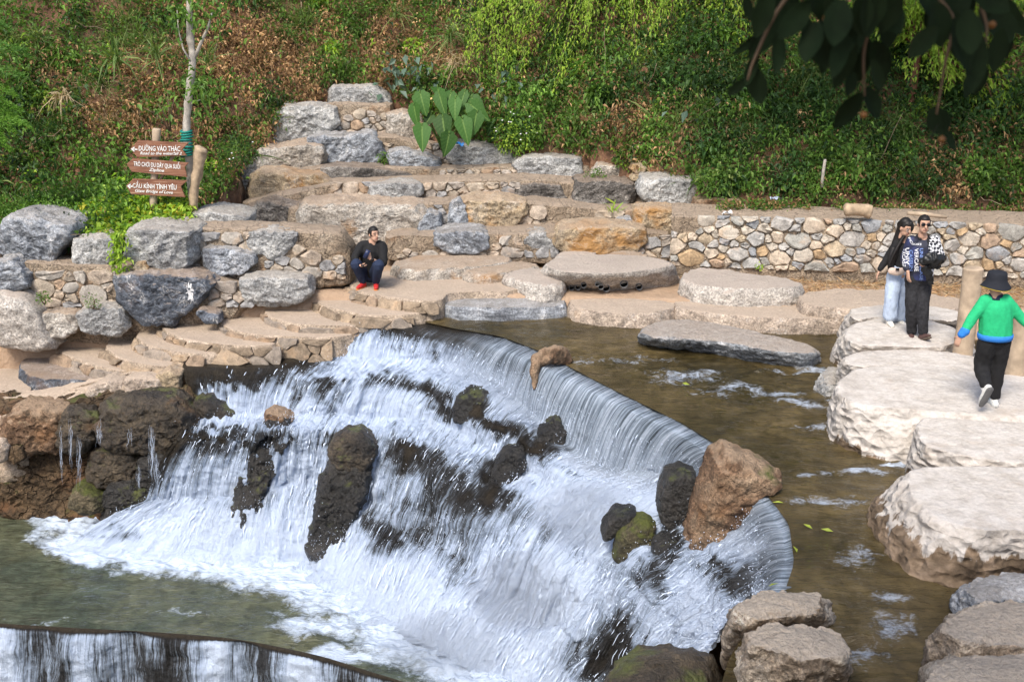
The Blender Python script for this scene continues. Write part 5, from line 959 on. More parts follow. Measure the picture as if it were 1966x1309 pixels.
# sprays: arching stems with small leaves
def sprays(stems, kind, size, per, twig=.010, asp=.42, jit=.05):
    Vt, Pl, Dl = [], [], []
    for K_ in stems:
        c = catmull(np.array(K_), 14); Vt.append(tube(c, np.linspace(twig, twig * .25, 14), 5)); m_ = per
        q = rng.uniform(.15, 1., m_); i = (q * 12.99).astype(int); f = (q * 13 - i)[:, None].clip(0, 1); p = c[i] * (1 - f) + c[i + 1] * f; d = unit(c[i + 1] - c[i])
        Pl.append(p + rng.normal(0, jit, (m_, 3))); Dl.append(d * .8 + rng.normal(0, .7, (m_, 3)) + np.array([0, -.2, -.25]))
    P, D = np.vstack(Pl), np.vstack(Dl); n = len(P); L = rng.uniform(.6, 1.3, n) * size
    return join(Vt), leafcards(P, D, L, L * asp, pal(kind, n), droop=.3)
def spray_plant(name, label, root, tips, kind, size, per, cat, arch=.6, **kw):
    t = empty(name, tuple(root), label, cat); st = []
    for tp in tips:
        r0 = root + rng.normal(0, .25, 3) * np.array([1, .5, .3]); mid = (r0 + tp) / 2 + np.array([0, -.15, arch]) + rng.normal(0, .12, 3); st.append([r0, r0 * .6 + mid * .4 + [0, 0, .15], mid, mid * .4 + tp * .6 + [0, 0, .1], tp])
    (V, Q, T), L = sprays(st, kind, size, per, **kw); obj('stems', V, Q, T, mat=M['twig'], parent=t, kind='stuff'); veg('foliage', [L], parent=t); return t
env = np.array([(850,110),(900,190),(1000,265),(1100,200),(1200,235),(1310,245),(1400,150),(1450,40)])
def tipset(n, u0, u1, v0, envp, y0, y1):
    out = []
    for _ in range(n):
        u = rng.uniform(u0, u1); ve = np.interp(u, envp[:, 0], envp[:, 1]); out.append(PY(u, v0 + (ve - v0) * rng.random() ** .8, rng.uniform(y0, y1)))
    return out
spray_plant('arching_shrub', 'large bright green arching shrub hanging over the middle of the hill', PY(1180, -90, 24.6), tipset(60, 900, 1330, -70, env, 22.2, 23.6), 'lime', .085, 120, 'shrub', arch=.5)
spray_plant('arching_shrub', 'drooping bright green shrub at the top, right of the larger one', PY(1380, -120, 23.6), tipset(34, 1250, 1450, -90, env, 21.6, 22.8), 'lime', .08, 110, 'shrub', arch=.5)
spray_plant('arching_shrub', 'loose bright green branches hanging over the big-leaved plant', PY(960, -20, 24.6), tipset(16, 860, 1010, 40, np.array([(850,130),(900,185),(1010,230)]), 22.6, 23.4), 'lime', .08, 80, 'shrub', arch=.5)
# red-barked tree with bright leaves at the upper right
t = empty('hill_tree', tuple(PY(1742, 290, 20.6)), 'slim red-barked tree with bright green leaves at the upper right', 'tree'); r0 = PY(1742, 290, 20.6); r1 = PY(1790, -160, 21.4)
tr = catmull(np.array([r0, PY(1752, 180, 20.7), PY(1768, 60, 20.9), r1]), 16); V, Q, T = tube(tr, np.linspace(.085, .06, 16), 9); obj('trunk', V, Q, T, mat=M['bark_red'], parent=t)
tips = [PY(rng.normal(a, s), rng.normal(b_, s2), rng.uniform(19.8, 21.6)) for a, b_, s, s2, k in ((1790,130,35,25,16),(1920,150,35,35,22),(1900,50,50,30,22),(1660,45,50,30,18),(1740,20,50,25,14),(1950,230,20,20,6),(1845,165,20,10,6)) for _ in range(k)]
st = []
for tp in tips:
    i = rng.integers(9, 15); a = tr[i]; st.append([a, a * .65 + tp * .35 + [0, 0, .15], a * .3 + tp * .7 + [0, -.05, .12], tp])
(V, Q, T), L = sprays(st, 'lime', .1, 70, twig=.014, jit=.08); obj('branches', V, Q, T, mat=M['bark_red'], parent=t, kind='stuff'); veg('crown', [L], parent=t)
# unseen tree added beyond the right edge, its crown placed to shade the hill
t = empty('added_shade_tree', (10.6, 16.4, .3), 'unseen leafy tree added beyond the right edge to shade the hill', 'tree'); tr = catmull(np.array([(10.6, 16.4, .2), (10.5, 16.5, 3), (9.8, 16.8, 6), (8.6, 17, 8)]), 14); V, Q, T = tube(tr, np.linspace(.3, .16, 14), 12); obj('trunk', V, Q, T, mat=M['bark_red'], parent=t)
n = 9000; P = np.array([6.6, 17.0, 8.3]) + unit(rng.normal(size=(n, 3))) * (rng.random((n, 1)) ** .5) * np.array([4.6, 2.2, 1.3]); P = P[fbm(P * .9, 2) > -.12]; n = len(P); D = rng.normal(0, .7, (n, 3)) + np.array([0, 0, -.3]); veg('crown', [leafcards(P, D, .26, .12, pal('green', n))], parent=t)
# broad-leaved grey shrubs
def broad(label, u, v, y, leaves, kind, size):
    c = PY(u, v, y); t = empty('broad_leaved_shrub', tuple(c - [0, 0, .5]), label, 'shrub', 'grey-green broad-leaved shrubs'); b0 = np.array(t.location)
    for _ in range(5): e = c + rng.normal(0, .2, 3); V, Q, T = tube([b0, (b0 + e) / 2 + [0, 0, .1], e], [.012, .01, .006], 5); obj('stem', V, Q, T, mat=M['twig'], parent=t)
    n = leaves; P = c + rng.normal(0, 1, (n, 3)) * np.array([.33, .2, .2]); D = rng.normal(0, .7, (n, 3)) + np.array([0, -.7, -.5])
    L = rng.uniform(.7, 1.2, n) * size; veg('foliage', [leafcards(P, D, L, L * .62, pal(kind, n), fold=.1)], parent=t)
broad('grey-green broad-leaved shrub left above the big-leaved plant', 785, 140, 23.6, 60, 'grey', .22)
broad('dark broad-leaved shrub right above the big-leaved plant', 990, 180, 23.0, 34, 'grey', .22)
broad('pale grey-green shrub on the dark right part of the hill', 1385, 215, 21.0, 46, 'grey', .2)
broad('broad-leaved green sprig left of the pale trunk', 322, 200, 19.6, 40, 'green', .14)
# conifer cut by the left edge
t = empty('conifer', tuple(PY(-60, 430, 17.9)), 'feathery dark green conifer cut by the left edge', 'tree'); b0 = np.array(t.location); tp = PY(-70, -120, 18.1)
V, Q, T = tube([b0, (b0 + tp) / 2, tp], [.09, .07, .05], 8); obj('trunk', V, Q, T, mat=M['twig'], parent=t)
PL, DL, CL = [], [], []
for a, b_, e, f in [(-60,140,52,98),(-60,110,60,112),(-60,165,45,148),(-60,190,30,185),(-60,200,60,250),(-60,230,40,215),(-60,260,20,290),(-60,210,15,200),(-60,240,28,255),(-60,270,45,240),(-60,60,20,60),(-60,200,0,260),(-60,250,10,270),(-60,180,12,225),(-60,200,26,235)]:
    A, B = PY(a, b_, 18.), PY(e, f, 17.6 + rng.random() * .3); n = 520; q = rng.random(n)[:, None] ** .8; p = A * (1 - q) + B * q + np.array([0, 0, .18]) * np.sin(q * 3.1) ; r_ = .09 * (1.15 - q); PL.append(p + rng.normal(0, 1, (n, 3)) * r_); DL.append((B - A) + rng.normal(0, .5, (n, 3))); CL.append(pal('green', n) * (np.array([.75, .95, .8]) if f < 160 else np.array([1.1, 1.25, .8])))
PL, DL, CL = map(np.vstack, (PL, DL, CL)); veg('crown', [blades(PL, DL, .07, .009, CL, .1)], parent=t)

# young tree tied with green string
t = empty('young_tree', tuple(PY(372, 402, 18.7)), 'slim pale-barked young tree tied with green string beside the signpost', 'tree')
tr = catmull(np.array([PY(u, v, y) for u, v, y in ((372,402,18.7),(366,330,18.65),(358,262,18.6),(362,190,18.6),(370,115,18.6),(364,50,18.65),(366,-120,18.7))]), 24)
V, Q, T = tube(tr, np.linspace(.085, .055, 24) + .006 * rng.normal(size=24), 10); obj('trunk', V, Q, T, mat=M['bark_pale'], parent=t)
V, Q, T = tube([PY(u, v, 18.6) for u, v in ((371,118),(385,85),(400,52),(408,20))], [.035, .03, .022, .012], 7); obj('branch', V, Q, T, mat=M['bark_pale'], parent=t)
V, Q, T = tube([PY(u, v, 18.55) for u, v in ((366,118),(352,95),(343,60),(340,20))], [.02, .015, .012, .008], 6); obj('branch', V, Q, T, mat=M['bark_pale'], parent=t)
V, Q, T = tube([PY(u, v, 18.58) for u, v in ((361,204),(372,196),(385,192))], [.018, .012, .008], 6); obj('branch', V, Q, T, mat=M['bark_pale'], parent=t)
M['tie'] = plain('green_string', (.01, .2, .16), var=.4, scale=60, rough=.6)
for k, v in enumerate(np.linspace(252, 298, 9)):
    a = np.linspace(0, 2 * math.pi, 20); c = PY(358.5 + (k % 3 - 1), v, 18.6); ring = np.stack([c[0] + .092 * np.cos(a), c[1] + .092 * np.sin(a), c[2] + .012 * np.sin(a + k)], 1); V, Q, T = tube(ring, .019, 6, frame=(0, 0, 1)); obj('string_wrap', V, Q, T, mat=M['tie'], parent=t)
n = 420; q = rng.choice(3, n); ctr = np.array([PY(400, 20, 18.5), PY(342, 25, 18.5), PY(384, 165, 18.5)])[q]; P = ctr + rng.normal(0, .22, (n, 3)); D = rng.normal(0, .7, (n, 3)) + np.array([0, -.5, -.4]); veg('foliage', [leafcards(P, D, .12, .06, pal('green', n) * 1.1)], parent=t)
V, Q, T = tube(catmull(np.array([PY(u, v, 18.45) for u, v in ((372,405),(374,360),(381,320),(384,296),(388,284))]), 14), np.array([.1, .09, .085, .09, .1, .1, .11, .11, .12, .13, .13, .14, .13, .08]) * .9 + rng.normal(0, .006, 14), 12)
V = V + normals(V, Q, T) * (.03 * fbm(V * 6, 3))[:, None]; obj('stump_post', V, Q, T, mat=M['oldwood'], label='gnarled weathered post standing right of the signboards', category='post')

# big-leaved plant
m, nt, b, out = new_mat('big_leaf'); at = nd(nt, 'Attribute', attribute_name='col'); nt.links.new(at.outputs[0], b.inputs[0]); b.inputs['Roughness'].default_value = .6; b.inputs['Specular IOR Level'].default_value = .25
tr_ = nd(nt, 'BsdfTranslucent', {0: at.outputs[0]}); ms = nd(nt, 'MixShader', {0: .25, 1: b, 2: tr_}); nt.links.new(ms.outputs[0], out.inputs[0]); M['bigleaf'] = m
t = empty('big_leaved_plant', tuple(PY(850, 290, 22.3)), 'plant with huge heart-shaped green leaves among the boulders', 'plant'); root = np.array(t.location)
TL = [(807,180,818,222,33,21.9),(795,203,793,248,32,21.7),(810,242,812,292,34,21.3),(843,180,846,226,28,22.0),(850,226,846,276,38,21.5),(862,257,858,301,34,21.2),(874,191,868,232,26,21.8),(887,229,893,279,34,21.4),(892,178,890,223,20,22.0),(902,200,941,229,32,21.7),(915,217,912,262,32,21.5),(828,222,822,244,24,21.9),(840,170,848,186,28,22.2),(866,178,852,204,24,22.1),(905,188,930,210,26,22.0)]
for k, (u0, v0, u1, v1, wpx, y) in enumerate(TL):
    a, e = PY(u0, v0, y), PY(u1, v1, y - .12); ax = e - a; Ln = np.linalg.norm(ax) * 1.04; ax = ax / np.linalg.norm(ax); wd_ = wpx / 2000 * y * 1.08
    ax = unit(ax + np.array([rng.normal(0, .16), -abs(rng.normal(0, .25)), 0])); sd_ = np.cross(ax, np.array([rng.normal(0, .45), -1, .35])); sd_ /= np.linalg.norm(sd_); nr = np.cross(sd_, ax); nr = nr if nr[1] < 0 else -nr
    ns, nl_ = 17, 19; V = []; cl = []; g = PAL['green']; base = np.array((.045, .115, .022)) * rng.uniform(.6, 1.3)
    for i in range(nl_):
        q = -.14 + 1.14 * i / (nl_ - 1); w = .5 * wd_ * (max(0, 1 - max(q, 0) ** 1.7) ** .9) * (1 if q > .12 else .55 + .45 * (q + .14) / .26) * (1.0 if q > 0 else .8)
        for j in range(ns):
            s = -1 + 2 * j / (ns - 1); notch = max(0, .14 - abs(s) * .55) * (1 if q < .02 else 0)
            p = a + ax * Ln * (max(q, -.14) + notch * (q < 0)) + sd_ * s * w + nr * (abs(s) * w * .28 - (q ** 2) * Ln * .2 - max(0, s * (1 if k % 2 else -1)) * w * .25 + .008 * math.sin(q * 40 - abs(s) * 9)); V.append(p)
            vein = math.exp(-(s * w / .007) ** 2) * .6 + .1 * max(0, math.sin(q * 42 - abs(s) * 8)) ** 6; cl.append(base * (1 - vein) + np.array((.22, .34, .09)) * vein)
    obj('leaf', np.array(V), gridq(nl_, ns), mat=M['bigleaf'], parent=t, attrs={'col': np.array(cl)})
    V, Q, T = tube(catmull(np.array([root, root * .5 + a * .5 + [0, .15, .15], a + [0, .05, .04], a]), 10), np.linspace(.022, .01, 10), 6); obj('stalk', V, Q, T, mat=M['stalk'] if 'stalk' in M else M.setdefault('stalk', plain('green_stalk', (.08, .15, .03))), parent=t)

# dark branch hanging into the top right, close to the viewer
t = empty('overhanging_branch', tuple(PY(1800, -420, 3.2)), 'dark out-of-focus leafy branch hanging into the top right corner', 'branch'); m = plain('shade_darkened_leaf', (.008, .017, .006), rough=.75, spec=.12, var=.3); M['shadeleaf'] = m; M['berry'] = plain('orange_berry', (.13, .055, .012), rough=.4)  # leaf colour darkened to stand in for shade on the branch
HL = [(1500,10,1428,112,52),(1485,55,1402,106,20),(1497,60,1482,146,36),(1455,100,1424,168,24),(1447,128,1462,198,38),(1432,152,1398,182,20),(1555,5,1488,78,44),(1545,30,1560,110,30),(1600,10,1640,95,46),(1615,0,1598,95,52),(1655,25,1612,135,50),(1640,70,1598,165,42),(1662,60,1650,152,34),(1690,-5,1728,68,48),(1705,15,1700,95,40),(1580,55,1548,115,28),(1672,115,1688,172,28),(1540,60,1575,125,26),(1625,90,1640,150,26),
      (1655,178,1604,242,36),(1662,168,1682,228,38),(1795,5,1800,90,58),(1832,35,1852,138,48),(1872,-10,1935,25,44),(1902,25,1938,82,56),(1880,65,1858,178,48),(1922,55,1904,138,38),(1886,115,1872,178,34),(1812,70,1780,74,24),(1792,205,1812,258,44),(1802,238,1774,268,22),(1814,248,1832,292,18),(1670,-20,1660,70,54),(1720,-30,1690,60,50),(1560,-40,1590,40,48),(1500,-40,1520,40,44),(1480,-20,1450,70,40),(1760,-30,1790,40,44),(1840,-40,1830,50,50),(1900,-50,1880,40,50),(1430,-10,1440,40,20),(1865,140,1850,190,26),(1640,140,1625,185,24),(1595,80,1575,140,26)]
for _ in range(20): u, v = rng.normal(1615, 62), rng.normal(10, 42); HL.append((u, v, u + rng.normal(-8, 26), v + rng.uniform(55, 95), rng.uniform(30, 52)))
for _ in range(9): u, v = rng.normal(1868, 42), rng.normal(5, 30); HL.append((u, v, u + rng.normal(0, 24), v + rng.uniform(55, 95), rng.uniform(32, 50)))
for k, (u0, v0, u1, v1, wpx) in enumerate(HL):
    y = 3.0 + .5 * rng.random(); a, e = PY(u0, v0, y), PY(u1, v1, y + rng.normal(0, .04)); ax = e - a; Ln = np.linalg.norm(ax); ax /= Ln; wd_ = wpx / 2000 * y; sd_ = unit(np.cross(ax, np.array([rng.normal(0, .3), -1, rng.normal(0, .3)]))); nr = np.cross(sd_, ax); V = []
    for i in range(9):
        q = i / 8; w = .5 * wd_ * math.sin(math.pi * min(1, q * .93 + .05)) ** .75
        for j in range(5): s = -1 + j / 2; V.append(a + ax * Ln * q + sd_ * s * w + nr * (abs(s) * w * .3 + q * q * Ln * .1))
    obj('leaf', np.array(V), gridq(9, 5), mat=M['shadeleaf'], parent=t)
for pts in [[(1800,-420),(1700,-120),(1640,-20),(1610,20)],[(1700,-120),(1560,-40),(1500,10),(1450,110),(1435,155)],[(1700,-120),(1690,0),(1660,90),(1660,185)],[(1800,-420),(1850,-120),(1880,0),(1895,60),(1880,130)],[(1850,-120),(1800,-20),(1830,40),(1815,120),(1798,220)]]:
    V, Q, T = tube(catmull(np.array([PY(u, v, 3.2) for u, v in pts]), 16), np.linspace(.009, .003, 16), 6); obj('twig', V, Q, T, mat=M['twig'], parent=t)
for u, v in ((1658,221),(1586,36),(1905,48),(1808,268)):
    c = PY(u, v, 3.05); V, Q, T = tube([c + [0, 0, q] for q in np.linspace(-.011, .011, 7)], .0115 * np.sqrt(np.clip(1 - np.linspace(-.97, .97, 7) ** 2, .03, 1)), 8); obj('berry', V, Q, T, mat=M['berry'], parent=t)
n = 2400; P = np.array([1.4, 2.6, 6.1]) + rng.normal(0, 1, (n, 3)) * np.array([1.0, .8, .28]); D = rng.normal(0, .6, (n, 3)) + np.array([0, 0, -.8]); veg('crown', [leafcards(P, D, .16, .07, pal('dark', n))], parent=t)  # unseen leaf clump added above the frame to shade the hanging leaves
# ------------------------------------------------------------------ small things of the place
def textmesh(body, quad, y, mat, parent, name='lettering', shear=0.0, weight=.012, wave=0.0):
    """lettering laid flat on a board: quad = pixel corners (left-bottom, right-bottom, right-top, left-top) of the line on the plane at distance y"""
    bars = [i for i, ch in enumerate(body) if ch == 'Đ']; body = body.replace('Đ', 'D')
    def width(tx):
        c_ = bpy.data.curves.new('t', 'FONT'); c_.body = tx; c_.size = 1; c_.offset = weight; o_ = bpy.data.objects.new('t', c_); COL.objects.link(o_); e_ = o_.evaluated_get(bpy.context.evaluated_depsgraph_get()); x_ = max(q.co.x for q in e_.to_mesh().vertices); e_.to_mesh_clear(); bpy.data.objects.remove(o_); bpy.data.curves.remove(c_); return x_
    bars = [width(body[:i + 1]) - width('D') for i in bars]
    cu_ = bpy.data.curves.new('t', 'FONT'); cu_.body = body; cu_.size = 1; cu_.offset = weight; cu_.shear = shear; cu_.resolution_u = 3
    o = bpy.data.objects.new('t', cu_); COL.objects.link(o); dg = bpy.context.evaluated_depsgraph_get(); me = o.evaluated_get(dg).to_mesh()
    nv = len(me.vertices); co = np.zeros(nv * 3, np.float32); me.vertices.foreach_get('co', co); co = co.reshape(-1, 3); Ts = []
    me.calc_loop_triangles(); Ts = np.array([t.vertices[:] for t in me.loop_triangles]); o.evaluated_get(dg).to_mesh_clear(); bpy.data.objects.remove(o); bpy.data.curves.remove(cu_)
    for bx in bars: Ts = np.vstack([Ts, [(len(co), len(co) + 1, len(co) + 2), (len(co), len(co) + 2, len(co) + 3)]]); co = np.vstack([co, [(bx - .04, .32, .0), (bx + .3, .32, .0), (bx + .3, .41, .0), (bx - .04, .41, .0)]])
    a = (co[:, 0] - co[:, 0].min()) / np.ptp(co[:, 0]); lo, hi = 0.0, max(.72, co[:, 1].max() if co[:, 1].max() < .8 else .72); b_ = (co[:, 1] - lo) / (hi - lo)
    q = [PY(u, v, y) for u, v in quad]; V = (np.outer((1 - a) * (1 - b_), q[0]) + np.outer(a * (1 - b_), q[1]) + np.outer(a * b_, q[2]) + np.outer((1 - a) * b_, q[3]))
    return V, Ts
def plank(poly, y, th):
    P = np.array([PY(u, v, y) for u, v in poly]); n = len(P); B = P + np.array([0, th, 0]); e = P.mean(0); A = e + (P - e) * .985 - np.array([0, .004, 0])
    V = np.vstack([A, P, B]); Q = [(i, n + i, n + (i + 1) % n, (i + 1) % n) for i in range(n)] + [(n + i, 2 * n + i, 2 * n + (i + 1) % n, n + (i + 1) % n) for i in range(n)]
    T = [(0, i, i + 1) for i in range(1, n - 1)]; V = np.vstack([V, A.mean(0), B.mean(0)]); T = [(3 * n, i, (i + 1) % n) for i in range(n)] + [(3 * n + 1, 2 * n + (i + 1) % n, 2 * n + i) for i in range(n)]
    return V, np.array(Q), np.array(T)
m, nt, b, out = new_mat('painted_board'); vec, rnd = objvec(nt); g = nz(nt, nd(nt, 'Mapping', {0: vec, 3: (1.2, 6, 22)}).outputs[0], 2., 6, .65, .4)
col = ramp(nt, g, [(.3, (.075, .032, .018)), (.45, (.19, .075, .04)), (.58, (.27, .13, .075)), (.72, (.4, .26, .17))]); nt.links.new(col, b.inputs[0]); b.inputs['Roughness'].default_value = .7
nt.links.new(nd(nt, 'Bump', {'Strength': .4, 'Distance': .01, 'Height': g}).outputs[0], b.inputs['Normal']); M['board'] = m; M['paint'] = plain('white_paint', (.78, .77, .74), var=.06, bump=0)
sp = empty('signpost', tuple(PY(294, 432, 18.4)), 'wooden signpost with three brown arrow boards and white lettering', 'signpost')
V, Q, T = tube([PY(u, v, 18.42) for u, v in ((293,440),(294,400),(297,330),(300,270),(300.5,250),(300.5,247))], [.07, .068, .066, .07, .075, .06], 12); obj('post', V, Q, T, mat=M['post'], parent=sp)
V, Q, T = tube([PY(u, v, 18.42) for u, v in ((336,292),(322,320),(308,345))], [.03, .03, .03], 6); obj('brace', V, Q, T, mat=M['oldwood'], parent=sp)
for poly, lines, arrow in [
 ([(250.4,285.5),(265.5,269.6),(362,274.6),(349.6,287),(358,299),(263,302)], [('ĐƯỜNG VÀO THÁC', [(265.5,289.5),(346,290.5),(346,281),(265.5,280)], 0.), ('Road to the waterfall 2', [(269,297),(349,297.5),(349,292),(269,291)], .25)], (251.5,286.5)),
 ([(243,315),(255.5,304),(362,313),(354.6,321),(359,340),(253,330)], [('TRÒ CHƠI ĐU DÂY QUA SUỐI', [(256.5,318.5),(346,324.5),(346,316),(256.5,310)], 0.), ('Zipline', [(286,328.5),(315,330.5),(315,324.5),(286,322.5)], .2)], None),
 ([(242,357),(255.5,343.5),(359.7,347),(347,358),(355.5,379),(252,373)], [('CẦU KÍNH TÌNH YÊU', [(254.5,360.5),(339,364.5),(339,355),(254.5,352)], 0.), ('Glass Bridge of Love', [(259.5,368.5),(332,372.5),(332,366.5),(259.5,363)], .25)], (244,357.5))]:
    V, Q, T = plank(poly, 18.3, .035); bd = obj('arrow_board', V, Q, T, mat=M['board'], parent=sp, smooth=False)
    for body, quad, shr in lines: V, T = textmesh(body, quad, 18.288, M['paint'], bd, shear=shr); obj('lettering', V, None, T, mat=M['paint'], parent=bd)
    if arrow:
        ax_, ay = arrow; pts = [(0, 0), (6, -4.5), (7.5, -3), (4.6, -1.1), (12.5, -.2), (12.5, 2), (4.6, 1.3), (7.2, 3.6), (5.6, 5)]; P = np.array([PY(ax_ + a, ay + b_, 18.288) for a, b_ in pts]); P = np.vstack([P, PY(ax_ + 4, ay, 18.288)]); n = len(pts)
        obj('arrow', P, None, np.array([(n, i, (i + 1) % n) for i in range(n)]), mat=M['paint'], parent=bd)
# pipes in the cement slab
M['pvc'] = plain('grey_pipe', (.1, .1, .1), rough=.5); M['pipe_shade'] = plain('pipe_shade_black', (.006, .006, .006), rough=.9)
vv = np.zeros(len(pipe_slab.data.vertices) * 3, np.float32); pipe_slab.data.vertices.foreach_get('co', vv); vv = vv.reshape(-1, 3) + np.array(pipe_slab.location)
slab_bvh = BVHTree.FromPolygons([tuple(q) for q in vv], [tuple(p.vertices) for p in pipe_slab.data.polygons])
for k, (u, v, r) in enumerate([(1097,550,5),(1109,549,5),(1120,545,5),(1146,543,4),(1153,548,5),(1163,551,6.5),(1197,543,7),(1226,548,6)]):
    hit = slab_bvh.ray_cast(Vector((0, 0, H)), Vector(ray(u, v)).normalized())[0]; y = (hit.y if hit else 16.9) + .06; c = PY(u, v, y); R = r / 2000 * 17.4 * 1.15; a = np.arange(18) / 18 * 2 * math.pi; ring = lambda rad, dy: np.stack([c[0] + rad * np.cos(a), np.full(18, c[1] + dy), c[2] + rad * np.sin(a)], 1)
    t = empty('drain_pipe', tuple(c), 'open black pipe end in the pipe slab, ' + ['first from the left', 'second from the left', 'third from the left', 'small upper one of the middle cluster', 'lower left one of the middle cluster', 'big one of the middle cluster', 'largest, alone right of the middle', 'last on the right'][k], 'pipe', 'drain pipes in the cement slab')
    V, Q, _ = ringmesh([ring(R, .35), ring(R, -.12), ring(R * .86, -.125), ring(R * .85, .3)], False, False); obj('pipe_wall', V, Q, mat=M['pvc'], parent=t)
    V, Q, T = ringmesh([ring(R * .855, -.04), ring(R * .4, -.035)]); obj('bore_shade_disc', V, Q, T, mat=M['pipe_shade'], parent=t)  # black disc stands in for the shade inside the pipe
# wooden posts
for u, v0, v1, y, r, lab in [(1868, 516, 700, 13.45, .125, 'tall smooth wooden post behind the person in green'), (1966, 602, 730, 12.3, .12, 'shorter wooden post cut by the right edge')]:
    top = PY(u, v0, y); z1 = -.3; zs = np.linspace(z1, top[2], 16); rr = r * (1 + .35 * np.exp(-(zs - z1) / .5)); rr = np.concatenate([rr, [r * .9, r * .3]]); zs = np.concatenate([zs, [top[2] + .012, top[2] + .014]])
    V, Q, T = tube(np.stack([np.full(18, top[0]) + .02 * np.sin(zs * 2), np.full(18, y), zs], 1), rr, 18); V = V + normals(V, Q, T) * (.012 * fbm(V * np.array([9, 9, 1.5]), 3))[:, None]; obj('wooden_post', V, Q, T, mat=M['post'], sharp=.7, label=lab, category='post')
V, Q, T = tube(catmull(np.array([PY(u, v, 17.85) for u, v in ((1620,402),(1635,403),(1660,405),(1674,408))]), 12), np.array([.05, .12, .125, .115, .11, .11, .105, .11, .115, .12, .12, .05]), 14); V = V + normals(V, Q, T) * (.03 * fbm(V * 5, 3))[:, None]; obj('log', V, Q, T, mat=M['oldwood'], label='short thick log lying on top of the stone wall', category='log')
V, Q, T = tube([PY(u, v, 17.7) for u, v in ((1742,409),(1780,412),(1818,417))], [.035, .04, .03], 8); obj('pole', V, Q, T, mat=M['post'], label='thin pale pole lying on the wall behind the couple', category='pole')
V, Q, T = tube([PY(u, v, 19.2) for u, v in ((1578,360),(1580,335),(1584,308),(1584,306))], [.032, .03, .028, .02], 8); obj('stake', V, Q, T, mat=M['bark_pale'], label='short white stake standing on the slope above the wall', category='stake')
M['blueplastic'] = plain('blue_plastic', (.03, .22, .6), rough=.4); M['clearplastic'] = plain('grey_plastic', (.35, .4, .5), rough=.3); M['whiteplastic'] = plain('white_plastic', (.75, .75, .75), rough=.4)
for (u, v, y, s, mt, lab) in [(882, 277, 21.9, .09, 'blueplastic', 'scrap of blue plastic under the big green leaves'), (1490, 383, 19.0, .1, 'clearplastic', 'crumpled plastic bag on the slope above the wall'), (1396, 411, 18.3, .08, 'whiteplastic', 'white scrap on top of the wall at its left end')]:
    c = PY(u, v, y); g1, g2 = np.meshgrid(np.linspace(-1, 1, 9), np.linspace(-1, 1, 9)); V = np.stack([c[0] + g1.ravel() * s, c[1] + g2.ravel() * s * .7, c[2] + 0 * g1.ravel()], 1); V[:, 2] += .07 * fbm(V * 14, 2) + .02; obj('litter', V, gridq(9, 9), mat=M[mt], label=lab, category='litter')
# white paint splash on the slate boulder
# trickles on the left rocks
tv = []
for u, v0, v1, y, nst in [(135,800,905,14.45,8),(118,812,935,14.45,7),(190,805,862,14.4,12),(292,812,925,14.2,14),(250,815,862,14.25,6),(268,890,945,14.3,8),(300,860,950,14.15,10),(150,830,950,14.4,8)]:
    for _ in range(nst):
        du = rng.normal(0, 2.5); p = np.array([PY(u + du + rng.normal(0, 1.3), v0 + (v1 - v0) * q + rng.normal(0, 1.5), y - .02 * q) for q in np.linspace(rng.random() * .4, .6 + .4 * rng.random(), 7)]); tv.append(tube(p, rng.uniform(.0006, .002) * np.array([.3, 1, .5, 1.2, .6, 1, .2]), 4))
V, Q, T = join(tv); obj('water_trickle', V, Q, T, mat=M['foam'], origin=(0, 0, 0), kind='stuff')
# fallen leaves on the water
M['yleaf'] = leaf_mat('fallen_leaf')
for u, v, wh_ in ((1387,855,'at the weir edge left of the rust-brown rock'),(1560,1015,'right of the bend of the weir'),(1505,965,'just right of the tall rust-brown rock'),(1530,1060,'nearest the bend of the weir'),(1600,1020,'farthest right, toward the nearest stepping slab'),(1310,735,'farthest back, near the island rock'),(1475,1125,'by the tan rock at the weir end')):
    p = PZ(u, v, .012); a = rng.uniform(0, 6.28); V, Q, T, c = leafcards(p[None], np.array([[math.cos(a), math.sin(a), .02]]), .12, .04, np.array([[.35, .42, .06]]), fold=.1, droop=0.); obj('fallen_leaf', V, Q, T, mat=M['yleaf'], attrs={'col': c}, smooth=False, label='small yellow-green leaf floating ' + wh_, category='leaf', group='leaves floating on the upper pool')

# ------------------------------------------------------------------ people
def remesh(parts, vox, smooth=2):
    V, Q, T = join(parts); me = mesh('tmp', V, Q, T); o = bpy.data.objects.new('tmp', me); COL.objects.link(o)
    md = o.modifiers.new('r', 'REMESH'); md.mode = 'VOXEL'; md.voxel_size = vox
    if smooth: ms_ = o.modifiers.new('s', 'SMOOTH'); ms_.iterations = smooth; ms_.factor = .5
    dg = bpy.context.evaluated_depsgraph_get(); ev = o.evaluated_get(dg); e = ev.to_mesh(); nv = len(e.vertices); co = np.zeros(nv * 3, np.float32); e.vertices.foreach_get('co', co)
    lt = np.zeros(len(e.polygons), np.int32); e.polygons.foreach_get('loop_total', lt); li = np.zeros(len(e.loops), np.int32); e.loops.foreach_get('vertex_index', li); ev.to_mesh_clear(); bpy.data.objects.remove(o); bpy.data.meshes.remove(me)
    return co.reshape(-1, 3).astype(float), li.reshape(-1, 4) if (lt == 4).all() else None, None
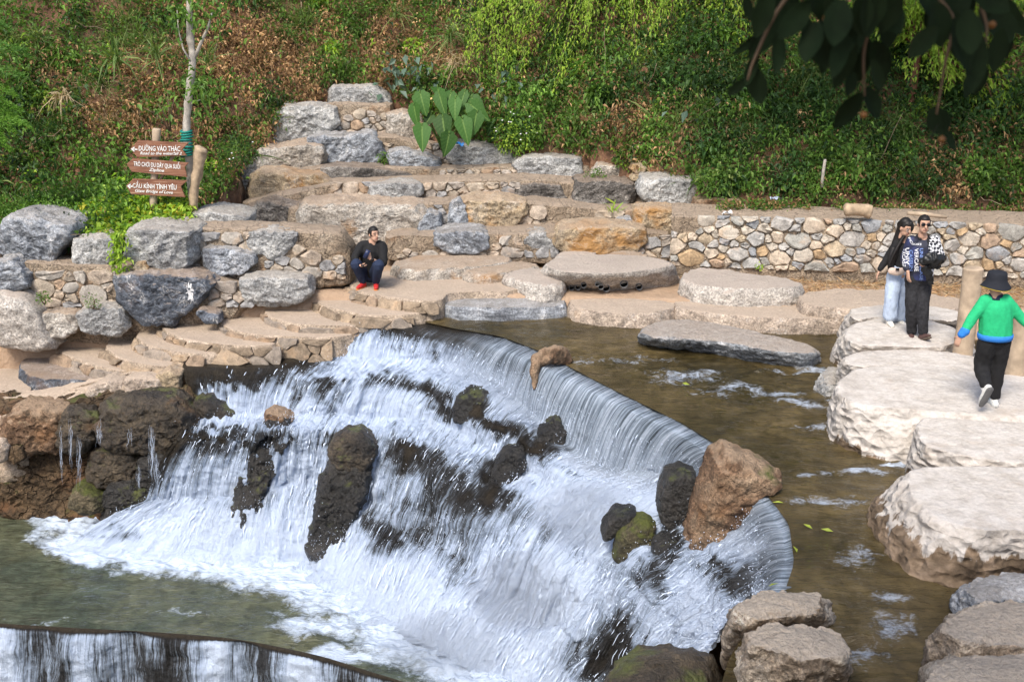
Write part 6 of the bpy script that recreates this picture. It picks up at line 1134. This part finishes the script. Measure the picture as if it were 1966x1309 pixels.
def limb(pts, rad, n=14, ry=None, frame=None, m=None, cap_=1.0):
    pts = np.asarray(pts, float); rad = np.asarray(rad, float); k = len(pts); m = m or 6 * k; C_ = catmull(pts, m); R_ = np.interp(np.linspace(0, k - 1, m), np.arange(k), rad); R2 = R_ if ry is None else np.interp(np.linspace(0, k - 1, m), np.arange(k), ry)
    d0 = unit(C_[0] - C_[1]); d1 = unit(C_[-1] - C_[-2]); cap = tuple((c * cap_, s) for c, s in ((.95, .3), (.7, .71), (.3, .95)))
    A = [C_[0] + d0 * R_[0] * c for c, s in cap][::-1]; B = [C_[-1] + d1 * R_[-1] * c for c, s in cap[::-1]]; ra = [s for c, s in cap]; P = np.vstack([[C_[0] + d0 * R_[0] * c for c, s in cap], C_, [C_[-1] + d1 * R_[-1] * c for c, s in cap[::-1]]])
    rr = np.concatenate([[R_[0] * s for c, s in cap], R_, [R_[-1] * s for c, s in cap[::-1]]]); r2 = np.concatenate([[R2[0] * s for c, s in cap], R2, [R2[-1] * s for c, s in cap[::-1]]])
    return tube(P, rr, n, r2, frame)
def ell(c, r, fwd=(0, -1, 0), n=16, tilt=0.0):
    f = unit(np.array(fwd, float)); up = np.array([0, 0, 1.]); x = unit(np.cross(f, up)); up = np.cross(x, f); a = np.arange(n) / n * 2 * math.pi; R = []
    for p in np.linspace(-.97, .97, 11):
        s = math.sqrt(1 - p * p); R.append(np.array(c) + up * r[2] * p + (np.cos(a)[:, None] * x * r[0] + np.sin(a)[:, None] * f * r[1]) * s)
    return ringmesh(R)
SK = plain('skin', (.5, .3, .21), rough=.55, var=.06, bump=0); HAIR = plain('black_hair', (.012, .01, .009), rough=.5, var=.3, scale=40); EYE = plain('dark_eye', (.01, .008, .008), rough=.3, bump=0); LIP = plain('lips', (.36, .13, .11), rough=.5, bump=0)
def head_parts(c, f, s=1.0):
    f = unit(np.array(f, float)); x = unit(np.cross(f, np.array([0, 0, 1.]))); up = np.cross(x, f); P = lambda a, b_, d: np.array(c) + (x * a + f * b_ + up * d) * s
    return P, [ell(P(0, -.005, .02), (.074 * s, .093 * s, .098 * s), f), ell(P(0, .022, -.05), (.056 * s, .062 * s, .066 * s), f), ell(P(0, .05, -.085), (.03 * s, .028 * s, .025 * s), f), limb([P(0, .082, .02), P(0, .1, -.02)], [.010 * s, .016 * s], 8), ell(P(.074, -.005, -.005), (.012 * s, .02 * s, .032 * s), f, 8), ell(P(-.074, -.005, -.005), (.012 * s, .02 * s, .032 * s), f, 8),
               limb([P(0, -.01, -.06), P(0, -.025, -.16)], [.048 * s, .052 * s])]
def face(t, P, s=1.0, shades=False, glasses=False):
    for sg in (-1, 1):
        if not shades: V, Q, T = ell(P(.03 * sg, .078, .012), (.013 * s, .006 * s, .006 * s), n=8); obj('eye', V, Q, T, mat=EYE, parent=t)
        V, Q, T = limb([P(.014 * sg, .088, .034), P(.032 * sg, .085, .038), P(.05 * sg, .07, .033)], [.004 * s] * 3, 6); obj('eyebrow', V, Q, T, mat=HAIR, parent=t)
    V, Q, T = limb([P(-.022, .078, -.058), P(0, .086, -.056), P(.022, .078, -.058)], [.004 * s, .007 * s, .004 * s], 6); obj('mouth', V, Q, T, mat=LIP, parent=t)
def hand(w, d, nrm, s=1.0, curl=.5, mirror=1):
    """palm and five fingers; d = direction of the fingers, nrm = direction the palm faces"""
    d = unit(np.array(d, float)); nrm = unit(np.array(nrm, float) - d * (np.array(nrm) @ d)); x = np.cross(d, nrm) * mirror; w = np.array(w, float); out = [limb([w, w + d * .045 * s, w + d * .085 * s], [.024 * s, .034 * s, .036 * s], 12, ry=[.018 * s, .016 * s, .014 * s], frame=x)]
    for k, (o, L) in enumerate(((-.029, .062), (-.010, .074), (.010, .07), (.028, .055))):
        b0 = w + d * .085 * s + x * o * s; p1 = b0 + (d * (1 - .3 * curl) + nrm * .5 * curl) * L * .45 * s; p2 = p1 + unit(d * (1 - curl) + nrm * curl) * L * .35 * s; p3 = p2 + unit(d * (.8 - 1.3 * curl) + nrm * 1.2 * curl) * L * .3 * s; out.append(limb([b0 - d * .02 * s, b0, p1, p2, p3], [.0095 * s, .0095 * s, .0088 * s, .008 * s, .0065 * s], 8))
    b0 = w + d * .025 * s - x * .03 * s; p1 = b0 + (d * .5 - x * .7 + nrm * .4) * .035 * s; p2 = p1 + (d * .8 - x * .2 + nrm * .5) * .03 * s; out.append(limb([b0 + x * .015 * s, b0, p1, p2], [.012 * s, .012 * s, .0105 * s, .008 * s], 8)); return out
def shoe(a, toe, up=(0, 0, 1), L=.26, w=.045):
    """ankle point a and direction of the toe; returns upper and sole"""
    a = np.array(a, float); d = unit(np.array(toe, float)); u = np.array(up, float); u = unit(u - d * (u @ d)); x = np.cross(d, u); h = a - u * .055 - d * .05
    up_ = [limb([h + u * .0, h + d * .09, h + d * .16, h + d * .215], [.042, .044, .042, .03], 12, ry=[.045, .045, .034, .022], frame=x), limb([a - u * .05, a + u * .02], [.046, .043], 12)]
    sole = [limb([h - u * .038 - d * .005, h - u * .038 + d * .1, h - u * .036 + d * .17, h - u * .032 + d * .225], [.042, .043, .045, .032], 12, ry=[.014] * 4, frame=x)]
    return up_, sole
def cloth(t, name, parts, mat, vox=.011, sm=3, wr=.006, seed=1, **kw):
    V, Q, T = remesh(parts, vox, sm); n = normals(V, Q, T); V = V + n * (wr * fbm(V * np.array([14, 14, 7]) + seed, 3))[:, None]; return obj(name, V, Q, T, mat=mat, parent=t, **kw)
def put(t, name, part, mat, **kw):
    V, Q, T = part if isinstance(part, tuple) else join(part); return obj(name, V, Q, T, mat=mat, parent=t, **kw)
def haircap(P, s=1.0, thick=1.09, low=-.02, fr=.055, back=-.09):
    V, Q, T = ell(P(0, -.008, .025), (.074 * s * thick, .093 * s * thick, .098 * s * thick), n=28) if False else (None, None, None)
    a = np.arange(30) / 30 * 2 * math.pi; R = []
    for p in np.linspace(-.6, .99, 16):
        q = math.sqrt(1 - p * p); ring = []
        for an in a:
            fx, fy = math.cos(an) * q * .081, math.sin(an) * q * .101; z = .025 + p * .108; 
            k = 1.0
            if fy > fr - .02 * 0 and z < .07: k = .86
            if z < low and fy > -.01: k = .80
            if z < back: k = .85
            ring.append(P(fx * k, -.008 + fy * k, z if not (z < back) else back))
        R.append(ring)
    return ringmesh(np.array(R))
def cl(name, col, **kw): return plain(name, col, var=kw.pop('var', .12), scale=30, rough=kw.pop('rough', .85), **kw)

V, Q, T = remesh([limb([PY(1036, 690, 14.25), PY(1055, 682, 14.2), PY(1076, 682, 14.25), PY(1090, 690, 14.35)], [.09, .11, .105, .08], ry=[.13, .15, .14, .11]), limb([PY(1032, 690, 14.22), PY(1026, 715, 14.08), PY(1025, 730, 14.0), PY(1025, 745, 13.95)], [.1, .08, .05, .025], ry=[.13, .1, .07, .04])], .02, 1); V = V + normals(V, Q, T) * (.03 * fbm(V * 6, 3))[:, None]; obj('rock', V, Q, T, mat=M['rust'], sharp=.6, label='hooked brown stone standing on the weir and dividing its sheet of water', category='rock')
# the squatting man
y0 = 17.42; J = lambda u, v, dy=0: PY(u, v, y0 + dy); t = empty('person', tuple(J(707, 549)), 'man in black jumper and navy trousers squatting on the landing, holding a phone', 'person')
neck, hc = J(714, 466, 0), J(717.5, 450, -.03); fw = np.array([.75, -.85, .02]); P_, hp_ = head_parts(hc, fw, 1.08)
shl, shr = J(692, 473, .02), J(737, 474, .0); ell_, elr = J(681, 495, -.12), J(736, 505, -.18); wl_, wr_ = J(690, 509, -.3), J(711, 497, -.34)
pel, che = J(709, 527, .16), J(714, 490, .04); kl, kr = J(683, 507, -.28), J(727, 509, -.34); al, ar = J(696, 541, -.08), J(722, 542, -.1); hl, hr = J(700, 528, .12), J(719, 528, .12)
bp_ = hp_ + [limb([neck + [0, 0, .03], che, pel], [.055, .12, .12], ry=[.055, .09, .1]), limb([shl, ell_, wl_], [.045, .04, .026]), limb([shr, elr, wr_], [.045, .04, .026]), limb([hl, kl, al], [.08, .06, .04]), limb([hr, kr, ar], [.08, .06, .04])]
bp_ += hand(wl_, J(700, 512, -.36) - wl_, (0.3, -.3, .9), 1.05, .45) + hand(wr_, J(706, 483, -.36) - wr_, (-.3, .2, .6), 1.05, .45, -1)
V, Q, T = remesh(bp_, .008, 2); obj('body', V, Q, T, mat=SK, parent=t)
blk = cl('black_knit', (.012, .012, .013)); navy = cl('navy_cloth', (.018, .028, .06)); red = cl('red_shoe', (.5, .03, .03), rough=.5)
cloth(t, 'jumper', [limb([neck + [0, .01, .0], (neck + che) / 2, che, pel + [0, -.02, .02]], [.08, .2, .2, .18], ry=[.075, .13, .14, .15], frame=(1, 0, 0), cap_=.25), limb([neck + [-.06, .01, -.03], shl + [.03, 0, .01], (shl + ell_) / 2 + [.01, 0, 0], ell_, ell_ * .72 + wl_ * .28], [.07, .085, .078, .066, .056]), limb([neck + [.06, .01, -.03], shr + [-.03, 0, .01], (shr + elr) / 2 + [-.01, 0, 0], elr, elr * .75 + wr_ * .25], [.07, .085, .08, .068, .056])], blk, seed=2)
cloth(t, 'trousers', [limb([hl, kl, al + [0, 0, .03]], [.115, .092, .07]), limb([hr, kr, ar + [0, 0, .03]], [.115, .094, .07]), limb([hl, hr], [.13, .13])], navy, seed=3, wr=.009)
for a, d in ((al, (-.35, -.8, -.05)), (ar, (.1, -1, -.05))):
    up_, so_ = shoe(a, d); V, Q, T = remesh(up_, .009, 2); s_ = obj('shoe', V, Q, T, mat=red, parent=t); put(s_, 'sole', so_, cl('orange_sole', (.5, .16, .04)))
put(t, 'hair', haircap(P_, 1.12), HAIR); face(t, P_, 1.08)
ph = unit(J(706, 484, -.38) - J(711, 497, -.38)); put(t, 'wristband', limb([wr_ + [.02, 0, -.01], wr_ + [.035, 0, -.015]], [.029, .03]), EYE)
ph_o = J(704, 488, -.40); V, Q, T = box((0, 0, 0), (.075, .012, .15), Matrix.Rotation(.45, 3, 'Y')); obj('phone', V + ph_o, Q, T, mat=cl('dark_phone', (.02, .03, .08), rough=.3), label='dark phone in the raised hand of the squatting man', category='phone')
V, Q, T = box((0, 0, 0), (.09, .04, .03), Matrix.Rotation(.5, 3, 'Y')); obj('wallet', V + J(698, 511, -.38), Q, T, mat=EYE, label='small black item in the lower hand of the squatting man', category='wallet')

# the woman
y0 = 14.6; t = empty('person', tuple(J(1716, 624)), 'long-haired woman in a black top and light wide jeans walking behind the man', 'person')
hc = J(1738, 438, -.04); neck = J(1735, 459, .02); P_, hp_ = head_parts(hc, (.42, -.85, -.28), 1.0)
shl, shr = J(1719, 468, .02), J(1752, 467, .08); ell_ = J(1703, 497, .04); wl_ = J(1688, 520, -.02); elr, wr_ = J(1762, 497, .14), J(1760, 520, .05); che, pel = J(1735, 486, .02), J(1728, 524, .04)
hl, hr = J(1717, 530, .03), J(1738, 530, .06); kl, kr = J(1712, 572, -.06), J(1733, 572, .05); al, ar = J(1708, 611, -.05), J(1728, 611, .1)
bp_ = hp_ + [limb([neck + [0, 0, .02], che, pel], [.05, .1, .11], ry=[.05, .075, .09]), limb([shl, ell_, wl_], [.036, .032, .022]), limb([shr, elr, wr_], [.036, .032, .022]), limb([hl, kl, al], [.07, .05, .035]), limb([hr, kr, ar], [.07, .05, .035])] + hand(wl_, (-.35, -.1, -1), (.9, -.2, -.1), .95, .35) + hand(wr_, (0, -.3, -1), (-.9, 0, 0), .95, .3, -1)
V, Q, T = remesh(bp_, .008, 2); obj('body', V, Q, T, mat=SK, parent=t)
cloth(t, 'top', [limb([neck + [-.005, .02, -.045], (neck + che) / 2 + [0, 0, -.01], che, pel + [0, 0, .06]], [.09, .145, .14, .15], ry=[.06, .095, .1, .11], frame=(1, 0, 0), cap_=.25), limb([shl + [.02, 0, 0], ell_, wl_ + [.01, 0, .03]], [.066, .058, .042]), limb([shr + [-.02, 0, 0], elr, wr_ + [0, 0, .03]], [.066, .056, .042])], blk, seed=5)
jean = cl('light_denim', (.42, .5, .63), var=.12)
cloth(t, 'jeans', [limb([hl, kl, al + [0, 0, .05]], [.11, .098, .105]), limb([hr, kr, ar + [0, 0, .05]], [.11, .098, .108]), limb([pel + [-.06, 0, .06], pel + [.07, 0, .06]], [.115, .115])], jean, seed=6, wr=.011)
for a, d in ((al, (-.05, -1, -.1)), (ar, (.15, -1, .0))):
    up_, so_ = shoe(a, d); V, Q, T = remesh(up_, .009, 2); s_ = obj('shoe', V, Q, T, mat=cl('cream_shoe', (.7, .66, .58)), parent=t); put(s_, 'sole', so_, cl('pale_sole', (.6, .55, .47)))
face(t, P_); gl = cl('glasses_frame', (.55, .5, .48), rough=.3)
for sg in (-1, 1):
    a = np.linspace(0, 2 * math.pi, 15); V, Q, T = tube([P_(.034 * sg + .024 * math.cos(q), .092 - .008 * abs(math.cos(q)), .008 + .021 * math.sin(q)) for q in a], .003, 5); obj('eyeglass_rim', V, Q, T, mat=gl, parent=t)
nk = np.array(neck); hs = [haircap(P_, 1.08, low=.02), limb([P_(0, -.03, .07), P_(-.03, -.05, -.04), nk + [-.07, .02, -.06], nk + [-.14, -.05, -.2], nk + [-.18, -.09, -.34], nk + [-.2, -.1, -.44]], [.085, .095, .085, .07, .05, .015], 14, ry=[.08, .07, .06, .05, .035, .012])]
for k in range(30):
    q = k / 29; an = math.pi * (.62 + 1.05 * q); b0 = P_(math.cos(an) * .088, -.01 + math.sin(an) * .1, .02); n0_ = np.array(neck)
    e = n0_ + np.array([-.2 + .13 * q + rng.normal(0, .012), -.13 + .2 * q, -.36 - .1 * rng.random()]); hs.append(limb([P_(math.cos(an) * .05, math.sin(an) * .06, .105), b0, b0 * .45 + (n0_ + [-.09 + .1 * q, -.05 + .14 * q, -.02]) * .55, n0_ + [-.14 + .13 * q, -.11 + .2 * q, -.15], e], [.02, .026, .028, .026, .012], 7))
V, Q, T = remesh(hs, .010, 1); obj('hair', V, Q, T, mat=HAIR, parent=t)
V, Q, T = remesh([limb([J(1712, 520.5, -.14), J(1723, 522, -.16), J(1732, 520.5, -.14)], [.055, .058, .052], 14, ry=[.03, .032, .03], frame=(0, 0, 1))], .009, 1); bg_ = obj('waist_bag', V, Q, T, mat=cl('beige_bag', (.55, .43, .36), rough=.6), label='small beige bag worn at the waist of the woman', category='bag')
V, Q, T = box(J(1723, 517, -.205), (.05, .006, .035)); obj('patch', V, Q, T, mat=EYE, parent=bg_); V, Q, T = tube([J(1735, 517, -.12), J(1743, 500, -.1), J(1750, 470, -.0)], .008, 6); obj('strap', V, Q, T, mat=cl('beige_strap', (.45, .36, .3)), parent=bg_)

# the man in the printed shirt
y0 = 14.0; t = empty('person', tuple(J(1763, 656)), 'man in sunglasses and a printed black and white shirt carrying a jacket', 'person')
hc = J(1774, 431, -.03); neck = J(1772, 456, .02); P_, hp_ = head_parts(hc, (-.08, -1, -.02), 1.03)
shl, shr = J(1747, 464, .02), J(1797, 464, .02); ell_, wl_ = J(1739, 500, .03), J(1743, 521, -.1); elr, wr_ = J(1804, 497, 0), J(1784, 508, -.24); che, pel = J(1772, 484, .0), J(1764, 533, .02)
hl, hr = J(1753, 540, .02), J(1775, 540, .02); kl, kr = J(1750, 590, -.04), J(1772, 590, -.1); al, ar = J(1750, 638, .04), J(1771, 640, -.12)
bp_ = hp_ + [limb([neck + [0, 0, .02], che, pel], [.055, .12, .12], ry=[.055, .085, .09]), limb([shl, ell_, wl_], [.045, .04, .026]), limb([shr, elr, wr_], [.045, .04, .026]), limb([hl, kl, al], [.08, .055, .04]), limb([hr, kr, ar], [.08, .055, .04])] + hand(wl_, (.12, -.15, -1), (.9, .2, 0), 1.05, .35) + hand(wr_, (-.9, -.35, -.1), (.1, .3, .8), 1.05, .6, -1)
V, Q, T = remesh(bp_, .008, 2); obj('body', V, Q, T, mat=SK, parent=t)
m, nt, b, out = new_mat('printed_shirt'); tc = nd(nt, 'TexCoord').outputs['Object']; sx = nd(nt, 'SeparateXYZ', {0: tc}).outputs
mp = nd(nt, 'Mapping', {0: tc, 2: (0, math.radians(42), 0)}).outputs[0]; ck = nd(nt, 'TexChecker', {'Vector': mp, 1: (.72, .72, .74, 1), 2: (.012, .013, .02, 1), 'Scale': 26.}).outputs[0]
lt_ = ramp(nt, nz(nt, tc, 2.2, 3), [(.42, (.012, .014, .03)), (.55, (.025, .035, .12))]); fx = ramp(nt, sx[0], [(.5, 0.), (.505, 1.)]); fx = math_(nt, 'GREATER_THAN', sx[0], math_(nt, 'MULTIPLY_ADD', sx[2], -.10, .062))
nt.links.new(mix(nt, fx, lt_, ck), b.inputs[0]); b.inputs['Roughness'].default_value = .7; M['shirt'] = m
sh_ = cloth(t, 'shirt', [limb([neck + [0, .02, -.03], (neck + che) / 2 + [0, 0, -.01], che, pel + [.01, 0, .0]], [.1, .185, .19, .185], ry=[.075, .115, .125, .13], frame=(1, 0, 0), cap_=.25), limb([shl + [.03, 0, 0], ell_ * .9 + shl * .1, ell_, ell_ * .3 + wl_ * .7], [.088, .078, .072, .058]), limb([shr + [-.03, 0, 0], elr * .9 + shr * .1, elr, elr * .75 + wr_ * .25], [.088, .078, .074, .066])], M['shirt'], seed=8)
dk = cl('charcoal_denim', (.022, .022, .025), var=.5); cloth(t, 'trousers', [limb([hl, kl, al + [0, 0, .03]], [.105, .085, .07]), limb([hr, kr, ar + [0, 0, .03]], [.105, .085, .07]), limb([hl + [0, 0, .03], hr + [0, 0, .03]], [.12, .12])], dk, seed=9, wr=.012)
for a, d, u_p in ((al, (-.25, -1, -.05), (0, 0, 1)), (ar, (.15, -.9, .45), (0, .45, .9))):
    up_, so_ = shoe(a, d, u_p); V, Q, T = remesh(up_, .009, 2); s_ = obj('shoe', V, Q, T, mat=cl('brown_shoe', (.09, .05, .045), rough=.5), parent=t); put(s_, 'sole', so_, cl('grey_sole', (.13, .1, .08)))
put(t, 'hair', haircap(P_, 1.05, fr=.05), HAIR); face(t, P_, 1.03, shades=True); sg_ = cl('dark_lens', (.01, .01, .012), rough=.12)
for sg in (-1, 1): V, Q, T = ell(P_(.034 * sg, .088, .012), (.029, .008, .021), n=12); obj('sunglass_lens', V, Q, T, mat=sg_, parent=t)
V, Q, T = limb([P_(-.012, .1, .02), P_(.012, .1, .02)], [.004, .004], 6); obj('sunglass_bridge', V, Q, T, mat=sg_, parent=t)
V, Q, T = limb([neck + [-.055, -.05, -.015], neck + [-.075, .03, .0], neck + [0, .075, .015], neck + [.075, .03, 0], neck + [.05, -.05, -.015], neck + [.03, -.11, -.1]], [.022] * 6, 8); obj('collar', V, Q, T, mat=blk, parent=t)
# lettering on the dark half of the shirt, laid on the cloth
me_ = sh_.data; vv = np.zeros(len(me_.vertices) * 3, np.float32); me_.vertices.foreach_get('co', vv); off = np.array(t.location) + np.array(sh_.location); vv = vv.reshape(-1, 3) + off
bvh = BVHTree.FromPolygons([tuple(q) for q in vv], [tuple(p.vertices) for p in me_.polygons]); wp = cl('white_print', (.72, .73, .76)); bp2 = cl('blue_print', (.2, .3, .62))
def printed(body, quad, mat, weight=.015):
    V, T = textmesh(body, quad, y0 - .5, mat, t, weight=weight); out_ = []; miss = []
    for p in V:
        d = Vector(p - np.array([0, 0, H])).normalized(); hit = bvh.ray_cast(Vector((0, 0, H)), d); q = hit[0] if hit[0] else Vector(p) + d * .45; out_.append(np.array(q - d * .006)); miss.append(hit[0] is None)
    T = T[~np.array(miss)[T].any(1)]; out_ = np.array(out_); T = T[np.abs(np.ptp(out_[T][:, :, 1], axis=1)) < .05]; used = np.unique(T); rm = np.zeros(len(out_), int); rm[used] = np.arange(len(used)); obj('printed_lettering', out_[used], None, rm[T], mat=mat, parent=t)
for body, (u, v0, v1, w), mt in [('VERCASE', (1756, 477, 521, 7.5), wp), ('UNIVERCASE', (1766, 477, 538, 6.5), bp2), ('VERCASE', (1732.5, 470, 512, 6), wp), ('CASEUN', (1746, 480, 520, 6.5), bp2), ('UNIV', (1739, 476, 508, 7.), wp)]:
    printed(body, [(u, v0), (u, v1), (u + w, v1), (u + w, v0)], mt)
printed('VERCASE JE', [(1750, 470.5), (1769, 470.5), (1769, 467), (1750, 467)], wp); printed('JEC', [(1741, 453), (1749, 468), (1753, 466), (1745, 451)], wp); printed('UNLV', [(1747, 543), (1771, 542), (1771, 534), (1747, 535)], wp)
V, Q, T = remesh([limb([J(1772, 503, -.3), J(1786, 496, -.34), J(1800, 499, -.3), J(1811, 496, -.2)], [.05, .085, .08, .05], 14), limb([J(1776, 512, -.28), J(1783, 528, -.28), J(1788, 546, -.26)], [.06, .06, .04], 12, ry=[.035, .03, .02], frame=(1, 0, 0), cap_=.25), limb([J(1790, 506, -.3), J(1797, 512, -.28), J(1806, 505, -.25)], [.05, .045, .03], 12)], .011, 2); V = V + normals(V, Q, T) * (.018 * fbm(V * 16, 2))[:, None]
obj('folded_jacket', V, Q, T, mat=cl('black_leather', (.014, .015, .016), rough=.35), label='black jacket folded over the arm of the man in the printed shirt', category='jacket')

# the person in green, seen from behind
y0 = 11.15; t = empty('person', tuple(J(1905, 782)), 'person in a green sweater, black trousers and black bucket hat, seen from behind', 'person')
hc = J(1912, 547, 0); neck = J(1912, 566, .0); P_, hp_ = head_parts(hc, (.1, 1, 0), 1.0); shl, shr = J(1888, 577, 0), J(1936, 577, 0); ell_, wl_ = J(1866, 612, -.02), J(1844, 645, -.05); elr, wr_ = J(1957, 606, -.02), J(1982, 636, -.08); che, pel = J(1912, 600, 0), J(1910, 648, 0)
hl, hr = J(1897, 655, 0), J(1922, 655, 0); kl, kr = J(1886, 705, .02), J(1915, 705, .03); al, ar = J(1891, 745, -.22), J(1909, 765, .02)
bp_ = hp_ + [limb([neck + [0, 0, .02], che, pel], [.05, .12, .12], ry=[.05, .09, .09]), limb([shl, ell_, wl_], [.04, .035, .024]), limb([shr, elr, wr_], [.04, .035, .024]), limb([hl, kl, al], [.075, .055, .036]), limb([hr, kr, ar], [.075, .055, .036])] + hand(wl_, (-.25, .1, -1), (.6, .6, 0), .95, .4) + hand(wr_, (.4, .1, -.9), (-.6, .6, 0), .95, .4, -1)
V, Q, T = remesh(bp_, .008, 2); obj('body', V, Q, T, mat=SK, parent=t); grn = cl('green_knit', (.02, .42, .17), var=.1); blu = cl('blue_rib', (.03, .2, .62), var=.1)
cloth(t, 'sweater', [limb([neck + [0, 0, -.03], (neck + che) / 2, che, pel + [0, 0, .03]], [.1, .17, .18, .185], ry=[.08, .12, .14, .15], frame=(1, 0, 0), cap_=.25), limb([shl + [.03, 0, 0], ell_, wl_ + [.035, 0, .05]], [.076, .06, .046]), limb([shr + [-.03, 0, 0], elr, wr_ + [-.035, 0, .05]], [.076, .06, .046])], grn, seed=11)
put(t, 'hem', tube([pel + [0, 0, .055], pel + [0, 0, .05], pel + [0, 0, .02], pel + [0, 0, -.012], pel + [0, 0, -.016]], [.16, .192, .194, .186, .16], 30, ry=[.13, .158, .16, .154, .13], frame=(1, 0, 0)), blu); put(t, 'cuff', limb([wl_ + [.04, 0, .055], wl_ + [.012, 0, .02]], [.055, .045]), blu); put(t, 'cuff', limb([wr_ + [-.04, 0, .055], wr_ + [-.012, 0, .02]], [.055, .045]), blu)
put(t, 'collar', tube([neck + [0, 0, -.04], neck + [0, 0, -.02], neck + [0, 0, .012], neck + [0, 0, .014]], [.1, .085, .072, .05], 20, ry=[.085, .075, .066, .05], frame=(1, 0, 0)), navy)
cloth(t, 'trousers', [limb([hl, kl, al + [0, .0, .04]], [.112, .09, .062]), limb([hr, kr, ar + [0, 0, .04]], [.112, .09, .062]), limb([hl + [0, 0, .0], hr + [0, 0, .0]], [.112, .112])], blk, seed=12, wr=.01)
for a, d, u_p in ((al, (-.12, .35, -.95), (0, .9, .35)), (ar, (.1, 1, -.05), (0, 0, 1))):
    up_, so_ = shoe(a, d, u_p); V, Q, T = remesh(up_, .009, 2); s_ = obj('shoe', V, Q, T, mat=cl('white_sneaker', (.6, .6, .57)), parent=t); put(s_, 'sole', so_, cl('dark_sole', (.12, .12, .12)))
a = np.arange(28) / 28 * 2 * math.pi; hb = J(1913, 541, 0); prof_h = [(.16, -.055), (.148, -.035), (.114, .01), (.108, .05), (.103, .095), (.088, .118), (.04, .125)]
R = [np.stack([hb[0] + r * np.cos(a), hb[1] + r * np.sin(a), hb[2] + z + .012 * np.sin(a * 2 + 1) * (r > .15)], 1) for r, z in prof_h]; V, Q, T = ringmesh(R, cap0=False); hat = obj('bucket_hat', V, Q, T, mat=cl('black_cotton', (.014, .016, .022)), label='black bucket hat with a yellow under-brim on the person in green', category='hat')
R = [np.stack([hb[0] + r * np.cos(a), hb[1] + r * np.sin(a), hb[2] + z + .012 * np.sin(a * 2 + 1) * (r > .15) - .006], 1) for r, z in prof_h[:3]][::-1]; V, Q, T = ringmesh(R, False, False); obj('under_brim', V, Q, T, mat=cl('yellow_lining', (.5, .36, .02)), parent=hat); put(t, 'hair', haircap(P_, 1.03), HAIR)
